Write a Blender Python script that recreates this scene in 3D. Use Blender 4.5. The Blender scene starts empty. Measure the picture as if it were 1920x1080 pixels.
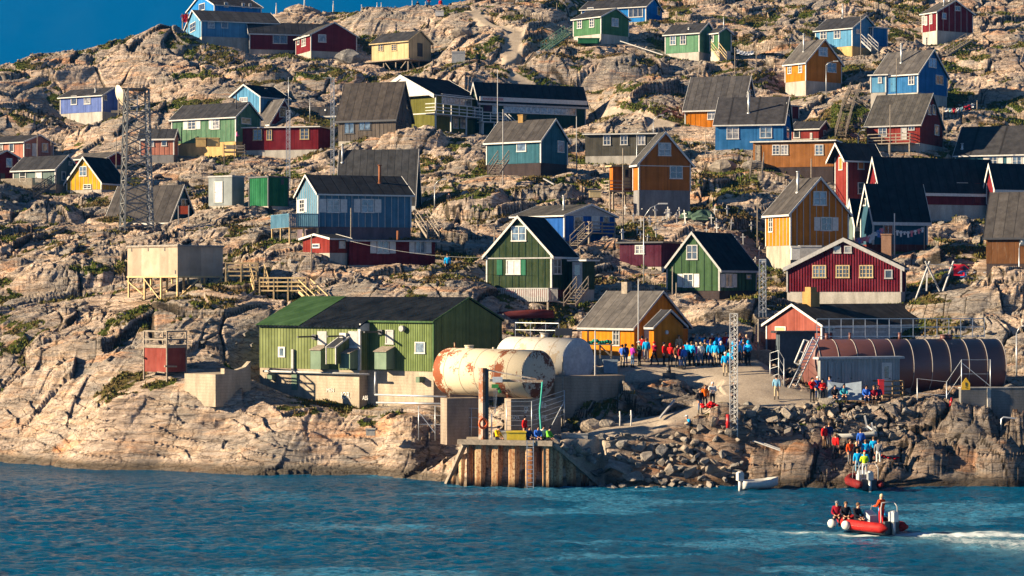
import bpy, bmesh, math, random
import numpy as np
from mathutils import Vector, Matrix
R = math.radians
sc = bpy.context.scene
COL = sc.collection
random.seed(7)
# ------------------------------------------------------------------ camera
F = 4200.0          # focal length in pixels of a 1920 wide picture
CH = 12.9           # eye height over the water
cd = bpy.data.cameras.new('camera'); cam = bpy.data.objects.new('camera', cd); COL.objects.link(cam)
cam.location = (0, 0, CH); cam.rotation_euler = (R(90), 0, 0)
cd.sensor_width = 36.0; cd.lens = 36.0 * F / 1920.0; cd.clip_end = 20000; cd.clip_start = 1
sc.camera = cam
# ------------------------------------------------------------------ sky, sun, exposure
SUN_EL = 20.0; SUN_A = 10.0       # degrees above the horizon; degrees in front of the pure left
w = bpy.data.worlds.new("World"); sc.world = w; w.use_nodes = True
nt = w.node_tree; nt.nodes.clear()
sky = nt.nodes.new('ShaderNodeTexSky'); sky.sky_type = 'NISHITA'; sky.sun_disc = False
sky.sun_elevation = R(SUN_EL); sky.sun_rotation = R(270 - SUN_A)
sky.air_density = 0.4; sky.dust_density = 0.0; sky.ozone_density = 4.0
bg = nt.nodes.new('ShaderNodeBackground'); bg.inputs['Strength'].default_value = 0.05
wo = nt.nodes.new('ShaderNodeOutputWorld')
nt.links.new(sky.outputs[0], bg.inputs[0]); nt.links.new(bg.outputs[0], wo.inputs[0])
sd = bpy.data.lights.new('sun', 'SUN'); sd.energy = 5.0; sd.angle = R(0.5); sd.color = (1.0, 0.82, 0.56)
so = bpy.data.objects.new('sun', sd); COL.objects.link(so)
sv = Vector((-math.cos(R(SUN_A)) * math.cos(R(SUN_EL)), -math.sin(R(SUN_A)) * math.cos(R(SUN_EL)), math.sin(R(SUN_EL))))
so.rotation_euler = sv.to_track_quat('Z', 'Y').to_euler()
so.location = (-200, -50, 120)
sc.view_settings.view_transform = 'Standard'; sc.view_settings.look = 'None'
sc.view_settings.exposure = 1.85; sc.view_settings.gamma = 1.0
sc.cycles.max_bounces = 5; sc.cycles.volume_bounces = 0
sc.cycles.diffuse_bounces = 1; sc.cycles.glossy_bounces = 2; sc.cycles.transparent_max_bounces = 6
# ------------------------------------------------------------------ geometry helpers
def P(px, py, Y):
    return Vector(((px - 960) / F * Y, Y, CH + (540 - py) * Y / F))
def tag(o, label=None, cat=None, group=None, kind=None):
    if label: o['label'] = label
    if cat: o['category'] = cat
    if group: o['group'] = group
    if kind: o['kind'] = kind
    return o
def empty(name, loc, rz=0, label=None, cat=None, group=None):
    o = bpy.data.objects.new(name, None); COL.objects.link(o)
    o.location = loc; o.rotation_euler = (0, 0, rz); o.empty_display_size = 0.3
    return tag(o, label, cat, group)
class MB:
    def __init__(s): s.v = []; s.f = []; s.m = []; s.sm = []
    def add(s, vs, fs, mi=0, smooth=False):
        b = len(s.v); s.v += [tuple(v) for v in vs]
        for f in fs: s.f.append([b + i for i in f]); s.m.append(mi); s.sm.append(smooth)
        return s
    def box(s, a, b, mi=0):
        x0, y0, z0 = a; x1, y1, z1 = b
        if x0 > x1: x0, x1 = x1, x0
        if y0 > y1: y0, y1 = y1, y0
        if z0 > z1: z0, z1 = z1, z0
        return s.add([(x0,y0,z0),(x1,y0,z0),(x1,y1,z0),(x0,y1,z0),(x0,y0,z1),(x1,y0,z1),(x1,y1,z1),(x0,y1,z1)],
              [(3,2,1,0),(4,5,6,7),(0,1,5,4),(1,2,6,5),(2,3,7,6),(3,0,4,7)], mi)
    def beam(s, p, q, w, h=None, mi=0):
        p = Vector(p); q = Vector(q); h = h or w; d = (q - p)
        if d.length < 1e-5: return s
        d.normalize(); up = Vector((0,0,1)) if abs(d.z) < 0.95 else Vector((1,0,0))
        a = d.cross(up).normalized() * (w/2); b = a.cross(d).normalized() * (h/2)
        vs = [p-a-b, p+a-b, p+a+b, p-a+b, q-a-b, q+a-b, q+a+b, q-a+b]
        return s.add(vs, [(0,1,2,3),(7,6,5,4),(0,4,5,1),(1,5,6,2),(2,6,7,3),(3,7,4,0)], mi)
    def tube(s, pts, r, n=8, mi=0, caps=True, smooth=True):
        pts = [Vector(p) for p in pts]; rs = r if isinstance(r, (list, tuple)) else [r]*len(pts)
        rings = []; b = len(s.v); a = None
        for i, p in enumerate(pts):
            d = (pts[min(i+1, len(pts)-1)] - pts[max(i-1, 0)]).normalized()
            if a is None:
                up = Vector((0,0,1)) if abs(d.z) < 0.9 else Vector((1,0,0))
                a = d.cross(up).normalized()
            a = (a - d * a.dot(d)).normalized(); c = d.cross(a)
            for k in range(n):
                t = 2*math.pi*k/n; s.v.append(tuple(p + (a*math.cos(t) + c*math.sin(t)) * rs[i]))
        for i in range(len(pts)-1):
            for k in range(n):
                k2 = (k+1) % n
                s.f.append([b+i*n+k, b+i*n+k2, b+(i+1)*n+k2, b+(i+1)*n+k]); s.m.append(mi); s.sm.append(smooth)
        if caps:
            s.f.append([b+k for k in range(n)][::-1]); s.m.append(mi); s.sm.append(False)
            e = b + (len(pts)-1)*n; s.f.append([e+k for k in range(n)]); s.m.append(mi); s.sm.append(False)
        return s
    def prism(s, poly, axis, lo, hi, mi=0):
        """poly in the two other axes, extruded along axis (0,1,2)"""
        def mk(u, v, t):
            return [(t,u,v),(u,t,v),(u,v,t)][axis]
        n = len(poly); b = [mk(u,v,lo) for u,v in poly] + [mk(u,v,hi) for u,v in poly]
        fs = [tuple(range(n)), tuple(range(2*n-1, n-1, -1))] + [(i, n+i, n+(i+1)%n, (i+1)%n) for i in range(n)]
        return s.add(b, fs, mi)
    def disc_ball(s, c, rx, ry, rz, nu=12, nv=8, mi=0):
        vs = []; fs = []
        for j in range(nv+1):
            t = math.pi*j/nv
            for i in range(nu):
                p = 2*math.pi*i/nu
                vs.append((c[0]+rx*math.sin(t)*math.cos(p), c[1]+ry*math.sin(t)*math.sin(p), c[2]+rz*math.cos(t)))
        for j in range(nv):
            for i in range(nu):
                i2 = (i+1) % nu; fs.append((j*nu+i, (j+1)*nu+i, (j+1)*nu+i2, j*nu+i2))
        return s.add(vs, fs, mi, True)
    def build(s, name, mats, parent=None, off=None, fix=True):
        me = bpy.data.meshes.new(name)
        vs = s.v if off is None else [(x-off[0], y-off[1], z-off[2]) for x,y,z in s.v]
        me.from_pydata(vs, [], s.f)
        if not isinstance(mats, (list, tuple)): mats = [mats]
        for m in mats: me.materials.append(m)
        me.polygons.foreach_set('material_index', s.m); me.polygons.foreach_set('use_smooth', s.sm)
        if fix:
            bm = bmesh.new(); bm.from_mesh(me); bmesh.ops.recalc_face_normals(bm, faces=bm.faces); bm.to_mesh(me); bm.free()
        me.update()
        o = bpy.data.objects.new(name, me); COL.objects.link(o)
        if parent: o.parent = parent
        return o
def copy_tree(o, parent=None):
    kids = [c for c in o.children]
    c = o.copy(); COL.objects.link(c); c.parent = parent
    for ch in kids: copy_tree(ch, c)
    return c
# ------------------------------------------------------------------ materials
_mats = {}
def inp(n, **kw):
    for k, v in kw.items(): n.inputs[k.replace('_', ' ')].default_value = v
    return n
def base_mat(name, rough=0.7, metal=0.0):
    m = bpy.data.materials.new(name); m.use_nodes = True; t = m.node_tree
    b = t.nodes['Principled BSDF']; b.inputs['Roughness'].default_value = rough; b.inputs['Metallic'].default_value = metal
    if rough > .55: b.inputs['Specular IOR Level'].default_value = 0.0 if rough > .72 else 0.1
    return m, t, b
def c4(c, k=1.0): return (c[0]*k, c[1]*k, c[2]*k, 1)
def noise(t, scale, detail=3, rough=0.55, co=None, dist=0.0):
    n = t.nodes.new('ShaderNodeTexNoise'); inp(n, Scale=scale, Detail=detail, Roughness=rough, Distortion=dist)
    if co is not None: t.links.new(co, n.inputs['Vector'])
    return n.outputs['Fac']
def ramp(t, fac, stops, interp='LINEAR'):
    r = t.nodes.new('ShaderNodeValToRGB'); r.color_ramp.interpolation = interp
    e = r.color_ramp.elements
    while len(e) < len(stops): e.new(0.5)
    for i, (p, c) in enumerate(stops):
        e[i].position = p; e[i].color = c if len(c) == 4 else (*c, 1)
    t.links.new(fac, r.inputs[0]); return r.outputs[0]
def mixc(t, fac, a, b, mode='MIX'):
    m = t.nodes.new('ShaderNodeMix'); m.data_type = 'RGBA'; m.blend_type = mode
    for s, v in ((m.inputs[0], fac), (m.inputs[6], a), (m.inputs[7], b)):
        if hasattr(v, 'is_linked'): t.links.new(v, s)
        else: s.default_value = v
    return m.outputs[2]
def math_(t, op, a, b=None, clamp=False):
    m = t.nodes.new('ShaderNodeMath'); m.operation = op; m.use_clamp = clamp
    for i, v in enumerate((a, b)):
        if v is None: continue
        if hasattr(v, 'is_linked'): t.links.new(v, m.inputs[i])
        else: m.inputs[i].default_value = v
    return m.outputs[0]
def bump(t, b, h, strength=0.4, dist=0.05):
    n = t.nodes.new('ShaderNodeBump'); n.inputs['Strength'].default_value = strength; n.inputs['Distance'].default_value = dist
    t.links.new(h, n.inputs['Height']); t.links.new(n.outputs[0], b.inputs['Normal']); return n
def objco(t):
    return t.nodes.new('ShaderNodeTexCoord').outputs['Object']
def sep_sum(t, co, z=False):
    s = t.nodes.new('ShaderNodeSeparateXYZ'); t.links.new(co, s.inputs[0])
    return (math_(t, 'ADD', s.outputs[0], s.outputs[1]), s.outputs[2])
def paint(rgb, board=0.16, worn=0.35, rough=0.75, horizontal=False, under=(0.30,0.25,0.2), corr=False, key=None):
    """painted or bare timber boarding, weathered in patches"""
    k = ('paint', rgb, board, worn, horizontal, corr)
    if k in _mats: return _mats[k]
    rgb = tuple(x*.72 for x in rgb); under = tuple(x*.8 for x in under)
    m, t, b = base_mat('painted_boards', rough)
    co = objco(t); sxy, sz = sep_sum(t, co)
    ax = sz if horizontal else sxy
    fr = math_(t, 'MODULO', math_(t, 'ADD', math_(t, 'MULTIPLY', ax, 1.0/board), 400.0), 1.0)
    cell = math_(t, 'FLOOR', math_(t, 'MULTIPLY', ax, 1.0/board))
    wn = t.nodes.new('ShaderNodeTexWhiteNoise'); wn.noise_dimensions = '1D'; t.links.new(cell, wn.inputs['W'])
    # per board tint
    tint = ramp(t, wn.outputs['Value'], [(0, (0.80,0.80,0.80)), (1, (1.14,1.12,1.10))])
    mp = t.nodes.new('ShaderNodeMapping'); mp.inputs['Scale'].default_value = (1,1,0.16) if not horizontal else (0.2,0.2,1.5)
    t.links.new(co, mp.inputs[0])
    n1 = noise(t, 5.0, 5, 0.65, mp.outputs[0]); n2 = noise(t, 0.9, 4, 0.6, co)
    c = mixc(t, ramp(t, n2, [(0.3,(0,0,0)),(0.7,(1,1,1))]), c4(rgb, 0.82), c4([min(1,x*1.15+0.01) for x in rgb]))
    c = mixc(t, 1.0, c, tint, 'MULTIPLY')
    if worn > 0:
        wf = ramp(t, n1, [(0.62-worn*0.22,(0,0,0)),(0.72,(1,1,1))])
        wf2 = math_(t, 'MULTIPLY', wf, worn)
        c = mixc(t, wf2, c, (*under, 1))
    t.links.new(c, b.inputs['Base Color'])
    if corr: h = math_(t, 'SINE', math_(t, 'MULTIPLY', ax, 2*math.pi/board))
    else: h = math_(t, 'SMOOTH_MIN', math_(t, 'MULTIPLY', math_(t, 'PINGPONG', fr, 0.5), 12.0), 1.0)
    h = math_(t, 'ADD', h, math_(t, 'MULTIPLY', n1, 0.4))
    bump(t, b, h, 0.7 if corr else 0.45, 0.03)
    _mats[k] = m; return m
def felt(rgb=(0.045,0.045,0.05), seam=1.0, rough=0.85, along='x', strength=0.5, patch=0.6):
    """roofing felt or sheet with seams running down the slope and patched courses"""
    k = ('felt', rgb, seam, along, patch)
    if k in _mats: return _mats[k]
    rgb = tuple(x*.78 for x in rgb)
    m, t, b = base_mat('roofing_felt', rough)
    co = objco(t); s = t.nodes.new('ShaderNodeSeparateXYZ'); t.links.new(co, s.inputs[0])
    ax = s.outputs[0] if along == 'x' else s.outputs[1]
    q = math_(t, 'ADD', math_(t, 'MULTIPLY', ax, 1.0/seam), 100.0)
    fr = math_(t, 'MODULO', q, 1.0); cell = math_(t, 'FLOOR', q)
    wn = t.nodes.new('ShaderNodeTexWhiteNoise'); wn.noise_dimensions = '1D'; t.links.new(cell, wn.inputs['W'])
    tint = ramp(t, wn.outputs['Value'], [(0, (0.72,0.72,0.74)), (1, (1.25,1.22,1.18))])
    n1 = noise(t, 1.3, 6, 0.7, co); n2 = noise(t, 14.0, 3, 0.6, co)
    c = mixc(t, ramp(t, n1, [(0.35,(0,0,0)),(0.7,(1,1,1))]), c4(rgb, 0.7), c4(rgb, 1.45))
    c = mixc(t, patch, c, tint, 'MULTIPLY')
    sm = ramp(t, math_(t, 'PINGPONG', fr, 0.5), [(0.0,(0,0,0)),(0.06,(1,1,1))])
    c = mixc(t, sm, c4(rgb, 0.45), c)
    t.links.new(c, b.inputs['Base Color'])
    h = math_(t, 'ADD', math_(t, 'MULTIPLY', sm, 1.0), math_(t, 'MULTIPLY', n2, 0.5))
    bump(t, b, h, strength, 0.03)
    _mats[k] = m; return m
def plain(name, rgb, rough=0.6, metal=0.0, var=0.25, scale=3.0, bmp=0.15):
    k = (name, rgb)
    if k in _mats: return _mats[k]
    m, t, b = base_mat(name, rough, metal); co = objco(t)
    n = noise(t, scale, 5, 0.65, co)
    c = mixc(t, ramp(t, n, [(0.3,(0,0,0)),(0.7,(1,1,1))]), c4(rgb, 1-var), c4([min(1, x*(1+var*0.6)) for x in rgb]))
    t.links.new(c, b.inputs['Base Color'])
    if bmp: bump(t, b, noise(t, scale*6, 3, 0.6, co), bmp, 0.02)
    _mats[k] = m; return m
def concrete(rgb=(0.34,0.31,0.27), streak=0.5, board=0.0):
    k = ('concrete', rgb, board)
    if k in _mats: return _mats[k]
    m, t, b = base_mat('concrete', 0.9); co = objco(t)
    mp = t.nodes.new('ShaderNodeMapping'); mp.inputs['Scale'].default_value = (1,1,0.25); t.links.new(co, mp.inputs[0])
    n1 = noise(t, 1.1, 6, 0.65, mp.outputs[0]); n2 = noise(t, 9, 4, 0.6, co)
    c = ramp(t, n1, [(0.28, c4(rgb,0.55)), (0.5, c4(rgb,0.95)), (0.72, c4(rgb,1.25))])
    c = mixc(t, 0.5, c, ramp(t, n2, [(0.3,(0.7,0.69,0.66)),(0.65,(1.1,1.08,1.05))]), 'MULTIPLY')
    h = n2
    if board:
        _, sz = sep_sum(t, co)
        fr = math_(t, 'PINGPONG', math_(t, 'MULTIPLY', sz, 1.0/board), 0.5)
        ln = ramp(t, fr, [(0.0,(0.72,0.7,0.68)),(0.07,(1,1,1))]); c = mixc(t, 1.0, c, ln, 'MULTIPLY')
        h = math_(t, 'ADD', n2, math_(t, 'MULTIPLY', ln, 1.0))
    t.links.new(c, b.inputs['Base Color']); bump(t, b, h, 0.4, 0.03)
    _mats[k] = m; return m
def glassm(tint=(0.03,0.035,0.04), name='window_glass'):
    k = ('glass', tint)
    if k in _mats: return _mats[k]
    m, t, b = base_mat(name, 0.12); co = objco(t)
    n = noise(t, 2.3, 2, 0.5, co)
    t.links.new(ramp(t, n, [(0.4, c4(tint,0.6)), (0.6, c4(tint,1.6))]), b.inputs['Base Color'])
    b.inputs['Specular IOR Level'].default_value = 0.9
    _mats[k] = m; return m
WHITE = plain('white_paint', (0.50,0.48,0.45), 0.6, var=0.22, scale=4)
GREYW = plain('greyed_white_paint', (0.34,0.33,0.32), 0.7, var=0.25, scale=4)
GALV = plain('galvanised_steel', (0.42,0.43,0.44), 0.45, 0.6, var=0.2)
DARKM = plain('dark_metal', (0.035,0.035,0.04), 0.5, 0.3)
WOOD = paint((0.36,0.24,0.13), 0.14, 0.3)
GREYWOOD = plain('weathered_timber', (0.24,0.20,0.16), 0.85, var=0.4, scale=5, bmp=0.4)
NEWWOOD = plain('fresh_timber', (0.50,0.36,0.19), 0.75, var=0.3, scale=5, bmp=0.3)
CONC = concrete()
GL = glassm(); GL2 = glassm((0.16,0.15,0.14)); GL3 = glassm((0.07,0.10,0.13))
TERR = []            # (x, Y, z) anchors the ground passes through
PADS = []            # (x, Y, radius) where the rock is kept calmer
class Hs:
    def X(s, px): return (px - 960) / F
    def face(s, f, px, py=None, off=0.0):
        """pixel -> (t, z) on a face plane (off = metres in front of it)"""
        th = s.th; ct, st = math.cos(th), math.sin(th)
        if f == 'R': ox, oy = s.C.x + st*off, s.C.y - ct*off; dx, dy = ct, st
        else: ox, oy = s.C.x - ct*off, s.C.y - st*off; dx, dy = -st, ct
        X = s.X(px); t = (X*oy - ox) / (dx - X*dy)
        if py is None: return t
        return t, CH + (540 - py) * (oy + t*dy) / F - s.C.z
    def depth(s, f, t): return s.C.y + t * (math.sin(s.th) if f == 'R' else math.cos(s.th))
    def loc(s, x, y, z=0):   # local -> world
        ct, st = math.cos(s.th), math.sin(s.th)
        return Vector((s.C.x + x*ct - y*st, s.C.y + x*st + y*ct, s.C.z + z))
    def inv(s, p):
        ct, st = math.cos(s.th), math.sin(s.th); dx, dy = p[0]-s.C.x, p[1]-s.C.y
        return (dx*ct + dy*st, -dx*st + dy*ct, p[2]-s.C.z)
    def wbuild(s, mb, name, mats):
        mb.v = [s.inv(v) for v in mb.v]
        return mb.build(name, mats, s.root)
def fbox(mb, f, t0, t1, z0, z1, o0, o1, mi=0):
    if f == 'R': mb.box((t0, -o1, z0), (t1, -o0, z1), mi)
    elif f == 'L': mb.box((-o1, t0, z0), (-o0, t1, z1), mi)
def window(h, f, px, py, w, ht, kind='w4', trim=None, shut=None, pane=None, label=None):
    sp = F / h.depth(f, h.face(f, px)); cosf = math.cos(h.th) if f == 'R' else math.sin(h.th)
    t0 = h.face(f, px - w/2); t1 = h.face(f, px + w/2)
    if t0 > t1: t0, t1 = t1, t0
    z1 = h.face(f, px, py - ht/2)[1]; z0 = h.face(f, px, py + ht/2)[1]
    trim = trim or WHITE; fw = 0.085
    m = MB()
    fbox(m, f, t0, t1, z1-fw, z1, 0, 0.07); fbox(m, f, t0-0.03, t1+0.03, z0-0.02, z0+fw, 0, 0.09)
    fbox(m, f, t0, t0+fw, z0+fw, z1-fw, 0, 0.07); fbox(m, f, t1-fw, t1, z0+fw, z1-fw, 0, 0.07)
    cols, rows = {'w4': (2,2), 'w6': (2,3), 'w2': (2,1), 'w1': (1,1), 'v2': (1,2), 'w8': (4,2), 'w3': (3,1), 'w66': (4,3), 'w5': (5,1), 'band': (12,1)}[kind]
    if kind == 'band': cols = max(2, int((t1-t0)/1.0))
    for i in range(1, cols):
        c = t0 + (t1-t0)*i/cols; ww = 0.05 if (cols > 2 and i*2 != cols) or cols == 2 and False else 0.075
        if cols == 2: ww = 0.07
        fbox(m, f, c-ww/2, c+ww/2, z0+fw, z1-fw, 0, 0.06)
    for i in range(1, rows):
        c = z0 + (z1-z0)*i/rows
        fbox(m, f, t0+fw, t1-fw, c-0.022, c+0.022, 0, 0.05)
    fr = m.build('window', trim, h.root)
    if label: fr['label'] = label
    g = MB(); fbox(g, f, t0+fw, t1-fw, z0+fw, z1-fw, 0, 0.03)
    g.build('pane', pane or random.choice([GL, GL, GL, GL3, GL2]), fr)
    if shut:
        smat = shut if shut is not True else WHITE
        sw = min((t1-t0)*0.52, 0.75)
        for a, b in ((t0-0.06-sw, t0-0.06), (t1+0.06, t1+0.06+sw)):
            k = MB(); fbox(k, f, a, b, z0+0.02, z1-0.02, 0.01, 0.05)
            fbox(k, f, a+0.06, b-0.06, z0+0.12, z0+0.2, 0.05, 0.065); fbox(k, f, a+0.06, b-0.06, z1-0.2, z1-0.12, 0.05, 0.065)
            k.build('shutter', smat, h.root)
    return fr
def door(h, f, px, y0, y1, w, mat=None, glass=False, label=None):
    t0 = h.face(f, px - w/2); t1 = h.face(f, px + w/2)
    if t0 > t1: t0, t1 = t1, t0
    z1 = h.face(f, px, y0)[1]; z0 = h.face(f, px, y1)[1]; m = MB(); mat = mat or WHITE
    fbox(m, f, t0, t1, z0, z1, 0, 0.05); fbox(m, f, t0, t0+.07, z0, z1, .05, .08); fbox(m, f, t1-.07, t1, z0, z1, .05, .08)
    fbox(m, f, t0+.07, t1-.07, z1-.07, z1, .05, .08)
    d = m.build('door', mat, h.root)
    if label: d['label'] = label
    k = MB(); fbox(k, f, t1-.2, t1-.1, (z0+z1)/2-.05, (z0+z1)/2, .05, .11); k.build('handle', DARKM, d)
    if glass:
        k = MB(); fbox(k, f, t0+.2, t1-.2, z0+(z1-z0)*.5, z1-.25, .05, .062); k.build('pane', GL, d)
    return d
def house(label, xL, xC, xR, bC, yw, ye, ya, th, Y, wall, roof, g='R', bL=None, bR=None, feats=(), trim=None, found=None,
          over=0.28, batten=None, bmat=None, corner=True, name='house', cat='house', group=None, chim=(), terr=True, tr=0.10, barge=0.17, open_under=False, ov2=None, wallR=None):
    h = Hs(); h.th = R(th); h.C = P(xC, bC, Y); trim = trim or WHITE; found = found or CONC
    h.root = empty(name, h.C, h.th, label, cat, group)
    Ll = h.face('L', xL); Lr = h.face('R', xR); h.Ll, h.Lr = Ll, Lr
    zw = CH + (540-yw)*Y/F - h.C.z; ze = CH + (540-ye)*Y/F - h.C.z; h.zw, h.ze = zw, ze
    if g == 'R': za = h.face('R', h.X and (960 + F*(h.C.x+Lr/2*math.cos(h.th))/(Y+Lr/2*math.sin(h.th))), ya)[1]
    elif g == 'L': za = h.face('L', 960 + F*(h.C.x-Ll/2*math.sin(h.th))/(Y+Ll/2*math.cos(h.th)), ya)[1]
    else: za = ze + 0.25
    h.za = za; h.g = g
    # foundation
    if not open_under and zw > 0.05:
        m = MB(); m.box((0.03, 0.03, -2.5), (Lr-0.03, Ll-0.03, zw)); m.build('foundation', found, h.root)
    # walls
    m = MB()
    if g == 'R':
        m.prism([(0,zw),(Lr,zw),(Lr,ze),(Lr/2,za),(0,ze)], 1, 0, Ll)
    elif g == 'L':
        m.prism([(0,zw),(Ll,zw),(Ll,ze),(Ll/2,za),(0,ze)], 0, 0, Lr)
    else: m.box((0,0,zw), (Lr, Ll, ze))
    def top(f, t):
        W = Lr if f == 'R' else Ll
        if f == g: return ze + (za-ze)*(1-abs(t-W/2)/(W/2))
        return ze
    if batten:
        for f, W in (('R', Lr), ('L', Ll)):
            n = max(2, int(W/batten))
            for i in range(1, n):
                t = W*i/n; fbox(m, f, t-.03, t+.03, zw, top(f, t)-0.02, 0, .025, 1)
    wl = m.build('wall', [wall, bmat or wall], h.root)
    if corner:
        c = 0.05; m = MB(); m.prism([(-c,-c),(.09,-c),(.09,0.0),(0.0,0.0),(0.0,.09),(-c,.09)], 2, zw-.02, ze); m.build('corner_board', trim, h.root)
        for f_, W_ in (('R', Lr), ('L', Ll)): m = MB(); fbox(m, f_, W_-.1, W_+.02, zw-.02, ze-.02, 0, c); m.build('corner_board', trim, h.root)
    # roof
    k = 0; o = over; gv = 0.22 if ov2 is None else ov2
    if g in 'RL':
        W, L = (Lr, Ll) if g == 'R' else (Ll, Lr); ax = 1 if g == 'R' else 0
        k = (za-ze)/(W/2); e = 0.012; q = tr*math.sqrt(1+k*k)
        zo = ze - o*k + e
        m = MB(); m.prism([(-o,zo),(W/2,za+e),(W+o,zo),(W+o,zo+q),(W/2,za+e+q),(-o,zo+q)], ax, -gv, L+gv)
        rf = m.build('roof', roof, h.root)
        m = MB(); bb = barge*math.sqrt(1+k*k)
        for lo, hi in ((-gv-.04, -gv-.004), (L+gv+.004, L+gv+.04)):
            m.prism([(-o-.02,zo+q-bb+.03),(W/2,za+e+q-bb+.03),(W+o+.02,zo+q-bb+.03),(W+o+.02,zo+q+.03),(W/2,za+e+q+.03),(-o-.02,zo+q+.03)], ax, lo, hi)
        for a, b in ((-o-.045,-o-.004), (W+o+.004, W+o+.045)):
            if g == 'R': m.box((a,-gv,zo-.03), (b,L+gv,zo+q-.012))
            else: m.box((-gv,a,zo-.03), (L+gv,b,zo+q-.012))
        m.build('bargeboard', trim, h.root)
    else:
        m = MB(); m.box((-o,-o,ze+.008), (Lr+o,Ll+o,ze+tr+.03)); rf = m.build('roof', roof, h.root)
        m = MB(); z0, z1 = ze-.03, ze+tr+.0
        m.box((-o-.03,-o-.035,z0),(Lr+o+.03,-o-.004,z1)); m.box((-o-.035,-o-.004,z0),(-o-.004,Ll+o,z1)); m.box((Lr+o+.004,-o-.004,z0),(Lr+o+.035,Ll+o,z1))
        m.build('fascia', trim, h.root)
    h.roof = rf; h.k = k
    for c in chim:                                  # (px, ytop, width_m, mat, across 0..1, kind)
        px, yt, wm, cm, ac = c[:5]
        if g == 'R': lx = Lr*ac; 
        else: ly = Ll*ac
        ct, st = math.cos(h.th), math.sin(h.th); X = h.X(px)
        if g == 'R':
            ox, oy = h.C.x+lx*ct, h.C.y+lx*st; t = (X*oy-ox)/(-st-X*ct); x, y = lx, t; dep = oy+t*ct
        else:
            ox, oy = h.C.x-ly*st, h.C.y+ly*ct; t = (X*oy-ox)/(ct-X*st); x, y = t, ly; dep = oy+t*st
        zt = CH+(540-yt)*dep/F-h.C.z; fr = ac; zb = ze+(za-ze)*(1-abs(fr-.5)*2)-.1 if g in 'RL' else ze
        m = MB()
        if wm > 0.3:
            m.box((x-wm/2,y-wm/2,zb-.2),(x+wm/2,y+wm/2,zt)); m.box((x-wm/2-.05,y-wm/2-.05,zt),(x+wm/2+.05,y+wm/2+.05,zt+.1))
        else:
            m.tube([(x,y,zb-.1),(x,y,zt)], wm/2, 10); m.tube([(x,y,zt+.02),(x,y,zt+.09)], wm*.75, 10); m.tube([(x,y,zb+.0),(x,y,zb+.22)], wm*.9, 10)
        m.build('chimney', cm, rf)
    for ft in feats:
        f, kd = ft[0], ft[1]
        if kd == 'd': door(h, f, ft[2], ft[3], ft[4], ft[5], *(ft[6:7] or [None]), **(ft[7] if len(ft) > 7 else {}))
        else: window(h, f, ft[2], ft[3], ft[4], ft[5], kd, **(ft[6] if len(ft) > 6 else {'trim': trim}))
    if terr:
        TERR.append(tuple(h.C))
        if bL is not None: p = P(xL, bL, h.depth('L', Ll)); TERR.append(tuple(p))
        if bR is not None: p = P(xR, bR, h.depth('R', Lr)); TERR.append(tuple(p))
        ctr = h.loc(Lr/2, Ll/2); PADS.append((ctr.x, ctr.y, max(Lr, Ll)*0.62+1.0, h.th, Lr, Ll, h.C.x, h.C.y))
    return h
def stilts(h, posts, zt, mat, braces=(), r=0.14, zb=-2.6, name='stilt'):
    for x, y in posts:
        m = MB(); m.box((x-r/2,y-r/2,zb),(x+r/2,y+r/2,zt)); m.build(name, mat, h.root)
    for a, b in braces:
        m = MB(); m.beam(a, b, r*.7); m.build('brace', mat, h.root)
def deck(h, f, px0, px1, yf, depth, rail=1.0, slat='h', mat=None, floor=True, legs=True, zb=-2.6, n=None, rmat=None, ends=(True,True), base_off=0.0):
    """timber deck standing out from a face between two pixels, floor at pixel row yf on its front edge"""
    mat = mat or GREYWOOD; rmat = rmat or mat
    off = base_off + depth
    t0, t1 = h.face(f, px0, off=off), h.face(f, px1, off=off)
    z = h.face(f, (px0+px1)/2, yf, off=off)[1]
    if t0 > t1: t0, t1 = t1, t0
    m = MB(); fbox(m, f, t0, t1, z-.12, z, base_off+.01, off); dk = m.build('deck', mat, h.root)
    m = MB(); n = n or max(2, int((t1-t0)/1.3)+1)
    def pt(t, o, zz): return (t, -o, zz) if f == 'R' else (-o, t, zz)
    for i in range(n):
        t = t0 + (t1-t0)*i/(n-1); fbox(m, f, t-.045, t+.045, z, z+rail, off-.09, off)
    fbox(m, f, t0, t1, z+rail-.04, z+rail+.04, off-.1, off+.02)
    if slat == 'h':
        for q in (.3, .62): fbox(m, f, t0, t1, z+rail*q-.05, z+rail*q+.05, off, off+.03)
        for t, e in ((t0, ends[0]), (t1, ends[1])):
            if e:
                for q in (.3, .62, 1.0): fbox(m, f, t-.03, t+.03, z+rail*q-.05, z+rail*q+.045, base_off+.02, off-.1)
    elif slat == 'v':
        c = int((t1-t0)/.17)
        for i in range(c):
            t = t0+(t1-t0)*(i+.5)/c; fbox(m, f, t-.055, t+.055, z-.1, z+rail-.05, off, off+.03)
        for t, e in ((t0, ends[0]), (t1, ends[1])):
            if e:
                c = max(2, int(depth/.17))
                for i in range(c):
                    q = base_off+depth*(i+.5)/c; fbox(m, f, t-.03, t+.0, z-.1, z+rail-.05, q-.055, q+.055)
                fbox(m, f, t-.04, t+.04, z+rail-.04, z+rail+.04, base_off+.02, off-.1)
    m.build('railing', rmat, dk)
    if legs:
        for i in range(max(2, n//2+1)):
            t = t0+.1+(t1-t0-.2)*i/(max(2, n//2+1)-1); m = MB(); fbox(m, f, t-.07, t+.07, zb, z-.12, off-.2, off-.06); m.build('stilt', mat, h.root)
    return dk
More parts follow.
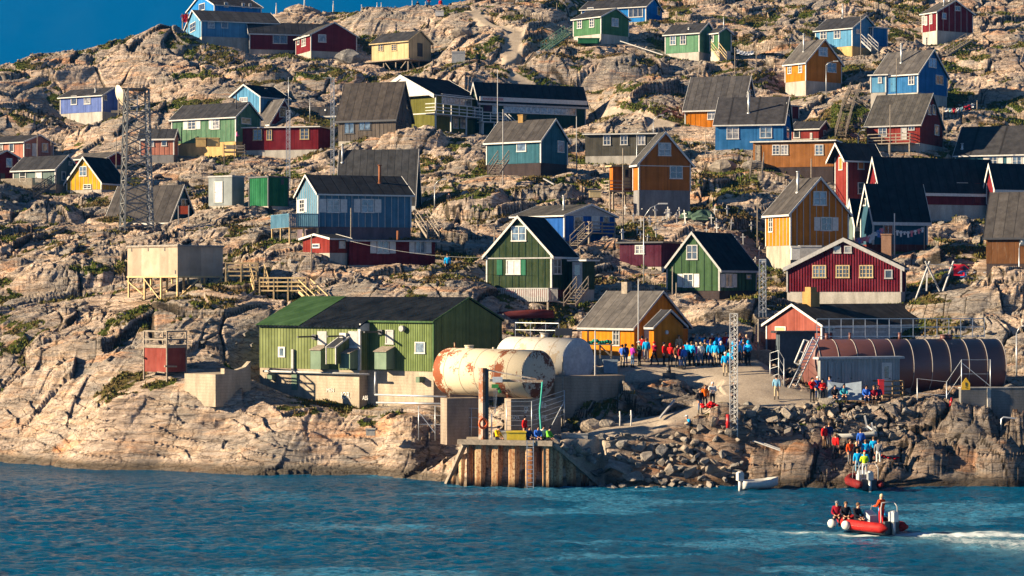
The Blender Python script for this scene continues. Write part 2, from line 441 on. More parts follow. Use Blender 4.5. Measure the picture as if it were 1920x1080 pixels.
def stairs_mb(a, b, width, mat_i=0, rails=True, tread=0.28, rail_h=0.95, wmb=None):
    """open flight from a (top) to b (foot), world coords"""
    m = wmb or MB(); a = Vector(a); b = Vector(b); d = b-a; hd = Vector((d.x,d.y,0)); L = hd.length
    n = max(3, int(abs(d.z)/0.19)); s = Vector((-hd.y,hd.x,0)).normalized() if L > 1e-3 else Vector((1,0,0))
    for sgn in (-1,1):
        m.beam(a+s*sgn*width/2, b+s*sgn*width/2, .06, .22)
        if rails:
            up = Vector((0,0,rail_h)); m.beam(a+s*sgn*width/2+up, b+s*sgn*width/2+up, .06, .08); m.beam(a+s*sgn*width/2+up*.5, b+s*sgn*width/2+up*.5, .04, .06)
            k = max(2, int(d.length/1.3)+1)
            for i in range(k):
                p = a.lerp(b, i/(k-1))+s*sgn*width/2; m.beam(p+Vector((0,0,-.1)), p+up, .07)
    for i in range(n):
        p = a.lerp(b, (i+.5)/n); m.beam(p-s*width/2, p+s*width/2, min(.26, L/n*.95+.03), .04)
    return m
# ------------------------------------------------------------------ paints
def pr(*c, **k): return paint(c, **k)
RED = pr(.15,.012,.017, worn=.12, under=(.10,.02,.02)); RED2 = pr(.20,.028,.022, worn=.15, under=(.2,.06,.04))
PINK = pr(.42,.17,.12, worn=.25, under=(.45,.2,.14)); RCORR = pr(.115,.010,.02, board=.22, worn=.12, corr=True, under=(.12,.03,.03))
BLUE = pr(.03,.145,.35, worn=.15, under=(.1,.2,.32)); SKYB = pr(.10,.28,.46, worn=.25, under=(.2,.28,.32)); PERI = pr(.12,.175,.43, worn=.35, under=(.22,.24,.34))
DEEPB = pr(.02,.10,.36, worn=.1, under=(.03,.1,.25)); TEAL = pr(.035,.115,.155, worn=.25, under=(.10,.14,.14)); DTEAL = pr(.03,.085,.13, worn=.2, under=(.06,.1,.12))
BRIGHTB = pr(.02,.19,.52, worn=.1, under=(.05,.2,.4)); PALEB = pr(.085,.20,.30, worn=.3, under=(.3,.32,.3))
GREEN = pr(.07,.175,.08, worn=.15, under=(.1,.2,.1)); GREEN2 = pr(.12,.26,.15, worn=.2, under=(.2,.3,.2)); WORNG = pr(.10,.20,.12, worn=.5, under=(.24,.26,.18))
DGREEN = pr(.035,.055,.025, worn=.4, under=(.12,.11,.06)); DGREEN2 = pr(.05,.10,.045, worn=.25, under=(.1,.11,.06)); OLIVE = pr(.135,.13,.03, worn=.2, under=(.2,.18,.06)); DKGRN = pr(.02,.045,.03, worn=.1, under=(.04,.05,.03))
ORANGE = pr(.55,.175,.010, worn=.2, under=(.4,.15,.03)); BURNT = pr(.40,.125,.016, worn=.2, under=(.25,.08,.03)); YELLOW = pr(.62,.33,.02, worn=.2, under=(.5,.3,.08)); CREAM = pr(.60,.46,.25, worn=.4, under=(.5,.38,.22))
BROWN = pr(.12,.10,.085, worn=.45, under=(.24,.2,.16)); GREYB = pr(.085,.08,.065, worn=.4, under=(.15,.13,.10)); CABIN = pr(.30,.12,.035, worn=.35, board=.12, under=(.16,.07,.03)); GTEAL = pr(.14,.19,.18, worn=.4, under=(.24,.25,.22)); SAGE = pr(.24,.27,.19, worn=.3, under=(.3,.3,.22))
PLY = pr(.46,.36,.27, board=1.2, worn=.45, under=(.34,.27,.2)); CHAPEL = pr(.54,.18,.008, worn=.2, board=.2, under=(.42,.18,.03)); MAROON = pr(.07,.015,.03, worn=.15, under=(.05,.02,.03))
FX = felt(along='x'); FY = felt(along='y'); FGY = felt((.07,.067,.065), along='y'); FGX = felt((.085,.08,.078), along='x'); FWX = felt((.10,.092,.088), along='y', seam=.8)
BLKX = felt((.022,.024,.03), along='x', patch=.3); BLKY = felt((.022,.024,.03), along='y', patch=.3); FBR = felt((.068,.062,.06), along='y', seam=.9)
BRICK = concrete((.30,.185,.07), board=.12); BRICK2 = concrete((.22,.13,.09), board=.12); PIPE = plain('chimney_steel', (.45,.45,.44), .4, .5); RUSTP = plain('rusty_pipe', (.20,.08,.04), .8)
CWHITE = concrete((.37,.345,.31)); CYEL = concrete((.45,.30,.13)); CGREY = concrete((.16,.155,.16)); CBLK = concrete((.045,.035,.035), board=.2); CRED = pr(.16,.03,.02, worn=.3); DUSK = concrete((.11,.085,.10))
HG = 'painted timber houses on the rocky hillside'
S = dict
W, L_ = 'window', 'L'
# ------------------------------------------------------------------ top rows
house('bright blue cottage with dark roof at the top left behind the sky blue house', 352,402,490, 26,22,9,-8, 30,326, BRIGHTB, FX, 'L', group=HG,
      feats=[('L','w1',379,13,11,13),('R','w1',424,9,7,9),('R','w1',456,10,5,9),('R','w1',469,11,5,9)])
H2 = house('sky blue house with long black roof above a grey foundation at the top left', 348,378,522, 89,68,39,20, 19,311, SKYB, FX, 'L', bL=89,bR=88, group=HG,
      feats=[('L','w4',362,51,10,17),('R','w1',396,47,13,12),('R','w1',421,47,13,12)])
house('dark red long house with dark grey roof left of its lower gabled wing', 463,468,618, 108,92,61,43, 14,312, RED, FX, 'L', bR=108, group=HG, feats=[('R','w2',525,73,27,18)])
H3 = house('dark red gabled wing with square window on the crest left of the cream hut', 555,583,669, 108,95,65,43, 25,306, RED, FGY, 'R', bL=103,bR=108, group=HG,
      feats=[('R','w1',604,72,15,15),('L','v2',560,77,4,14),('L','w6',570,77,8,20)])
H4 = house('small cream hut with worn plank gable standing on timber stilts', 697,766,808, 133,110,76,59, 52,300, CREAM, FY, 'R', bL=130,bR=128, group=HG, open_under=True, corner=False,
      feats=[('L','w6',714,90,10,13),('L','w6',739,89,10,13),('R','d',787,81,106,9,DARKM)], trim=CREAM)
stilts(H4, [(a*H4.Lr, b*H4.Ll) for a in (0.02,.5,.97) for b in (0.02,.35,.68,.98)], H4.zw-.12, GREYWOOD,
       braces=[((0,.3,H4.zw-.2),(0,2.3,-.4)),((0,4.2,H4.zw-.2),(0,2.4,-.5)),((.3,0,H4.zw-.2),(2.2,0,-.9)),((4.5,0,H4.zw-.2),(2.4,0,-.9))])
m = MB(); m.box((-.4,-.5,H4.zw-.14),(H4.Lr+.8,H4.Ll+1.6,H4.zw-.01)); m.build('deck', GREYWOOD, H4.root)
H32b = house('bright blue house with dark roof behind the small green house at the top centre', 1090,1211,1241, 47,40,12,-3, 66,317, BRIGHTB, FY, 'R', bL=47,bR=44, group=HG,
      feats=[('L','w3',1192,23,27,19),('L','w1',1107,18,12,8),('L','w1',1152,18,12,8),('R','w1',1235,21,6,16)])
Hg1 = house('small green house with white windows on a boulder outcrop near the top', 1075,1127,1179, 79,63,31,17, 45,299, GREEN, FY, 'R', bL=72,bR=75, group=HG, found=CWHITE, feats=[('L','w6',1087,45,9,17),('L','w6',1110,43,9,17),('R','w4',1153,42,13,16)])
Hg2 = house('pale green house with sunlit front right of the small green house', 1247,1311,1341, 113,97,61,44, 58,295, GREEN2, FY, 'R', bL=105,bR=113, group=HG, found=CWHITE,
      feats=[('L','w4',1262,76,11,17),('L','w4',1281,75,11,17)], chim=[(1292,53,.22,PIPE,.2)])
house('bright green gabled porch wing standing against the pale green house', 1331,1348,1371, 111,94,61,53, 38,294, GREEN, FY, 'R', bR=108, group=HG, found=CWHITE, feats=[('L','w1',1337,72,4,14)], chim=[(1357,34,.16,PIPE,.5)], name='porch', cat='porch')
H31 = house('blue house with tall steel chimney and yellowish foundation at the top right', 1529,1598,1646, 107,86,52,31, 50,300, SKYB, FX and FY, 'R', bL=75,bR=100, group=HG, found=CYEL,
      feats=[('L','w4',1544,65,12,17),('L','w4',1570,64,12,17),('R','w1',1608,59,7,9),('R','d',1622,54,72,8,SKYB)], chim=[(1580,9,.22,PIPE,.5)])
house('dark blue flat-topped lean-to with white corner joined to the blue house with the tall chimney', 1632,1636,1664, 95,86,52,50, 30,303, BLUE, FX, 'F', group=HG, terr=False, name='lean_to', cat='lean-to')
H32 = house('dark red square house with white battens at the top right corner', 1729,1757,1824, 80,57,22,2, 30,305, RED, FGY, 'R', bL=84,bR=75, group=HG, found=CWHITE, batten=1.05, bmat=GREYW,
      feats=[('L','w4',1732,38,5,17),('L','w4',1737,39,4,17),('L','w4',1746,36,5,18),('R','w1',1770,30,8,12),('R','w2',1795,16,10,9)], chim=[(1780,-6,.2,PIPE,.5),(1770,-8,.2,PIPE,.3)])
H30 = house('orange house with rusty brown gable and grey roof above the blue houses', 1472,1511,1578, 176,151,116,75, 37,281, ORANGE, FWX, 'R', bL=178,bR=166, group=HG,
      feats=[('L','w6',1481,130,7,17),('L','w6',1501,128,7,17),('R','w4',1543,97,17,17),('R','w4',1559,127,17,18)], chim=[(1507,64,.2,PIPE,.25)])
H33 = house('blue house with grey roof and tall gable beside the long shadow on the slope', 1640,1721,1776, 196,173,137,95, 52,267, BLUE, FWX, 'R', bL=176,bR=200, group=HG, found=CWHITE,
      feats=[('L','w4',1709,150,11,18),('R','w2',1748,118,14,18),('R','w2',1761,150,14,18),('L','d',1675,142,172,10,SKYB)], chim=[(1690,83,.24,PIPE,.25)])
house('light blue flat entrance box in front of the blue house with tall gable', 1632,1661,1665, 178,173,141,140, 68,262, SKYB, FGX, 'F', group=HG, feats=[('L','w1',1650,150,7,12)], terr=False, name='entrance_hut', cat='entrance')
# ------------------------------------------------------------------ second rows
H5 = house('periwinkle blue house with white satellite dish on its gable at the upper left', 113,192,235, 238,209,178,165, 56,285, PERI, FY, 'R', bL=215,bR=225, group=HG, found=CWHITE,
      feats=[('L','w1',139,188,11,17),('L','w1',164,187,12,17),('R','w1',197,183,6,11)], chim=[(180,150,.14,DARKM,.5),(179,167,.2,WHITE,.2)])
H6 = house('blue house with white gable edge half hidden behind the worn green house', 430,488,541, 214,210,181,160, 50,279, SKYB, BLKX, 'L', group=HG, batten=.6, feats=[('L','w2',457,187,15,9)], chim=[(498,167,.3,GREYWOOD,.4)])
H8 = house('dark red gabled cottage with pale grey roof behind the dark red flat house', 476,507,556, 236,232,230,188, 38,276, RED, FWX, 'R', group=HG, feats=[('R','w1',530,210,13,20)])
H7 = house('worn green house with white shutters and a pale foundation beside the dark red flat house', 322,442,488, 288,265,218,193, 58,264, WORNG, FY, 'R', bL=287,bR=272, group=HG, found=CYEL, batten=.75,
      feats=[('L','w6',360,233,15,20,S(shut=True)),('L','w6',404,232,16,21),('R','w1',461,227,18,12)], chim=[(443,176,.14,DARKM,.25)])
m = MB(); t0 = H7.face('L', 392); t1 = H7.face('L', 399.5); z0 = H7.face('L',395,242)[1]; z1 = H7.face('L',395,223)[1]; fbox(m,'L',t0,t1,z0,z1,.01,.05); m.build('shutter', WHITE, H7.root)
H9 = house('long dark red flat-roofed house on a pale foundation beside the worn green house', 448,597,619, 293,280,238,236, 77,263, RED, FX, 'F', bL=290,bR=300, group=HG, found=CWHITE, corner=False,
      feats=[('L','w6',483,253,17,21,S(trim=CREAM)),('L','w4',505,253,10,20,S(trim=CREAM)),('L','w6',571,251,17,21,S(trim=CREAM))])
house('small sage green house half hidden behind the brown steep-roofed house', 570,640,646, 243,237,214,202, 76,279, SAGE, FX and FY, 'R', group=HG, feats=[('L','w1',594,223,7,14),('L','w1',616,221,7,11)], chim=[(611,206,.2,PIPE,.3)])
house('faded pink flat annex on a grey foundation against the worn green house', 262,326,334, 304,290,257,244, 77,266, PINK, FY, 'R', bL=300, group=HG, batten=.6, found=CGREY, feats=[('L','w1',284,267,10,16),('L','w1',308,266,10,16)])
H12 = house('faded red house with shallow grey roof at the far left edge above the teal one', -40,45,100, 303,300,266,254, 57,269, PINK, FY, 'R', bR=296, group=HG, wallR=RED,
      feats=[('L','w1',2,277,8,12),('L','w1',22,277,9,16),('R','w1',52,274,8,9),('R','d',65,269,293,10),('R','w1',84,277,11,17)])
house('dark red house cut off by the left edge below the faded red one', -30,-12,35, 348,345,295,283, 40,256, RED, FX and FY, 'R', bR=345, group=HG, feats=[('R','w1',17,305,11,17),('R','d',5,325,342,8,DARKM)])
H14 = house('grey teal house with white window shutters and a dark stair below the faded red house', 25,104,147, 360,345,316,293, 57,250, GTEAL, FY, 'R', bL=355,bR=357, group=HG, found=GREYWOOD,
      feats=[('L','v2',43,331,12,20),('L','d',73,321,342,12),('R','w1',119,330,8,17),('R','w1',132,306,7,8)])
deck(H14, 'L', 2, 60, 352, 2.4, 1.0, 'v', GREYWOOD, rmat=GREYWOOD, base_off=0)
m = stairs_mb(P(100,345,247.5), P(60,372,246), 1.0); m.v = [H14.inv(v) for v in m.v]; m.build('stair', DARKM, H14.root)
house('low dark red shed roof behind the yellow gable', 140,200,236, 312,308,296,286, 55,262, RED, FWX, 'R', group=HG)
H15 = house('yellow gable with white battens and steep black roof reaching nearly to the rock', 125,190,234, 357,355,341,296, 60,248, YELLOW, BLKX, 'L', bL=357,bR=352, group=HG, batten=.62, bmat=CREAM,
      feats=[('L','w4',156,321,14,19),('L','w4',164,350,15,9)])
H17 = house('low teal house with big steep grey roof behind the tall lattice tower', 199,318,366, 430,426,413,350, 64,226, DTEAL, FBR, 'R', bL=425,bR=405, group=HG, batten=.4,
      feats=[('L','w4',305,419,15,10,S(trim=WHITE)),('R','w2',347,381,16,16)], chim=[(284,338,.35,GREYWOOD,.5)])
H20 = house('dark steep sheet-metal roof of the house behind the blue battened one', 634,776,786, 395,390,374,287, 80,226, DTEAL, felt((.055,.055,.058),along='y',seam=.72,patch=.35), 'R', bR=392, group=HG, corner=False, chim=[(642,272,.2,PIPE,.4)])
H21 = house('grey brown battened house with big steep dark roof above the pale rock', 634,742,772, 266,262,219,156, 68,259, BROWN, felt((.06,.052,.048),along='y',seam=.95), 'R', bL=275,bR=262, group=HG, batten=.5, corner=False, trim=DARKM,
      feats=[('L','w2',655,240,19,22,S(trim=DARKM,pane=GL3)),('L','w2',684,234,22,21,S(trim=DARKM,pane=GL3)),('R','w1',765,196,8,20,S(trim=DARKM)),('R','w1',750,229,8,12,S(trim=DARKM)),('R','w1',763,232,5,12,S(trim=DARKM))])
H22 = house('olive green two-storey school block with broad white gable and balcony', 700,817,893, 256,250,177,143, 52,267, OLIVE, BLKX, 'L', bL=240,bR=256, group='school buildings', batten=None, name='school', cat='school', barge=.45, over=.3, ov2=.7,
      feats=[('R','w5',856,188,56,19,S(pane=GL2)),('R','w1',854,230,10,22,S(pane=GL2)),('R','w1',868,230,10,22,S(pane=GL2))])
# white boarded gable
m = MB(); h = H22; zb = h.ze+.02; k_ = (h.za-h.ze)/(h.Ll/2)
m.prism([(-.4,zb-.12),(h.Ll+.4,zb-.12),(h.Ll/2,h.za+.02)], 0, -.62, -.02); m.build('white_gable_boarding', WHITE, h.root)
m = MB(); zz = h.face('L',797,213)[1]; m.box((-.05,0,zz-.07),(0,h.Ll,zz+.07)); m.build('band_board', WHITE, h.root)
dk = deck(H22, 'R', 817, 905, 216, 1.6, 1.15, 'h', WHITE, n=7)
H22b = house('long dark green school wing with black roof and a row of pale windows', 884,899,1098, 262,252,189,157, 27,272, DKGRN, BLKX, 'L', bR=268, group='school buildings', name='school_wing', cat='school', over=.25, ov2=.3, barge=.2, trim=GREYW,
      feats=[('R','band',1012,202,136,24,S(pane=GL2)),('R','d',914,192,208,14,MAROON),('R','w1',928,206,10,16,S(pane=GL2))])
m = MB(); h = H22b; a = h.face('R',897); b = h.face('R',946); z0 = h.face('R',920,190)[1]; z1 = h.face('R',920,182)[1]; m.box((a,-.45,z0),(h.Lr,-.34,z1)); sb = m.build('sign_board', WHITE, h.root)
tx = bpy.data.curves.new('sign_text','FONT'); tx.body = 'AVAAQEK MEEDEK'; tx.size = .42; tx.extrude = .01; tmat = plain('red_lettering',(.5,.03,.03),.6)
to = bpy.data.objects.new('tmp', tx); COL.objects.link(to); dg = bpy.context.evaluated_depsgraph_get(); tme = bpy.data.meshes.new_from_object(to.evaluated_get(dg)); bpy.data.objects.remove(to)
tl = max(v.co.x for v in tme.vertices); xs = (b-a)*.8/tl
for v in tme.vertices: v.co = Vector((a+(b-a)*.1+v.co.x*xs, -.465-v.co.z, z0+(z1-z0)*.22+v.co.y))
tme.materials.append(tmat); tob = bpy.data.objects.new('lettering', tme); COL.objects.link(tob); tob.parent = sb
deck(H22b, 'R', 905, 950, 228, 1.6, 1.1, 'h', WHITE, n=4)
m = stairs_mb(P(950,228,270.5), P(968,246,270), 1.2); m.v = [h.inv(v) for v in m.v]; m.build('stair', WHITE, h.root)
H26 = house('yellow battened house with large dark steep roof and white gable edges', 1284,1392,1418, 241,237,203,144, 72,264, ORANGE, felt((.075,.07,.07),along='y',seam=.75), 'R', bL=228,bR=245, group=HG, batten=.62, barge=.3,
      feats=[('L','w4',1335,214,17,21),('R','w4',1407,178,7,20)])
H27 = house('blue stucco house with dark two-step roof and three white windows', 1341,1469,1484, 288,280,232,183, 78,245, BLUE, felt((.055,.052,.055),along='y',seam=3,patch=.2), 'R', bL=290,bR=290, group=HG, corner=False, found=concrete((.3,.22,.18)),
      feats=[('L','w4',1374,249,23,24),('L','w4',1436,248,23,22),('R','w1',1477,205,5,22),('R','w1',1477,250,5,22)], chim=[(1404,174,.26,PIPE,.2)])
house('narrow dark red shed with black roof behind the blue stucco house', 1470,1484,1498, 226,222,199,186, 45,268, RED, BLKX, 'F', group=HG, terr=False, name='shed', cat='shed')
H28 = house('small dark red hut with grey roof between the blue stucco house and the stairway', 1485,1535,1556, 262,259,241,228, 65,258, RED2, FY, 'R', bL=262, group=HG, corner=False,
      feats=[('L','w1',1494,251,12,16),('L','w1',1521,255,4,12),('R','w1',1546,250,4,12)], name='hut', cat='hut')
H29 = house('long rusty brown boarded flat-roofed cabin above the pale ledge', 1412,1563,1573, 328,312,264,262, 72,231, CABIN, FX, 'F', bL=305,bR=340, group=HG, corner=False, found=CBLK,
      feats=[('L','w6',1455,281,14,19),('L','w6',1471,281,14,19),('L','w6',1536,281,16,20),('L','d',1421,272,303,10,GREYWOOD)])
H34 = house('dark red house with large ribbed grey roof and timber deck below the blue gable', 1625,1725,1767, 281,268,232,177, 62,249, RED2, felt((.075,.07,.065),along='y',seam=.45), 'R', bL=275,bR=283, group=HG, found=CWHITE, corner=False, trim=GREYW,
      feats=[('L','w4',1655,247,16,18),('L','w2',1709,238,12,13),('L','d',1695,234,262,11,GREYW),('R','w1',1742,206,6,19,S(pane=GL2)),('R','w1',1751,206,6,19,S(pane=GL2)),('R','w1',1756,244,8,20,S(pane=GL2))])
deck(H34, 'L', 1627, 1706, 268, 1.9, 1.0, 'h', GREYWOOD)
H35 = house('blue house with big plain dark roof cut off by the right edge', 1791,1985,2010, 335,320,287,235, 68,246, TEAL, felt((.05,.048,.05),along='y',seam=3.2,patch=.25), 'R', bL=322, group=HG,
      feats=[('L','w4',1862,301,17,18,S(shut=True)),('L','w4',1907,302,18,20,S(shut=True))], chim=[(1804,270,.25,PIPE,.1)])
# ------------------------------------------------------------------ middle rows
H23 = house('weathered teal house with brick chimney and dark foundation on the bare rock', 912,1014,1064, 327,305,262,225, 54,232, TEAL, FBR, 'R', bL=322,bR=322, group=HG, found=CBLK,
      feats=[('L','w1',978,274,18,21),('R','w1',1051,275,12,22,S(pane=GL3))], chim=[(979,217,.62,BRICK,.5)])
H24 = house('long grey brown boarded flat house on a white foundation behind the orange gable', 1097,1232,1242, 303,291,251,245, 79,245, GREYB, FX, 'F', bL=303, group=HG, found=CWHITE, corner=False,
      feats=[('L','w4',1138,263,14,19),('L','w4',1170,263,14,18),('L','w4',1203,263,14,18)])
H25 = house('tall orange brown gabled house on a high dark concrete foundation', 1187,1198,1295, 399,356,306,250, 18,215, BURNT, FGY, 'R', bL=398,bR=400, group=HG, found=CGREY,
      feats=[('R','w4',1246,280,24,25),('R','w4',1267.5,323,24,25)])
m = MB(); zz = H25.face('R',1245,311)[1]; m.box((0,-.04,zz-.05),(H25.Lr,0,zz+.02)); m.build('band_board', WHITE, H25.root)
H25b = house('bright orange lean-to porch with pale door and tall steel pipe beside the orange gable', 1143,1149,1197, 392,356,312,305, 25,218, BURNT, FX, 'F', group=HG, open_under=True, corner=False, name='porch', cat='porch',
      feats=[('R','d',1175,313,353,13,CREAM,S(glass=True))], trim=CREAM)
stilts(H25b, [(.1,.1),(H25b.Lr-.1,.1),(H25b.Lr/2,.1)], H25b.zw, GREYWOOD)
deck(H25b, 'R', 1143, 1197, 357, 1.2, .9, 'h', GREYWOOD, zb=-2.6)
H42 = house('deep blue house with grey gable and timber porch behind the weathered dark green house', 962,1058,1153, 470,452,404,385, 45,204, DEEPB, FGY, 'R', bL=460,bR=470, group=HG, found=CGREY, open_under=False,
      feats=[('R','w1',1084,419,17,27,S(pane=GL2)),('R','d',1116,405,433,15),('R','w1',1136,412,11,13)], chim=[(1057,368,.2,PIPE,.25)])
m = MB(); h = H42; m.prism([(0.02,h.ze-.0),(h.Lr-.02,h.ze-.0),(h.Lr/2,h.za+.0)], 1, -.06, -.01); m.build('gable_boarding', GREYW, h.root)
deck(H42, 'R', 1105, 1154, 436, 1.6, .95, 'h', GREYWOOD)
m = stairs_mb(P(1103,436,202.6), P(1076,462,201.4), 1.0); m.v = [h.inv(v) for v in m.v]; m.build('stair', GREYWOOD, h.root)
H43 = house('low dark maroon shed with a small pale window behind the street lamp', 1162,1240,1276, 503,500,455,452, 60,199, MAROON, FX, 'F', bL=495,bR=500, group=HG, corner=False, name='shed', cat='shed', trim=DARKM,
      feats=[('L','w4',1200,468,18,17,S(pane=GL2))])
H46 = house('dark blue battened house with black roof and white shuttered windows', 557,597,771, 443,425,363,330, 21,195, PALEB, BLKX, 'L', bL=445,bR=440, group=HG, batten=.58, bmat=GREYW, found=DUSK,
      feats=[('L','w6',567,386,9,25,S(shut=True)),('R','w4',625,386,24,26,S(shut=True)),('R','w4',689,386,24,26,S(shut=True))], chim=[(712,311,.26,RUSTP,.3)])
H47 = house('long low dark red house with flat roof and white shutters below the blue battened house', 648,655,816, 500,497,452,448, 22,187, RED, FX, 'F', bR=500, group=HG, corner=False, trim=GREYW,
      feats=[('R','w2',718,463,22,25,S(shut=True)),('R','w2',788,463,19,25,S(shut=True))])
m = MB(); p = H47.face('R',755); m.tube([(p,1.2,2.0),(p,1.2,H47.face('R',755,432)[1])], .13, 8); m.build('chimney', RUSTP, H47.roof)
H47b = house('small faded red gabled end joined to the long low dark red house', 568,618,652, 480,474,448,441, 45,186, RED2, FX, 'L', bL=465, group=HG, corner=False, name='annex', cat='annex', feats=[('L','w1',593,461,14,8),('R','d',641,452,466,11)])
H38 = house('dark teal cottage with black roof and laundry strung in front of it', 1614,1637,1739, 470,458,407,350, 22,205, DTEAL, BLKX, 'L', bL=470,bR=468, group=HG, found=CRED,
      feats=[('L','w1',1622,379,5,14),('R','w2',1665,428,19,23)])
house('small pale teal shed with black roof left of the dark teal cottage', 1590,1602,1622, 455,450,412,380, 35,208, GTEAL, BLKX, 'L', group=HG, name='shed', cat='shed', terr=False)
H36 = house('dark red church tower with steep overhanging roof and orange shutters', 1566,1589,1641, 395,385,293,271, 25,228, RED2, BLKX, 'L', bL=395, group='church buildings', over=.55, ov2=.75, name='church_tower', cat='church', barge=.2,
      feats=[('L','w1',1577,307,7,24,S(pane=plain('orange_shutter',(.55,.16,.03)))),('R','w1',1614,307,12,22,S(pane=plain('orange_shutter',(.55,.16,.03)))),('R','v2',1614,353,12,22)])
H36b = house('long dark red church nave with black roof above a tall white foundation', 1630,1648,1864, 417,382,342,299, 22,226, RED, BLKX, 'L', bR=418, group='church buildings', found=CWHITE, name='church_nave', cat='church', over=.5,
      feats=[('R','w2',1686,355,22,22,S(shut=GREYW)),('R','w2',1743,353,18,21,S(shut=GREYW)),('R','w2',1804,353,21,21,S(shut=GREYW)),('R','d',1833,344,380,12,RED2),('R','w1',1645,345,8,6)], chim=[])
house('low dark red church annex with black roof beside the grey shed at the right edge', 1850,1864,1925, 417,382,342,311, 22,229, RED, BLKX, 'L', group='church buildings', found=CWHITE, name='church_annex', cat='church', over=.4, terr=False,
      feats=[('R','w2',1886,352,20,21,S(shut=GREYW))])
h = H36b; m = stairs_mb(P(1838,381,234.6), P(1843,416,232.5), 1.3); m.beam(P(1825,381,234.8), P(1858,381,235), 1.2, .12); m.beam(P(1827,364,234.3),P(1857,364,234.6),.06); m.v = [h.inv(v) for v in m.v]; m.build('stair', GALV, h.root)
H37 = house('orange house with white battened brown gable and white shutters', 1436,1482,1591, 500,460,399,335, 22,199, ORANGE, FBR, 'R', bL=502,bR=505, group=HG, batten=.62, bmat=GREYW, found=concrete((.30,.27,.22)), wallR=BURNT,
      feats=[('L','w6',1446,421,8,29),('R','w4',1537,372,25,27),('R','w4',1549,420,21,26,S(shut=True))], chim=[(1496,323,.24,PIPE,.3)])
H39 = house('dark brown house with big grey roof cut off by the right edge beside the grass', 1849,1980,2000, 530,494,441,362, 68,194, pr(.13,.055,.02,board=.5,worn=.3), FBR, 'R', bL=522, group=HG, found=CBLK, corner=False, trim=DARKM,
      feats=[('L','w1',1919,450,16,20)])
# ------------------------------------------------------------------ front row
H41 = house('weathered dark green gabled house with railed deck above an upturned boat', 912,1034,1078, 556,543,478,408, 62,180, DGREEN, BLKX, 'L', bL=548,bR=556, group=HG, batten=.55, found=CRED, bmat=DKGRN,
      feats=[('L','w4',973,438,28,29),('R','w4',1044,500,15,29,S(pane=GL2)),('L','w2',963,501,27,28,S(pane=WHITE,label='window closed behind white shutters'))])
m = MB(); h = H41; zz = h.face('L',973,484)[1]; m.box((-.05,0,zz-.05),(0,h.Ll,zz+.05)); m.build('band_board', GREYW, h.root)
for a, b in ((932,942),(977,986)):
    m = MB(); fbox(m,'L',h.face('L',a),h.face('L',b),h.face('L',a,516)[1],h.face('L',a,487)[1],.01,.05); m.build('shutter', pr(.03,.14,.08,worn=.1), h.root)
deck(H41, 'L', 907, 1028, 563, 1.7, .95, 'v', GREYWOOD, rmat=GREYW, zb=-3.2, n=3)
H41b = house('dark green entrance porch with a white door on the weathered green house', 1072,1096,1115, 556,543,489,480, 62,180.5, DGREEN, BLKX, 'F', group=HG, name='entrance_porch', cat='porch', terr=False, feats=[('L','d',1083,491,541,18,GREYW,S(glass=True))], corner=False)
H44 = house('dark green battened gabled house with white shutters above the crowd', 1250,1349,1418, 570,545,503,438, 56,182, DGREEN2, BLKX, 'L', bL=535,bR=572, group=HG, batten=.62, bmat=DKGRN, trim=GREYW, found=CBLK,
      feats=[('L','w4',1298,473,21,28),('L','w4',1291,526,19,26,S(shut=True)),('R','w2',1366,526,14,26,S(shut=True)),('R','w1',1403,519,8,8)])
H40 = house('dark red corrugated community house with broad gable and three multi-pane windows', 1475,1690,1698, 562,547,502,449, 74,179, RCORR, FX and FY, 'L', bL=560,bR=565, group=HG, found=CWHITE, over=.25, barge=.3, trim=GREYW, name='community_house', cat='community house',
      feats=[('L','w66',1536,509,26,24,S(trim=CREAM)),('L','w66',1580,509,26,24,S(trim=CREAM)),('L','w66',1624,509,26,24,S(trim=CREAM)),('L','w1',1666,514,15,17,S(trim=GREYW)),('L','w1',1570,468,14,14,S(trim=GREYW,pane=GL2)),('L','w1',1590,468,14,14,S(trim=GREYW,pane=GL2))])
m = MB(); q = H40.loc(0,0); c = H40.inv(P(1663,441,178+4)); m.box((2.2,c[1]-.4,1.5),(3.0,c[1]+.4,c[2])); m.box((2.15,c[1]-.45,c[2]),(3.05,c[1]+.45,c[2]+.1)); m.build('chimney', BRICK2, H40.roof)
H45 = house('golden yellow boarded hall with small porch gable where the crowd stands', 1091,1189,1290, 688,668,613,549, 43,166, CHAPEL, FWX, 'R', bL=672,bR=690, group=HG, name='hall', cat='hall', corner=False, trim=GREYW, barge=.14,
      feats=[('L','w6',1156,632,13,33),('R','d',1214,614,686,13,GREYW)])
m = MB(); c = H45.face('R',1206+32); m.build('vent', DARKM, H45.root) if False else None
H45p = house('golden yellow gabled porch with a round lamp on the front of the hall', 1217,1226,1281, 690,672,612,584, 43,161.5, CHAPEL, FY, 'R', group=HG, name='porch', cat='porch', corner=False, trim=GREYW, barge=.14, terr=False)
c = H45p.face('R',1249,623); m = MB(); m.tube([(c[0],0,c[1]),(c[0],-.12,c[1])], .14, 12); m.build('lamp', WHITE, H45p.root)
m = MB(); x, y, z = H45.inv(P(1183,541,171)); m.box((H45.Lr/2-.25,y-.3,H45.za-.3),(H45.Lr/2+.25,y+.3,H45.face('L',1183,541)[1]+.5)); m.build('chimney', GREYWOOD, H45.roof)
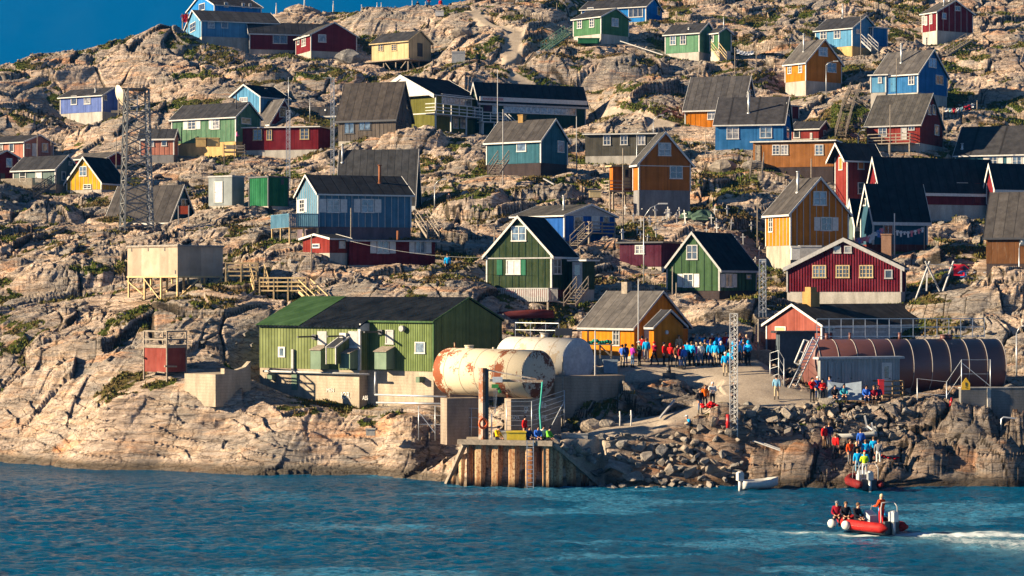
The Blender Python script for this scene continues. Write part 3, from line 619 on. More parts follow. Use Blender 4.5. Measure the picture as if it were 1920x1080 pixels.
H55 = house('long red building with pink lit gable and black ribbed roof behind the brown tank', 1437,1541,1772, 700,690,610,573, 38,167, pr(.27,.075,.055,worn=.25,board=.14,under=(.42,.16,.1)), felt((.05,.046,.043),along='x',seam=.3,patch=.8), 'L', bL=690, group=HG, name='long_building', cat='building',
      feats=[('L','w1',1464,618,20,12,S(pane=CREAM)),('R','w2',1555,618,18,10),('R','w2',1610,618,18,10),('R','w2',1650,618,18,10),('R','w2',1680,618,14,12)])
m = MB(); h = H55; x0,x1 = h.face('R',1560),h.face('R',1715); m.box((x0,-.08,h.face('R',1600,690)[1]),(x1,-.005,h.face('R',1600,613)[1]-.1)); m.build('white_boarding', GREYW, h.root)
q = H55.inv(P(1547,536,172)); m = MB(); xx = H55.face('R',1547)+1.5; m.box((xx-.48,H55.Ll/2-.45,H55.ze),(xx+.48,H55.Ll/2+.45,H55.za+1.05)); m.box((xx-.34,H55.Ll/2-.3,H55.za+1.05),(xx+.34,H55.Ll/2+.3,H55.za+1.4)); m.build('chimney', BRICK, H55.roof)
house('flat red extension with white fascia at the right end of the long building', 1765,1772,1842, 700,690,611,608, 20,176, RED, FX, 'F', group=HG, name='extension', cat='extension', terr=False, corner=False)

def corner_deck(h, xL, xC, xR, yf, th, Y, rail, mat, rmat, drop=3.0):
    d = Hs(); d.th = R(th); d.C = P(xC, yf, Y); Ll, Lr = d.face('L', xL), d.face('R', xR)
    def put(m, name, mt, par=None):
        m.v = [h.inv(d.loc(*v)) for v in m.v]; o = m.build(name, mt, h.root)
        if par: o.parent = par
        return o
    m = MB(); m.box((0,0,-.12),(Lr,Ll,0)); dk = put(m, 'deck', mat)
    m = MB()
    for f, W_ in (('R',Lr),('L',Ll)):
        fbox(m, f, 0, W_, rail-.03, rail+.05, -.05, .04); n = int(W_/.17)
        for i in range(n): t = W_*(i+.5)/n; fbox(m, f, t-.06, t+.06, -.1, rail-.03, 0, .03)
    put(m, 'railing', rmat, dk)
    for x, y in ((.1,.1),(Lr*.5,.1),(Lr-.1,.1),(.1,Ll*.5),(.1,Ll-.1)): m = MB(); m.box((x-.07,y-.07,-drop),(x+.07,y+.07,-.12)); put(m, 'stilt', mat)
corner_deck(H46, 508, 542, 598, 424, 22, 192.6, 1.05, NEWWOOD, PALEB)
# ------------------------------------------------------------------ writing on things
def text_mesh(body_, origin, right, up, height, width, mat, name, parent=None, inv=None):
    tx = bpy.data.curves.new('t', 'FONT'); tx.body = body_; tx.size = 1; tx.extrude = .01
    o = bpy.data.objects.new('t', tx); COL.objects.link(o); dg = bpy.context.evaluated_depsgraph_get()
    me = bpy.data.meshes.new_from_object(o.evaluated_get(dg)); bpy.data.objects.remove(o)
    xs = [v.co.x for v in me.vertices]; ys = [v.co.y for v in me.vertices]
    right = Vector(right).normalized(); up = Vector(up); n = right.cross(up).normalized(); origin = Vector(origin)
    for v in me.vertices:
        p = origin + right*((v.co.x-min(xs))/(max(xs)-min(xs))*width) + up*((v.co.y-min(ys))/(max(ys)-min(ys))*height) + n*(v.co.z+.012)
        v.co = Vector(inv(p)) if inv else p
    me.materials.clear(); me.materials.append(mat); ob = bpy.data.objects.new(name, me); COL.objects.link(ob); ob.parent = parent; return ob
CHALK = plain('white_graffiti_paint', (.62,.60,.56), .8)
def corrugated(rgb, pitch=.2, worn=.1, under=None): return pr(*[rgb], board=pitch, worn=worn, corr=True, under=under or rgb) if False else paint(rgb, board=pitch, worn=worn, corr=True, under=under or rgb)
def rusty(base, rust=(.22,.055,.02), amount=.5, rough=.6, scale=1.2, metal=0.0, along=None, spots=()):
    k = ('rusty', base, rust, amount, spots)
    if k in _mats: return _mats[k]
    m, t, b = base_mat('rusting_paint', rough, metal); co = objco(t)
    n1 = noise(t, scale*.55, 3, .6, co); n2 = noise(t, scale*5, 8, .75, co, .4); n = math_(t, 'ADD', math_(t, 'MULTIPLY', n1, .55), math_(t, 'MULTIPLY', n2, .45))
    if along:
        s = t.nodes.new('ShaderNodeSeparateXYZ'); t.links.new(co, s.inputs[0]); d = math_(t, 'ADD', math_(t,'MULTIPLY',s.outputs[0],along[0]), math_(t,'MULTIPLY',s.outputs[1],along[1]))
        for c0, w0, a0 in spots: n = math_(t, 'ADD', n, math_(t, 'MULTIPLY', math_(t, 'SUBTRACT', 1.0, math_(t, 'MULTIPLY', math_(t, 'ABSOLUTE', math_(t, 'SUBTRACT', d, c0)), 1.0/w0), True), a0))
    f = ramp(t, n, [(.56-amount*.12,(0,0,0)),(.575-amount*.12,(1,1,1))])
    c = mixc(t, f, mixc(t, n2, c4(base,.85), c4(base,1.1)), mixc(t, n2, c4(rust,.6), c4(rust,1.5)))
    t.links.new(c, b.inputs['Base Color']); bump(t, b, math_(t,'ADD',n2,f), .3, .02); _mats[k] = m; return m
def wood_stairs(name, label, a, b, width, mat, cat='stairs', group=None, rails=True):
    m = stairs_mb(a, b, width, rails=rails); o = m.build(name, mat, off=Vector(b)); o.location = b; return tag(o, label, cat, group)
# ------------------------------------------------------------------ green warehouse
GW = paint((.13,.175,.06), board=.21, worn=.12, corr=True, under=(.20,.24,.12)); GROOF = paint((.04,.088,.034), board=.35, worn=.1, corr=True, under=(.05,.15,.05))
CDK = concrete((.24,.19,.15), board=.22)
WROOF = paint((.007,.010,.016), board=.4, worn=0, corr=True, rough=.9)
CBOARD = concrete((.35,.29,.22), board=.22)
WH = house('green corrugated warehouse on a long concrete base beside the rusty tank', 503,813,940, 750,697,603,560, 54,162, GW, WROOF, 'R', bL=745, bR=735, group=None, name='warehouse', cat='warehouse', found=CBOARD, over=.18, ov2=.12, barge=.10, trim=paint((.07,.13,.05),worn=.1), terr=True,
     feats=[('L','w1',788,652,19,22,S(trim=WHITE,pane=GL3)),('L','w1',731,632,15,27,S(trim=GREYW,pane=GREYW))])
TERR.append(tuple(P(697,766,WH.depth('L',WH.face('L',697))-1.1))); TERR.append(tuple(P(560,750,WH.depth('L',WH.face('L',560))-1.1)))
h = WH; ta, tb = h.face('L', 690), h.Ll; pj = 1.0; k = h.k
m = MB(); e0 = h.ze-.18*k; zl = h.ze-pj*k-.04
m.box((-pj,ta,h.zw),(-.004,tb,zl)); fr = m.build('wall', paint((.17,.20,.08), board=.3, worn=.15, corr=True, under=(.3,.3,.18)), h.root)
m = MB(); m.prism([(-pj-.25,zl-.22*k+.02),(-.19,h.ze-.18*k+.035),(-.19,h.ze-.18*k+.15),(-pj-.25,zl-.22*k+.14)], 1, ta-.15, tb+.1); m.build('roof', WROOF, h.root)
tg = h.face('L', 574, off=.5); m = MB(); q = .1*math.sqrt(1+k*k); m.prism([(-pj-.28,zl-.24*k+.15),(h.Lr/2,h.za+.012+q+.006),(h.Lr/2,h.za+q+.05),(-pj-.28,zl-.24*k+.19)], 1, tg, tb+.15); m.build('roof', GROOF, h.root)
m = MB(); m.box((-pj+.03,ta+.03,-2.5),(0.0,tb-.03,h.zw-.003)); fd = m.build('foundation', CBOARD, h.root)
m = MB(); m.box((-pj-.04,ta-.1,h.zw),(-pj+.12,ta+.12,zl)); m.box((-pj-.03,ta-.14,zl-.3),(.0,ta-.02,zl+.25)); m.build('corner_board', WHITE, h.root)
def wpt(px, py, off=pj): t, z = h.face('L', px, py, off); return t, z
for px, py, w_, h_, mt in ((494+0,0,0,0,None),):
    pass
def wbox(px0,px1,py0,py1,o0,o1,name,mat,off=pj,sub=None):
    a = h.face('L',px0,off=off); b = h.face('L',px1,off=off); z1 = h.face('L',(px0+px1)/2,py0,off)[1]; z0 = h.face('L',(px0+px1)/2,py1,off)[1]
    m = MB(); fbox(m,'L',min(a,b),max(a,b),z0,z1,o0,o1); return m.build(name, mat, sub or h.root)
f = wbox(522,535,650,670,pj,pj+.06,'window',WHITE); wbox(525,532,653,667,pj+.06,pj+.07,'pane',GL3,sub=f)
for a,b in ((596,613),(654,672)): wbox(a,b,621,648,pj,pj+.06,'shutter',GREYW)
wbox(641,653,624,634,pj,pj+.3,'vent_box',WHITE); wbox(656,672,648,656,pj,pj+.08,'panel',WHITE)
wbox(549,553,655,696,pj+.05,pj+.2,'drain_pipe',GREYW)
GREYG = paint((.17,.24,.17), board=1.2, worn=.4, under=(.22,.24,.18))
for a,b,y0,y1,o in ((583,602,656,692,pj),(637,657,662,691,pj),(703,725,659,692,0.0)):     # hooded intakes
    a_, b_ = h.face('L',a,off=o+.9), h.face('L',b,off=o+.9); z0, z1 = h.face('L',a,y1,o+.9)[1], h.face('L',a,y0,o+.9)[1]; lo, hi = min(a_,b_), max(a_,b_)
    m = MB(); m.prism([(-o-.95,z0),(-o-.003,z0),(-o-.003,z1+.32),(-o-.95,z1)], 1, lo, hi); hd_ = m.build('hood', GREYG, h.root)
    m = MB(); m.prism([(-o-1.05,z1-.02),(-o-.003,z1+.335),(-o-.003,z1+.38),(-o-1.05,z1+.03)], 1, lo-.06, hi+.06); m.build('lid', GREYWOOD, hd_)
a_, b_ = h.face('L',613,off=pj+1.6), h.face('L',629,off=pj+1.6); z0, z1 = h.face('L',613,682,pj+1.6)[1], h.face('L',613,651,pj+1.6)[1]; lo, hi = min(a_,b_), max(a_,b_)
m = MB(); m.prism([(-pj-1.6,z0),(-pj-.003,z0),(-pj-.003,z1+.75),(-pj-1.6,z1)], 1, lo, hi); sl = m.build('loading_hatch', paint((.17,.20,.08), board=.3, worn=.15, corr=True, under=(.3,.3,.18)), h.root)
m = MB(); m.prism([(-pj-1.7,z1-.03),(-pj-.003,z1+.77),(-pj-.003,z1+.83),(-pj-1.7,z1+.03)], 1, lo-.0, hi+.0); m.build('lid', DARKM, sl)
m = MB()
for t in (lo-.07, hi+.02):
    m.box((-pj-1.66,t,z0-.03),(-pj-1.56,t+.06,z1)); m.beam((-pj-1.68,t+.03,z1-.02),(-pj-.02,t+.03,z1+.78),.07,.12)
m.build('trim', WHITE, sl)
for x0,x1,yy,o in ((559,588,631,pj),(617,644,630,pj),(684,712,622,.0)):   # hoist bars standing out of the wall
    t, z = h.face('L', x1, yy, o+.2); m = MB(); m.beam((-o,t,z),(-o-2.0,t,z),.12); m.box((-o-.2,t-.2,z-.2),(-o-.0,t+.2,z+.15)); m.build('hoist_bar', DARKM, h.root)
m = MB(); t, z = h.face('L',757,616); m.tube([(0,t,z),(-.35,t,z)],.22,12); m.build('fan', GREYW, h.root)
t0, t1 = h.face('L',494,off=pj+.25), h.face('L',692,off=pj+.25); z = h.face('L',600,699,pj+.25)[1]; m = MB(); m.tube([(-pj-.25,t0,z),(-pj-.25,t1,z)],.09,8); m.build('pipe', GREYW, h.root)
wbox(547,558,702,731,pj,pj+.04,'hatch_door',GREYG); wbox(509,518,701,712,pj,pj+.5,'vent_box',GREYG)
wbox(789,796,706,717,0,.6,'vent_box',GREYG,off=0.0)
def on_L(px,py,off): t,z = h.face('L',px,py,off); return h.loc(-off,t,z)
for s_, x0, x1, y0, y1 in (('MEN',613,626,735,728),('IOR',640,656,748,735),('ASS',680,690,750,742)):
    p0 = on_L(x0,y0,pj); p1 = on_L(x1,y0,pj); p2 = on_L(x0,y1,pj)
    text_mesh(s_, p0, p1-p0, (0,0,1), (p2-p0).z, (p1-p0).length, CHALK, 'graffiti', fd, h.inv)
for px,py,Y in ((640,757,159.5),(560,742,164)): pass
# ------------------------------------------------------------------ tanks
def tank(name, label, c1, c2, r, mat, capmat, bands=0, bandmat=None, seam=None, hatch=(), dome=.35, n=48):
    c1 = Vector(c1); c2 = Vector(c2); d = (c2-c1).normalized(); root = empty(name, c1, 0, label, 'tank')
    L = (c2-c1).length; pts = []; rs = []
    for i in range(7): a = math.pi/2*(1-i/6); pts.append(c1 - d*(dome*math.sin(a))); rs.append(max(.02, r*math.cos(a)**.55) if a > 1e-6 else r)
    pts.append(c2); rs.append(r)
    m = MB(); m.tube(pts, rs, n); m.build('shell', mat, root, off=c1)
    m = MB(); m.tube([c2, c2+d*.03, c2+d*.10], [r*.995, r*.97, r*.6], n); m.build('end_cap', capmat, root, off=c1)
    for i in range(bands):
        q = c1 + d*L*(i+.0)/(bands-1); m = MB(); m.tube([q-d*.025, q+d*.025], r+.02, n); m.build('band', bandmat, root, off=c1)
    if seam:
        for fr in seam: q = c1+d*L*fr; m = MB(); m.tube([q-d*.02, q+d*.02], r+.012, n); m.build('weld_seam', GREYWOOD, root, off=c1)
    for fr, rr, hh in hatch: q = c1+d*L*fr+Vector((0,0,r-.05)); m = MB(); m.tube([q, q+Vector((0,0,hh))], rr, 14); m.tube([q+Vector((0,0,hh)), q+Vector((0,0,hh+.06))], rr*1.15, 14); m.build('hatch', mat, root, off=c1)
    return root, d
CREAMT = rusty((.54,.45,.31), (.19,.055,.022), -.1, scale=1.3, along=(.70,-.714), spots=((.3,1.3,.16),(6.3,1.2,.13))); CREAMC = rusty((.42,.34,.26), (.11,.032,.016), .5, scale=1.2)
C2 = P(1009,702,149.5); ax = Vector((.70,-.714,0)); C1 = C2 - ax*8.6
T1, d1 = tank('fuel_tank', 'rust-streaked cream fuel tank on concrete supports, the nearer of the two', C1, C2, 1.62, CREAMT, CREAMC, seam=(.12,.3,.47,.7,.84), hatch=((.22,.3,.2),(.05,.05,.35),(.5,.07,.1)))
for fr in (.13,.80):
    q = C1+ax*8.6*fr; m = MB(); s_ = Vector((.714,.70,0))
    m.beam(q-s_*1.25+Vector((0,0,-1.25)), q-s_*1.15+Vector((0,0,-1.85)), .14); m.build('strap_foot', CREAMT, T1, off=C1)
C4 = P(1084,677,155.5); C3 = C4-ax*6.6
T2, d2 = tank('fuel_tank', 'pale grey fuel tank with smooth shaded end standing behind the rusty one', C3, C4, 1.6, rusty((.47,.43,.37),(.35,.28,.2),.1,scale=.9), plain('shaded_tank_grey',(.33,.34,.36),.6), seam=(.25,.55,.8), hatch=((.5,.25,.25),))  # end cap greyer than the shell: its shade is put into the colour
m = MB(); q = C3+ax*2+Vector((0,0,1.6))
for fr in (0.05,.25,.45,.62): 
    p = C3+ax*7.6*fr+Vector((0,0,1.5)); m.beam(p,p+Vector((0,0,1.1)),.05)
m.beam(C3+ax*.4+Vector((0,0,2.6)),C3+ax*4.7+Vector((0,0,2.6)),.05); m.beam(C3+ax*.4+Vector((0,0,2.1)),C3+ax*4.7+Vector((0,0,2.1)),.04); m.build('railing', GALV, T2, off=C3)
m = MB(); p = C3+ax*5.2+Vector((0,0,1.75)); m.box((p.x-.6,p.y-.3,p.z),(p.x+.6,p.y+.3,p.z+.5)); m.tube([p+Vector((.6,0,.35)),p+Vector((1.7,0,.35)),p+Vector((1.7,0,-1.2))],.07,8); m.tube([p+Vector((-1.7,0,.2)),p+Vector((-.6,0,.2))],.06,8); m.build('pump', DARKM, T2, off=C3)
def slab(name, label, cat, xL, xC, xR, yt, bC, th, Y, mat, cap=None, deep=1.0):
    hh = Hs(); hh.th = R(th); hh.C = P(xC, bC, Y); hh.root = empty(name, hh.C, hh.th)
    tag(hh.root, label, cat); a, b = hh.face('L', xL), hh.face('R', xR); z = CH+(540-yt)*Y/F-hh.C.z; hh.Ll, hh.Lr, hh.zt = a, b, z
    m = MB(); m.box((0,0,-deep),(b,a,z)); m.build('concrete_block', mat, hh.root)
    return hh
sA = slab('tank_support', 'narrow concrete support wall under the left end of the rusty tank', 'support', 826,838,898, 747,806, 24,149.6, CDK)
sB = slab('tank_support', 'concrete support wall with chalk graffiti under the middle of the rusty tank', 'support', 946,958,1052, 748,806, 24,148.6, CDK)
rt = slab('retaining_wall', 'stepped concrete retaining wall below the grey tank and the plaza', 'wall', 1022,1040,1172, 706,790, 24,151.6, CDK)
for q_ in ((1100,762),(1140,740),(1168,718)): TERR.append(tuple(P(*q_, rt.depth('R', rt.face('R', q_[0]))-.4)))
for s_, x0, x1, y0, y1 in (('SP',983,990,775,763),('NOIA',960,974,787,780),('SOFIE',1004,1026,787,778),('alle',1009,1024,765,752)):
    def on_R(px,py): t,z = sB.face('R',px,py,0); return sB.loc(t,0,z)
    p0 = on_R(x0,y0); p1 = on_R(x1,y0); p2 = on_R(x0,y1); text_mesh(s_, p0, p1-p0, (0,0,1), (p2-p0).z, (p1-p0).length, CHALK, 'graffiti', sB.root, sB.inv)
# long pipes in front of the warehouse base
for i,(a,b,y0,y1,Y) in enumerate(((703,838,740,744,158.2),(706,830,755,757,158.0))):
    p, q = P(a,y0,Y), P(b,y1,Y-4); m = MB(); m.tube([p,q],.075,8)
    if i == 0: m.tube([p, P(704,697,Y)],.07,8)
    o = m.build('pipe', GALV, off=p); o.location = p; tag(o, ['upper silvery pipe running from the warehouse to the rusty tank','lower silvery pipe running from the warehouse to the rusty tank'][i], 'pipe')
# brown tank
BR = plain('brown_tank_paint', (.115,.042,.034), .5, var=.2, scale=.8); TB = P(1524,688,158.5); ax2 = Vector((math.cos(R(9)),math.sin(R(9)),0))
xe = (1868-960)/F; Lb = (xe*TB.y-TB.x)/(ax2.x-xe*ax2.y)
T3, d3 = tank('storage_tank', 'long brown storage tank with white bands and a walkway rail on top', TB, TB+ax2*Lb, 1.95, BR, BR, bands=11, bandmat=plain('worn_band',(.30,.27,.25)), dome=.5, hatch=((.075,.14,.4),(.2,.1,.45),(.47,.12,.45),(.71,.25,.3),(.74,.25,.3)))
m = MB(); u = Vector((0,0,1)); base_ = TB+u*2.05
for i in range(15):
    p = base_+ax2*(.3+(Lb-1.2)*i/14); m.beam(p,p+u*1.35,.05)
for z in (.1,.75,1.35): m.beam(base_+ax2*.3+u*z, base_+ax2*(Lb-.9)+u*z, .05)
m.build('railing', GALV, T3, off=TB)
for i in range(5):
    q = TB+ax2*(1+(Lb-2)*i/4); m = MB(); m.box((q.x-.2,q.y-1.3,-1+TB.z-3.2),(q.x+.2,q.y+1.3,TB.z-1.5)); m.build('saddle', CGREY, T3, off=TB)
m = MB(); a = P(1531,632,156.5); b = P(1482,735,155.5); s_ = Vector((0.25,.25,0)); m.beam(a-s_,b-s_,.07); m.beam(a+s_,b+s_,.07)
for i in range(16): p = a.lerp(b,(i+.5)/16); m.beam(p-s_,p+s_,.05)
o = m.build('ladder', GALV, off=b); o.location = b; tag(o,'steep metal ladder leaning against the left end of the brown tank','ladder')
m = MB(); a, b, c, d_ = P(1508,637,157), P(1490,680,156.4), P(1498,684,156.4), P(1517,640,157); 
for p,q in ((a,b),(b,c),(c,d_),(d_,a),(a.lerp(b,.5),d_.lerp(c,.5))): m.beam(p,q,.09)
o = m.build('gate_frame', WHITE, off=b); o.location = b; tag(o,'white tubular frame tilted beside the metal ladder of the brown tank','frame')
# metal sheds, containers, huts
SHM = paint((.27,.29,.30), board=.22, worn=.35, corr=True, rough=.4, under=(.36,.27,.19))
M1 = house('silver metal equipment shed in front of the brown storage tank', 1533,1538,1687, 750,748,673,672, 18,153.6, SHM, GALV, 'F', name='metal_shed', cat='shed', corner=False, trim=GREYW, bR=752, over=.22,
     feats=[('R','d',1662,680,738,18,WHITE,S(glass=True)),('R','d',1564,679,738,22,SHM),('R','d',1588,679,738,22,SHM)])
deck(M1,'R',1655,1694,741,1.4,.95,'h',WOOD,zb=-1.2,n=3)
for i,(x0,x1,y0,y1,y2) in enumerate(((1552,1582,715,719,750),(1585,1615,719,715,750))):
    a,b = P(x0,y2,152.3),P(x1,y2,152.1); c,d_ = P(x1,y1,152.9),P(x0,y0,152.9); n = Vector((0,-.05,0)); m = MB()
    m.add([a,b,c,d_,a+n,b+n,c+n,d_+n],[(0,1,2,3),(7,6,5,4),(0,4,5,1),(1,5,6,2),(2,6,7,3),(3,7,4,0)]); o = m.build('leaning_sheet', plain('blue_grey_sheet',(.26,.31,.36),.5), off=a); o.location = a
    tag(o, ['left one of two pale metal panels leaning on the silver shed','right one of two pale metal panels leaning on the silver shed'][i], 'panel')
m = MB(); p = P(1652,737,152.2); m.box((p.x-.18,p.y-.15,p.z-.1),(p.x+.18,p.y+.15,p.z+.85)); m.box((p.x-.2,p.y-.17,p.z+.85),(p.x+.2,p.y+.17,p.z+.92)); o = m.build('fire_cabinet', plain('red_enamel',(.45,.015,.015),.4), off=p); o.location = p; tag(o,'red fire cabinet standing at the steps of the silver shed','cabinet')
M0 = house('dark slate grey steel container between the long red building and the silver shed', 1455,1462,1528, 697,692,624,623, 10,163, plain('slate_sheet',(.06,.075,.09),.6), DARKM, 'F', name='container', cat='container', corner=False, trim=DARKM, terr=False)
K1 = house('pale grey insulated cabin with a white door beside the green container', 391,435,458, 388,385,331,330, 56,226, paint((.26,.29,.30),board=1.1,worn=.2,under=(.3,.3,.28)), GREYW, 'F', name='cabin', cat='cabin', corner=False, bL=385, trim=GREYW, over=.05,
     feats=[('L','d',410,340,380,16,WHITE)])
K2 = house('bright green container cabin with dark frame beside the pale grey cabin', 467,503,541, 390,386,332,331, 44,223, paint((.018,.12,.05),board=.3,worn=.1,corr=True,under=(.02,.2,.06)), DARKM, 'F', name='container', cat='container', trim=DARKM, bL=388, over=.06,
     feats=[('R','d',529,336,346,5,DARKM)])
K3 = house('plywood water shed standing on timber stilts above the bare rock', 239,333,418, 545,517,462,460, 46,180, PLY, GREYW, 'F', name='stilt_shed', cat='shed', corner=False, open_under=True, bL=552, bR=535, over=.06, trim=GREYWOOD)
st = [(a*K3.Lr,b*K3.Ll) for a in (.01,.5,.97) for b in (.01,.33,.66,.98)]
stilts(K3, st, K3.zw-.01, NEWWOOD, braces=[((0,K3.Ll,K3.zw-.4),(0,K3.Ll*.68,-.3)),((0,K3.Ll*.68,K3.zw-.1),(0,K3.Ll*.35,-.7)),((K3.Lr*.5,0,K3.zw-.1),(.2,0,-.5)),((K3.Lr,0,K3.zw-.1),(K3.Lr*.55,0,-.2))])
m = MB(); m.box((-.05,-.05,K3.zw-.14),(K3.Lr+.05,K3.Ll+.05,K3.zw-.004)); m.build('floor_frame', NEWWOOD, K3.root)
for a in (247,278,309,329): wb = None; m = MB(); t = K3.face('L', a); fbox(m,'L',t-.05,t+.05,K3.ze-.35,K3.ze-.08,0,.03) if a < 320 else fbox(m,'L',t-.05,t+.05,K3.zw+.15,K3.zw+.45,0,.03); m.build('hinge', DARKM, K3.root)
# timber walkway
def walkway(label, pts, hgt, mat, width=1.2):
    root = empty('walkway', pts[-1], 0, label, 'walkway'); off = Vector(pts[-1])
    for a, b in zip(pts[:-1], pts[1:]):
        a, b = Vector(a), Vector(b)
        if abs(a.z-b.z) > .4: m = stairs_mb(a, b, width); m.build('stair', mat, root, off=off); continue
        d = (b-a).normalized(); s_ = Vector((-d.y,d.x,0))*width/2; m = MB(); m.beam(a,b,width,.1); m.build('platform', mat, root, off=off)
        m = MB(); n = max(2,int((b-a).length/1.1)+1)
        for sg in (-1,1):
            for i in range(n):
                p = a.lerp(b,i/(n-1))+s_*sg; m.beam(p-Vector((0,0,.15)),p+Vector((0,0,1.0)),.09)
            for z in (.35,.68,1.02): m.beam(a+s_*sg+Vector((0,0,z)),b+s_*sg+Vector((0,0,z)),.05,.11)
        m.build('railing', mat, root, off=off)
        for i in range(n):
            for sg in (-1,1):
                p = a.lerp(b,i/(n-1))+s_*sg; m = MB(); m.beam(p-Vector((0,0,.1)), p-Vector((0,0,hgt)),.12); m.build('stilt', mat, root, off=off)
    return root
walkway('yellow timber walkway with railings and steps above the green warehouse roof', [P(425,517,181),P(482,517,181),P(490,545,179.5),P(570,545,179),P(603,577,177)], 2.0, NEWWOOD)
# red lookout box and concrete basin
LK = slab('concrete_basin', 'open concrete basin on the rock below the red lookout box', 'basin', 346,404,470, 702,737, 52,161.5, CBOARD)
m = MB(); m.box((-.0,LK.Ll-.3,LK.zt),(.3,LK.Ll,LK.zt)) if False else None
m = MB(); m.prism([(LK.Lr*.25,LK.zt+.004),(LK.Lr,LK.zt+.004),(LK.Lr,LK.zt+.85),(LK.Lr*.85,LK.zt+.45),(LK.Lr*.6,LK.zt+.25),(LK.Lr*.25,LK.zt+.4)], 1, LK.Ll*.0, LK.Ll*.12); m.build('curved_wall', CBOARD, LK.root)
RB = house('weathered red box hut with an open railing on its roof', 270,313,349, 708,698,652,651, 48,165.5, pr(.25,.055,.042,board=1.2,worn=.3,under=(.35,.18,.13)), GREYWOOD, 'F', name='lookout_hut', cat='hut', corner=False, open_under=True, bL=705, over=.02, trim=GREYWOOD)
m = MB(); zt = RB.ze+.1; top = RB.face('L',290,621)[1]
cs = [(0,0),(RB.Lr,0),(RB.Lr,RB.Ll),(0,RB.Ll)]
for i,(x,y) in enumerate(cs):
    m.box((x-.05,y-.05,-1.0),(x+.05,y+.05,top)); x2,y2 = cs[(i+1)%4]
    for z in (zt+.05, zt+(top-zt)*.45, top): m.beam((x,y,z),(x2,y2,z),.05,.12)
m.build('railing', GREYWOOD, RB.root)
z = RB.face('L',309,685)[1]
for a_,b_,w_ in (((-.1,1.0,z-.5),(-.1,.1,z-.55),.08),((RB.Lr*.45,-.1,z-.1),(-.3,-.1,z-.05),.12),((-.15,RB.Ll-.2,z+.5),(-.55,RB.Ll+.5,z+.8),.14)): m = MB(); m.beam(a_,b_,w_); m.build('batten', GREYWOOD, RB.root)
# ------------------------------------------------------------------ pier
SHEET = None
def sheet_mat():
    m, t, b = base_mat('rusty_sheet_piling', .8, .1); co = objco(t)
    mp = t.nodes.new('ShaderNodeMapping'); mp.inputs['Scale'].default_value = (1.6,1.6,.14); t.links.new(co, mp.inputs[0])
    n = noise(t, 1.6, 6, .7, mp.outputs[0]); n2 = noise(t, 7, 5, .7, co)
    c = ramp(t, n, [(.33,(.05,.018,.010)),(.43,(.26,.11,.05)),(.50,(.38,.23,.12)),(.6,(.43,.31,.19)),(.72,(.34,.16,.07))])
    c = mixc(t, ramp(t, n2, [(.5,(0,0,0)),(.6,(.8,.8,.8))]), c, (.15,.05,.02,1))
    s = t.nodes.new('ShaderNodeSeparateXYZ'); t.links.new(co, s.inputs[0]); c = mixc(t, ramp(t, math_(t,'ADD',s.outputs[2],math_(t,'MULTIPLY',n2,.6)), [(.35,(1,1,1)),(.9,(0,0,0))]), c, (.02,.015,.012,1))
    t.links.new(c, b.inputs['Base Color']); bump(t, b, n2, .4, .03); return m
SHEET = sheet_mat()
PA, PB_ = P(876,828,146.0), P(1034,828,144.3); PA.z = PB_.z; PZ = PA.z; PL, PR = P(838,908,148.6), P(1126,912,147.0)
pier = empty('pier', Vector((PA.x,PA.y,0)), 0, 'steel sheet pile pier with timber edge beam and a ladder', 'pier'); po = Vector((PA.x,PA.y,0))
def piling(a, b, za, zb_, amp=.42, pitch=1.15):
    a = Vector((a.x,a.y,0)); b = Vector((b.x,b.y,0)); d = b-a; L = d.length; d.normalize(); nrm = Vector((d.y,-d.x,0)); pts = []
    t = 0; k = 0; prof = [(0,0),(.18,0),(.30,1),(.48,1),(.60,0)]
    while t < L:
        for q, o in ((0,0),(.32,0),(.5,1),(.82,1)):
            tt = t+q*pitch
            if tt <= L: pts.append((tt, o*amp))
        t += pitch
    pts.append((L, 0)); m = MB(); n = len(pts); vs = []
    for tt, o in pts: p = a+d*tt+nrm*(o-amp); vs.append((p.x,p.y,-2.5)); 
    for tt, o in pts: p = a+d*tt+nrm*(o-amp); vs.append((p.x,p.y,za+(zb_-za)*tt/L))
    m.add(vs, [(i,i+1,n+i+1,n+i) for i in range(n-1)]); return m
for a,b,za,zb_ in ((PA,PB_,PZ-.2,PZ-.2),(PL,PA,-.05,PZ-.25),(PB_,PR,PZ-.25,-.1)):
    piling(a,b,za,zb_).build('sheet_piling', SHEET, pier, off=po, fix=False)
m = MB(); m.beam(PA+Vector((-.6,-.05,-.12)),PB_+Vector((.1,-.05,-.12)),.4,.32); m.build('edge_beam', GREYWOOD, pier, off=po)
for a,b in ((PA+Vector((-.1,0,-.15)),PL),(PB_+Vector((.1,0,-.15)),PR)): m = MB(); m.beam(a,b,.3,.25); m.build('edge_beam', GREYWOOD, pier, off=po)
m = MB(); m.add([(PA.x,PA.y+.6,PZ-.12),(PB_.x,PB_.y+.6,PZ-.12),(PB_.x+.0,PB_.y+5.0,PZ-.02),(PA.x-.1,PA.y+3.2,PZ-.02),(PA.x,PA.y+.6,-.5),(PB_.x,PB_.y+.6,-.5),(PB_.x+.0,PB_.y+5.0,-.5),(PA.x-.1,PA.y+3.2,-.5)],[(0,1,2,3),(7,6,5,4),(0,4,5,1),(1,5,6,2),(2,6,7,3),(3,7,4,0)]); m.build('deck', concrete((.36,.30,.23)), pier, off=po)
m = MB(); x0,x1 = P(988,828,144.4).x,P(1000,828,144.4).x
for x in (x0,x1): m.beam((x,144.3,-1),(x,144.3,PZ+.1),.06)
for i in range(11): m.beam((x0,144.3,.1+i*.28),(x1,144.3,.1+i*.28),.04)
m.build('ladder', GALV, pier, off=po)
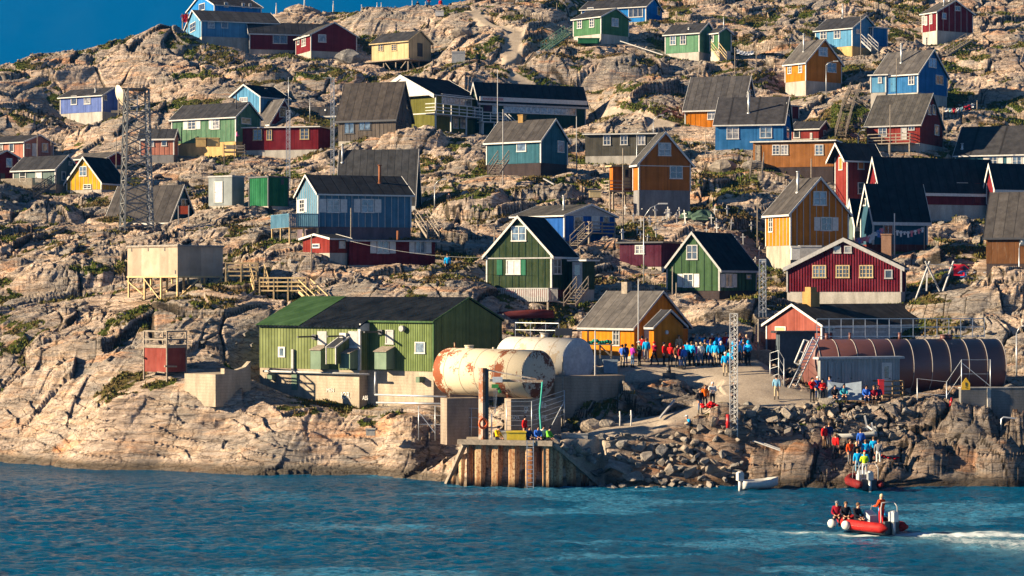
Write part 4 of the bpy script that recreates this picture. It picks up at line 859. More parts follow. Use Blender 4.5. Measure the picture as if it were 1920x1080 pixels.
# crane
cp = P(907,826,146.6); cr = empty('crane', cp, 0, 'jib crane with rusty steel post and a green hoist on the pier', 'crane'); T_ = lambda px,py,Y=146.6: P(px,py,Y)
m = MB(); m.tube([(cp.x-.06,cp.y,cp.z-.1),(cp.x-.06,cp.y,T_(907,690).z)],.28,4,smooth=False); m.build('post', rusty((.30,.24,.20),(.20,.08,.04),.6), cr, off=cp)
m = MB(); m.box((cp.x+.13,cp.y-.15,cp.z-.1),(cp.x+.32,cp.y+.15,T_(907,692).z)); m.build('post', DARKM, cr, off=cp)
m = MB(); m.beam(T_(918,713),T_(1018,715),.17); m.beam(T_(914,694),T_(1006,711),.09); m.build('boom', rusty((.5,.42,.34),(.3,.2,.14),.3), cr, off=cp)
a = T_(935,714,146.3); m = MB(); m.box((a.x-.4,a.y-.2,a.z-.1),(a.x+.25,a.y+.2,a.z+.25)); wn_ = m.build('winch', plain('pale_blue_grey',(.5,.52,.53),.5), cr, off=cp)
a = T_(929,724,146.3); m = MB(); m.box((a.x-.25,a.y-.15,a.z-.12),(a.x+.2,a.y+.15,a.z+.12)); m.tube([a+Vector((.2,0,-.1)),a+Vector((.32,0,-.45))],.1,8); m.build('hoist', plain('green_enamel',(.03,.22,.04),.5), cr, off=cp)
m = MB(); 
for dx in (-.1,.05,.12): m.beam(a+Vector((dx,0,-.1)),Vector((a.x+dx*.3-.05,a.y,T_(925,775).z)),.02)
m.beam(T_(922,775,146.3),T_(922,826,146.3),.08); m.build('chain', GALV, cr, off=cp)
m = MB(); m.tube([T_(1017,716,146.4),T_(1015,740,146.4),T_(1012,770,146.4),T_(1014,800,146.2),T_(1015,815,146.0)],.055,8); m.build('hose', plain('sea_green_hose',(.05,.32,.25),.6), cr, off=cp)
def torus(name, label, c, R0, r0, mat, cat, n=28, k=10, tilt=0):
    m = MB(); vs=[]; fs=[]
    for i in range(n):
        a = 2*math.pi*i/n
        for j in range(k):
            b = 2*math.pi*j/k; q = R0+r0*math.cos(b); vs.append((q*math.cos(a), r0*math.sin(b)*.8, q*math.sin(a)))
    for i in range(n):
        for j in range(k): fs.append((i*k+j,((i+1)%n)*k+j,((i+1)%n)*k+(j+1)%k,i*k+(j+1)%k))
    m.add(vs,fs,0,True); o = m.build(name, mat); o.location = c; o.rotation_euler[2] = tilt; return tag(o,label,cat)
torus('lifebuoy','orange lifebuoy hanging on the crane post', T_(906,794,146.25), .30,.085, plain('orange_buoy',(.62,.10,.015),.5), 'lifebuoy', tilt=R(35))
def crate(name, label, x0,x1,y0,y1,Y,dep,mat,cat='crate',lid=True):
    a = P(x0,y1,Y); b = P(x1,y0,Y); c = Vector(((a.x+b.x)/2,Y+dep/2,a.z)); root = empty(name, c, 0, label, cat); m = MB(); w2 = (b.x-a.x)/2; hh = b.z-a.z
    m.box((-w2,-dep/2,0),(w2,dep/2,hh*.86)); m.build('body', mat, root)
    m = MB(); m.box((-w2-.04,-dep/2-.04,hh*.865),(w2+.04,dep/2+.04,hh)); m.build('rim', mat, root); return root
crate('fish_tub','yellow plastic fish tub on the pier beside the people', 950,986,809,827,145.3,.9, plain('yellow_plastic',(.62,.44,.02),.4),'tub')
crate('fish_tub','grey plastic fish tub behind the yellow one on the pier', 936,958,808,827,146.3,.8, plain('grey_plastic',(.34,.36,.38),.5),'tub')
# concrete yard wall, warning sign, posts at the right
cw = slab('yard_wall','dark board-marked concrete yard wall at the right edge','wall', 1798,1802,1990, 728,789, 5,150.5, concrete((.15,.145,.14),board=.18))
m = MB(); x0 = cw.face('R',1854); m.box((x0-.12,-.12,-1),(x0+.12,.0,cw.zt+.03)); m.build('pilaster', CWHITE, cw.root); m = MB(); m.box((-.03,-.03,cw.zt+.003),(cw.Lr,cw.Ll+.1,cw.zt+.06)); m.build('coping', CWHITE, cw.root)
c = P(1811,728,150.3); m = MB(); m.prism([(-.28,-.1),(.28,-.1),(.28,.32),(0,.72),(-.28,.32)],1,-.02,.02); o = m.build('warning_sign', plain('yellow_sign',(.62,.36,.01),.5)); o.location = c; tag(o,'yellow arrow-shaped warning sign standing on the concrete yard wall','sign')
tx_ = text_mesh('!', c+Vector((-.05,-.02,0)), (1,0,0),(0,0,1),.4,.1, DARKM,'lettering',o,lambda p: p-c)
c = P(1784,768,150.2); m = MB(); m.tube([(0,0,0),(0,0,.55),(0,0,.7)],[.13,.13,.05],12); m.tube([(0,0,.7),(0,0,.8)],.06,8); m.box((-.1,-.1,.4),(.1,-.135,.5)); o = m.build('fire_extinguisher', plain('red_enamel',(.45,.015,.015),.4)); o.location = c; tag(o,'red gas cylinder standing left of the concrete yard wall','cylinder')
m = MB(); a,b,c,d_ = P(1876,815,148.6),P(1878,782,148.6),P(1914,786,148.6),P(1916,816,148.6); m.tube([a,b.lerp(a,.1),b.lerp(c,.1),c.lerp(b,.1),c.lerp(d_,.1),d_],.06,8); o = m.build('handrail', GALV, off=a); o.location = a; tag(o,'bent grey tubular handrail in front of the concrete yard wall','handrail')
def wire_fence(label, pts, hgt, rails=2, mesh=False, brace=(), name='wire_fence', mat=GALV):
    root = empty(name, pts[0], 0, label, 'fence'); off = Vector(pts[0])
    for p in pts: p = Vector(p); m = MB(); m.tube([p-Vector((0,0,.5)),p+Vector((0,0,hgt))],.035,6); m.build('post', mat, root, off=off)
    m = MB()
    for a,b in zip(pts[:-1],pts[1:]):
        for i in range(rails): z = hgt*(1-i/max(1,rails)); m.beam(Vector(a)+Vector((0,0,z-.02)),Vector(b)+Vector((0,0,z-.02)),.02)
    for a,b in brace: m.beam(a,b,.04)
    m.build('wire', mat, root, off=off); return root
wire_fence('low wire fence on posts left of the pier crane', [P(785,812,151.2),P(816,812,151),P(849,815,150.6),P(884,817,150.2),P(902,818,150)], 1.85, 3, brace=[(P(785,772,151.2),P(816,812,151))])
wire_fence('wire mesh fence between the support wall and the ramp', [P(950,806,147.6),P(997,806,147.6),P(1058,785,149.5)], 1.9, 6, brace=[(P(1058,752,149.5),P(1035,797,148.8))])
wire_fence('tall wire fence in front of the brown storage tank', [P(1720,762,151.5),P(1775,768,151.2),P(1803,727,150.7),P(1857,727,150.7)], 1.9, 2, brace=[(P(1803,680,150.7),P(1857,724,150.7))])
wire_fence('curved galvanised gate fence left of the metal ladder', [P(1444,720,158),P(1444+16,715,157.5),P(1470,732,155.5)], 2.2, 4)
# ------------------------------------------------------------------ the rocky hillside
A = [ # (px, py, Y) seen points of open ground
 (0,164,290),(90,140,296),(180,117,300),(245,82,303),(300,53,306),(345,52,310),(60,230,282),(0,240,280),(300,130,296),(400,130,296),(520,130,294),(600,160,290),(680,150,290),(430,190,279.5),(545,195,279),(455,152,288),(640,215,276),(560,215,277),(250,200,278),(60,420,228),(0,400,235),
 (0,500,203),(120,470,207),(200,440,217),(0,600,183),(120,560,190),(60,700,173),(0,780,171),(0,866,166),(100,872,163),(200,880,159.2),(200,760,163),(200,650,173),(330,560,181),(330,430,209),(400,430,208),(470,470,196),(540,480,190),
 (310,702,166),(345,735,163),(420,740,162.5),(470,700,166),(400,640,172),(480,600,175),(450,540,181),(300,880,159.2),(400,886,156.5),(500,890,154.6),(600,890,154.6),(700,890,154.6),(800,888,155.4),(850,885,156.5),(420,800,161.5),(560,780,160),(650,800,159.2),(700,850,157),(780,820,156),(840,800,156.5),(600,850,157.3),
 (760,775,158.5),(620,790,160),(940,640,172),(850,540,178),(700,545,177),(600,545,178),(560,500,186),(700,515,182.5),(770,512,183),(640,508,184),(820,510,184),(900,520,182),(860,500,187),(830,460,198),(860,400,217),(842,388,222),(800,370,228),(880,330,238),(820,300,248),(860,270,254),(700,235,262),(760,240,260),(1000,340,228),(1080,400,212),(1100,330,236),(1160,440,202),(1220,420,207),(1350,440,203),(1380,400,214),
 (1300,330,238),(1350,340,236),(1400,370,222),(1420,520,187),(1440,560,180),(1240,230,266),(1200,200,272),(1150,180,278),(1110,140,287),(1000,150,284),(930,120,290),(900,60,306),(840,20,318),(700,20,322),(560,15,330),(640,50,312),(850,80,302),(870,150,280),(980,60,303),(1000,10,322),(1060,0,326),(1130,110,292),(1250,130,288),(1400,120,290),(1400,60,308),(1300,30,315),(1440,10,325),(1560,0,328),(1660,40,312),(1700,110,286),(1850,60,305),(1919,0,330),(1919,100,293),(1850,150,282),(1919,200,268),(1800,220,264),(1780,280,251),(1600,170,273),(1560,200,267),(1620,290,250),(1430,140,286),(1440,230,262),(1400,240,262),
 (1780,450,206),(1800,470,202),(1760,520,190),(1820,540,184),(1919,560,178),(1800,600,172),(1919,640,168),(1730,560,180),(1919,700,164),(1330,570,178),(1330,600,173),(1420,600,172),
 # plaza and road
 (1150,690,160),(1200,695,159),(1300,690,160),(1400,690,160),(1300,668,163.5),(1400,668,164),(1180,672,163),(1120,690,160.5),(1340,720,155.5),(1430,730,154),(1440,700,158),(1450,755,151.8),(1400,770,150.5),(1340,770,150),(1520,757,151.5),(1560,757,151.5),(1690,757,151.5),(1260,790,148.5),(1160,817,147.0),(1160,793,150.2),(1270,768,151.3),(1060,813,148),(1060,828,146.2),(1000,828,146.3),(960,828,146.3),
 (1180,740,157),(1250,745,154.5),(1300,735,156),(1110,700,160),(1100,780,152.5),(1180,775,152),(1240,765,152),(1050,800,151),(900,826,147.3),(940,800,151),(1000,790,152),
 # riprap and right hand shore
 (1130,914,144.9),(1200,913,145),(1300,912,145.2),(1390,911,145.4),(1200,850,146.2),(1300,830,146.6),(1370,830,146.8),(1130,865,145.7),(1400,800,149),(1420,850,147),(1450,910,145.3),(1560,912,145.0),(1600,915,144.8),(1700,911,145.3),(1800,909,145.6),(1919,907,145.9),
 (1500,850,147.2),(1600,860,147),(1560,800,149.5),(1480,790,150),(1640,790,150.3),(1700,780,151),(1800,780,151.3),(1919,800,150.6),(1800,830,148.2),(1919,840,147.8),(1700,840,147.8),(1830,870,146.6),(1700,880,146.4),(1640,770,151),(1850,700,165),(1760,720,160),(1560,700,160),(1500,680,163),(1640,690,160),(1480,730,155),
]
for a in A: TERR.append(tuple(P(*a)))
# ground beyond the crest and under the water
for px in range(-600, 860, 120): 
    X = (px-960)/F; base = {True: 30.0}.get(True); TERR.append((X*355, 355, 34.0 - max(0,-px)*0.004)); TERR.append((X*420, 420, 15))
for px, py, Y in ((-150,175,285),(-350,220,275),(-600,280,262),(-150,300,245),(-350,330,240),(-600,380,230),(-150,600,185),(-350,600,185),(-600,620,180),(-200,866,166),(-600,866,166),(960,-40,345),(1200,-60,350),(1500,-90,350),(1800,-120,350),(2100,-120,350),(2500,-120,350),(2100,100,290),(2500,100,290),(2100,350,238),(2500,350,238),(2100,560,180),(2500,560,180),(2100,760,156),(2500,760,156),(2100,907,146),(2500,907,146)):
    TERR.append(tuple(P(px,py,Y)))
for px in (960,1200,1500,1800,2100,2500): TERR.append(((px-960)/F*420, 420, 98))
_seen = []
for t in TERR:
    if all((t[0]-u[0])**2+(t[1]-u[1])**2 > 0.5 for u in _seen): _seen.append(t)
TP = np.array(_seen); SC_ = 30.0
def _fit():
    d = np.sqrt(((TP[:,None,:2]-TP[None,:,:2])**2).sum(-1))/SC_
    n = len(TP); K = d + np.eye(n)*(-0.004)
    Pm = np.c_[np.ones(n), TP[:,:2]/SC_]; M = np.zeros((n+3,n+3)); M[:n,:n] = K; M[:n,n:] = Pm; M[n:,:n] = Pm.T
    return np.linalg.solve(M, np.r_[TP[:,2], 0,0,0])
RW = _fit()
def base_h(x, y):
    x = np.asarray(x, float); y = np.asarray(y, float); sh = x.shape; x = x.ravel(); y = y.ravel(); out = np.empty_like(x)
    for i in range(0, len(x), 20000):
        a, b = x[i:i+20000], y[i:i+20000]
        d = np.sqrt((a[:,None]-TP[None,:,0])**2 + (b[:,None]-TP[None,:,1])**2)/SC_
        out[i:i+20000] = d @ RW[:-3] + RW[-3] + RW[-2]*a/SC_ + RW[-1]*b/SC_
    return out.reshape(sh)
# coarse base grid in (angle, distance), then interpolated
YN, YF = 138.0, 420.0; U0, U1 = (-420-960)/F, (2340-960)/F
cu = np.linspace(U0, U1, 300); cv = np.linspace(YN, YF, 340)
CB = base_h(cu[None,:]*cv[:,None], np.repeat(cv[:,None], 300, 1))
def bilin(G, u, v):
    fu = np.clip((u-U0)/(U1-U0)*(G.shape[1]-1), 0, G.shape[1]-1.001); fv = np.clip((v-YN)/(YF-YN)*(G.shape[0]-1), 0, G.shape[0]-1.001)
    i = fu.astype(int); j = fv.astype(int); a = fu-i; b = fv-j
    return (G[j,i]*(1-a)+G[j,i+1]*a)*(1-b) + (G[j+1,i]*(1-a)+G[j+1,i+1]*a)*b
def _hash(ix, iy, s):
    h = (ix.astype(np.int64)*374761393 + iy.astype(np.int64)*668265263 + s*974711) & 0xffffffff
    h = ((h ^ (h >> 13)) * 1274126177) & 0xffffffff
    return ((h ^ (h >> 16)) & 0xffffff).astype(np.float32)/16777216.0
def perlin(x, y, s=0):
    ix = np.floor(x); iy = np.floor(y); fx = (x-ix).astype(np.float32); fy = (y-iy).astype(np.float32)
    u = fx*fx*fx*(fx*(fx*6-15)+10); v = fy*fy*fy*(fy*(fy*6-15)+10)
    def g(a, b):
        t = _hash(ix+a, iy+b, s)*6.2831853; return np.cos(t)*(fx-a)+np.sin(t)*(fy-b)
    return ((g(0,0)*(1-u)+g(1,0)*u)*(1-v) + (g(0,1)*(1-u)+g(1,1)*u)*v)*1.5
def fbm(x, y, s=0, o=4, g=0.5):
    r = 0; a = 1.0
    for i in range(o): r = r + a*perlin(x*2**i, y*2**i, s+i*17); a *= g
    return r
def billow(x, y, s=0): return 1-np.minimum(1, np.abs(perlin(x, y, s))*2.2)     # creases at 1
def voro(x, y, s=0):
    ix = np.floor(x); iy = np.floor(y); f1 = np.full(x.shape, 9.0, np.float32); f2 = f1.copy(); idv = np.zeros(x.shape, np.float32); tl = np.zeros(x.shape, np.float32)
    for a in (-1,0,1):
        for b in (-1,0,1):
            cx = ix+a; cy = iy+b; ex = x-cx-_hash(cx,cy,s); ey = y-cy-_hash(cx,cy,s+5); d = np.hypot(ex, ey).astype(np.float32)
            n = d < f1; f2 = np.where(n, f1, np.minimum(f2, d)); idv = np.where(n, _hash(cx,cy,s+9), idv); tl = np.where(n, (_hash(cx,cy,s+13)-.5)*ex+(_hash(cx,cy,s+21)-.5)*ey, tl); f1 = np.where(n, d, f1)
    return f1, f2-f1, idv, tl
def sm(a, b, x): t = np.clip((x-a)/(b-a), 0, 1); return t*t*(3-2*t)
def poly_mask(x, y, pts, soft):
    """signed-ish soft polygon mask in plan, pts are (x,y)"""
    ins = np.zeros(x.shape, bool); dm = np.full(x.shape, 1e9); n = len(pts)
    for i in range(n):
        x1,y1 = pts[i]; x2,y2 = pts[(i+1)%n]
        if y1 != y2:
            c = ((y1 > y) != (y2 > y)) & (x < (x2-x1)*(y-y1)/(y2-y1)+x1); ins ^= c
        t = np.clip(((x-x1)*(x2-x1)+(y-y1)*(y2-y1))/max(1e-9,(x2-x1)**2+(y2-y1)**2), 0, 1)
        dm = np.minimum(dm, np.hypot(x-x1-t*(x2-x1), y-y1-t*(y2-y1)))
    return sm(-soft, soft, np.where(ins, dm, -dm))
def pp(*l): return [(P(*q).x, q[2]) for q in l]
ROADS = [
 (pp((1130,700,158.7),(1110,690,161),(1110,672,164),(1250,664,165.5),(1430,664,165.5),(1445,690,160.5),(1470,720,156),(1560,740,154),(1560,757,151.4),(1500,760,151),(1450,770,150.4),(1400,775,150.2),(1340,775,149.9),(1340,790,148.7),(1240,800,148),(1140,818,147),(1060,832,146),(1010,832,146),(1040,822,146.9),(1060,815,147.9),(1160,793,150.2),(1270,768,151.6),(1330,752,152.6),(1345,735,153.6),(1340,712,156.6),(1270,705,158)), .8),
 (pp((940,130,288.5),(975,110,292),(985,60,303),(930,30,311),(900,10,318),(870,5,319),(900,30,311),(950,60,303),(945,95,296)), .6),
 (pp((960,140,286),(1040,160,281),(1130,178,277.5),(1210,205,269),(1260,215,266),(1270,228,263.5),(1210,235,262.5),(1215,218,267),(1140,192,274),(1030,168,280),(950,150,283)), .6),
]
EXTRA_FLAT = []      # (px,py,Y,r,strength)
def pad_mask(x, y):
    k = np.zeros(x.shape)
    for cx, cy, r, th, Lr, Ll, ox, oy in PADS:
        i = (np.abs(x-cx) < r+6) & (np.abs(y-cy) < r+6)
        if not i.any(): continue
        a = (x[i]-ox)*math.cos(th)+(y[i]-oy)*math.sin(th); b = -(x[i]-ox)*math.sin(th)+(y[i]-oy)*math.cos(th)
        d = np.hypot(np.maximum(0, np.maximum(-a, a-Lr)), np.maximum(0, np.maximum(-b, b-Ll)))
        k[i] = np.maximum(k[i], 1-sm(0.0, 4.5, d))
    for px,py,Y,r,st in EXTRA_FLAT:
        p = P(px,py,Y); k = np.maximum(k, st*(1-sm(r*.5, r*1.4, np.hypot(x-p.x, y-p.y))))
    return k
# named outcrops: (px, py, Y, half width m, half depth m, height m)
DOMES = [(775,264,254.5,4.4,2.0,1.6),(1120,135,288,10,3.5,2.4),(560,492,186,2.6,1.6,.8),(250,395,230,5.5,3,1.5),(100,400,231,4,2.5,1.2),(1000,360,222,5,2,.7),(880,380,220,4,2.5,1.2),(1840,570,176,7,2.5,1.5),(1919,560,178,5,2.5,1.2),
 (1370,815,147.6,1.8,1.0,1.1),(1240,728,156.3,2.2,1.2,.9),(1880,885,146.4,2.0,1.2,1.5),(1740,880,146.8,1.6,1.1,.9),(1660,895,146.0,1.5,.8,.5),(1820,850,148,1.8,1.2,.9),(1800,800,150,3,1.5,.9),(1510,885,146.2,2.1,1.0,.8),(1900,820,149,2.6,1.3,.9),(620,115,290,5,3,1.3),(480,120,291,5,2.5,1.3),(420,90,303,4,2,.5),(1480,60,302,5,3,1.2),(1390,200,271,3,2,.8),(1700,70,300,4,2.5,1.3),(1860,120,288,5,3,1.5),(1890,180,275,4,2.5,1.5),(1400,280,247,5,2,1.0),(1300,360,230,4,2,.6),(340,470,197,6,3,.8),(120,520,196,7,4,1.3),(430,560,180,4,2,.9),(540,820,157.5,4,1.5,.4),(800,350,232,4,2,.8),(1230,560,178.5,4,2,.8),(1000,30,313,6,3,1.5),(660,25,318,8,3,.8)]
def detail(x, y, z):
    """rock relief in metres, and masks"""
    wx = x + 1.6*fbm(x/7.0, y/7.0, 3, 2); wy = y + 1.6*fbm(x/7.0+9, y/7.0+4, 8, 2)
    # foliation: long smooth ribs running up to the right
    c, s = math.cos(0.85), math.sin(0.85); al = wx*c+wy*s; ac = -wx*s+wy*c
    llf = sm(9.5, 5.0, z)*sm(-3, -9, x)
    h = 0.8*perlin(wx/15, wy/11, 1) + 0.30*(0.5-billow(wx/8.5, wy/6.5, 21)) + 0.26*(0.5-billow(al/8.0, ac/2.4, 23))
    f0, e0, id0, t0 = voro(wx/6.5+3, wy/4.6, 29)                # great tilted slabs
    c0 = 1-sm(0, .05, e0); h = h + .85*(id0-.5) + 1.5*t0 - .30*c0*(1-.8*llf)
    f1, e1, id1, t1 = voro(al/3.6, ac/1.9, 31)
    blk = sm(-.20, .22, perlin(x/13, y/12, 77))              # blocky ground against smooth whalebacks
    c1 = (1-sm(0, .055, e1))*(.35+.65*blk); h = h + (.34*(id1-.5) + .85*t1)*(.45+.55*blk) - .20*c1
    f2, e2, id2, t2 = voro(al/1.25+5, ac/.8, 41); k2 = blk*sm(-.3, .3, perlin(x/5, y/4, 78))
    c2 = (1-sm(0,.08,e2))*k2; h = h + k2*(.2*(id2-.5) + .5*t2) - .10*c2
    f3, e3, id3, t3 = voro(wx/.5, wy/.42, 51)
    h = h + k2*(.05*(id3-.5) + .10*t3) + 0.11*fbm(al/1.6, ac/.38, 61, 3)*(1-.4*blk) + .06*perlin(al/5, ac/.22, 63)*(1-blk)
    h = h + 0.035*fbm(x/.35, y/.3, 91, 2)
    lz = z/.85+.9*fbm(x/7, y/5, 401, 3)+.10*x; fr = lz-np.floor(lz); lm = sm(6.0, 3.0, z)*sm(.25, .9, z)
    h = h + lm*(.62*(fr**3)-.15 + .10*perlin(al/1.5, ac/.5, 405))
    c1 = np.maximum(c1, lm*.8*(1-sm(0, .10, fr))*sm(-.1,.3,perlin(x/3,y/2,407)))
    e1 = np.clip(np.maximum(c0*(1-.8*llf), np.maximum(c1*(1-.4*llf), c2*.8)), 0, 1)
    return h, e1, e2, blk
def terrain(x, y, want=False):
    u = x/y; z = bilin(CB, u, y)
    for px,py,Y,a,b,hh in DOMES:
        p = P(px,py,Y); q = ((x-p.x)/a)**2+((y-p.y)/b)**2
        z = z + hh*np.sqrt(np.clip(1-q, 0, 1))*sm(0,.4,1-q)
    pm = pad_mask(x, y); rm = np.zeros(x.shape)
    for poly, s in ROADS:
        xs = [q[0] for q in poly]; ys = [q[1] for q in poly]; i = (x>min(xs)-3)&(x<max(xs)+3)&(y>min(ys)-3)&(y<max(ys)+3)
        if i.any():
            r = np.zeros(x.shape); r[i] = poly_mask(x[i], y[i], poly, s); rm = np.maximum(rm, r)
    # the pier keeps the rock behind its piling
    yb = np.interp(x, [PL.x-9, PL.x-4, PL.x, PA.x, PB_.x, PR.x, PR.x+1.2, PR.x+2], [153.0, 152.0, PL.y+.1, PA.y+.15, PB_.y+.15, PR.y+.1, 145.1, 144]); inx = (x > PL.x-9) & (x < PR.x+2)
    car = np.where(inx, 1-sm(-.1, .5, y-yb), 0); z = np.where(car > 0, np.minimum(z, z*(1-car)-1.5*car), z)
    pk = (x > PA.x-.5) & (x < PB_.x+.1) & (y < 149.0) & (y > 144); z = np.where(pk, np.minimum(z, PZ-.35), z); pk2 = pk*1.0
    rub = sm(1040,1060,x/y*F+960)*sm(1415,1395,x/y*F+960)*sm(148.4,147.2,y)*(1-rm); z = z - .75*rub
    h, e1, e2, blk = detail(x, y, z)
    low = sm(0.0, 1.2, z); shore = 1-sm(0.3, 4.5, z)
    amp = np.clip(1-pm*.93, 0, 1)*(1-rm*.985)*(1-np.maximum(np.maximum(car*(x > PL.x), pk2)*.95, rub*.8))*(0.5+0.5*sm(1.0, 6, z))
    # lower left whaleback slabs are smoother
    ll = sm(9.5, 5.0, z)*sm(-3, -9, x); amp = amp*(1-.38*ll)
    zz = z + h*amp - 0.25*pm*(1-rm)
    if not want: return zz
    return zz, pm, rm, h, e1, blk, ll, z
def ground(x, y):
    return float(terrain(np.array([float(x)]), np.array([float(y)]))[0])
def G(px, Y):          # ground point on the line of a pixel column at distance Y
    x = (px-960)/F*Y; return Vector((x, Y, ground(x, Y)))
SPOTS = [(230,700,167.5,2.0,1.6),(300,712,165.5,1.6,.8),(450,665,169,1.6,1.2),(25,655,178,2.2,1.6),(215,530,195,3.5,1.6),(130,560,189,3,1.5),(20,430,226,3,2),(400,335,232,4,2),(210,375,233,2.5,2),(850,378,224,4,3),(880,395,219,3,2.5),(1370,350,233,5,3),(1480,345,234,4,2),(1790,450,207,5,2),(1840,470,203,5,2),(880,130,288,6,3),(1060,150,284,8,2),(1110,165,281,7,2),(1150,195,273,6,2.5),(1300,250,255,4,2),(1020,395,215,3,1.5),(690,778,160,.8,.6),(735,772,161,1.2,.6),(640,745,163,.9,.6),(1340,795,148.3,.9,.5),(1490,815,149,.9,.6),(1870,200,270,6,3),(1700,560,178,3,1),(560,60,305,6,2),(1400,75,303,6,3),(600,130,295,3,2)]
def hit(px, py, up=0.0):
    Ys = np.arange(145.2, 345, .25); x = (px-960)/F*Ys; z = terrain(x, Ys); q = 540-(z-CH)*F/Ys; i = int(np.argmax(q <= py))
    return Vector((x[i], Ys[i], z[i]+up))
def build_terrain():
    us = np.concatenate([np.linspace(U0, (-40-960)/F, 90)[:-1], np.linspace((-40-960)/F, (1960-960)/F, 1330), np.linspace((1960-960)/F, U1, 90)[1:]])
    ys = np.concatenate([np.linspace(141, 185, 330)[:-1], np.linspace(185, 335, 640)[:-1], np.linspace(335, 420, 60)])
    U, V = np.meshgrid(us, ys); nx, ny = len(us), len(ys); X = U*V
    Z = np.empty_like(X); at = [np.empty_like(X) for _ in range(4)]
    for j in range(0, ny, 60):
        zz, pm, rm, h, e1, blk, ll, zb = terrain(X[j:j+60], V[j:j+60], True)
        Z[j:j+60] = zz
        n = fbm(X[j:j+60]/9, V[j:j+60]/7, 123, 3); n2 = fbm(X[j:j+60]/1.7, V[j:j+60]/1.2, 133, 3)
        hollow = sm(.15, -.55, h)
        gr = sm(.10, .34, n*.95+n2*.22+hollow*.34+sm(6,22,zb)*.14+sm(2,30,X[j:j+60])*sm(20,40,zb)*.10-.20-.22*ll)*(1-rm)*sm(2.2, 5.5, zb)
        for gx_, gy_, gY, ga, gb in SPOTS:
            q = P(gx_,gy_,gY); gr = np.maximum(gr, np.clip(1.15-(((X[j:j+60]-q.x)/ga)**2+((V[j:j+60]-q.y)/gb)**2)+.9*n2, 0, 1)*(1-rm))
        at[0][j:j+60] = gr; at[1][j:j+60] = rm; at[2][j:j+60] = pm; at[3][j:j+60] = e1*(1-rm)
    gy, gx = np.gradient(Z); gx = gx/np.maximum(1e-3, np.gradient(X, axis=1)); gy = gy/np.gradient(V, axis=0)
    steep = np.hypot(gx, gy); at[0] *= 1-sm(.75, 1.25, steep)
    co = np.stack([X, V, Z], -1).reshape(-1, 3).astype(np.float32)
    me = bpy.data.meshes.new('rock_hillside'); me.vertices.add(len(co)); me.vertices.foreach_set('co', co.ravel())
    i = np.arange(nx*ny).reshape(ny, nx); q = np.stack([i[:-1,:-1], i[:-1,1:], i[1:,1:], i[1:,:-1]], -1).reshape(-1, 4)
    me.loops.add(q.size); me.loops.foreach_set('vertex_index', q.ravel().astype(np.int32))
    me.polygons.add(len(q)); me.polygons.foreach_set('loop_start', (np.arange(len(q))*4).astype(np.int32))
    me.polygons.foreach_set('use_smooth', np.ones(len(q), bool))
    me.update(calc_edges=True)
    ca = me.color_attributes.new('masks', 'FLOAT_COLOR', 'POINT')
    ca.data.foreach_set('color', np.stack(at, -1).reshape(-1, 4).astype(np.float32).ravel())
    o = bpy.data.objects.new('rock_hillside', me); COL.objects.link(o); tag(o, kind='structure')
    return o, X, V, Z, at
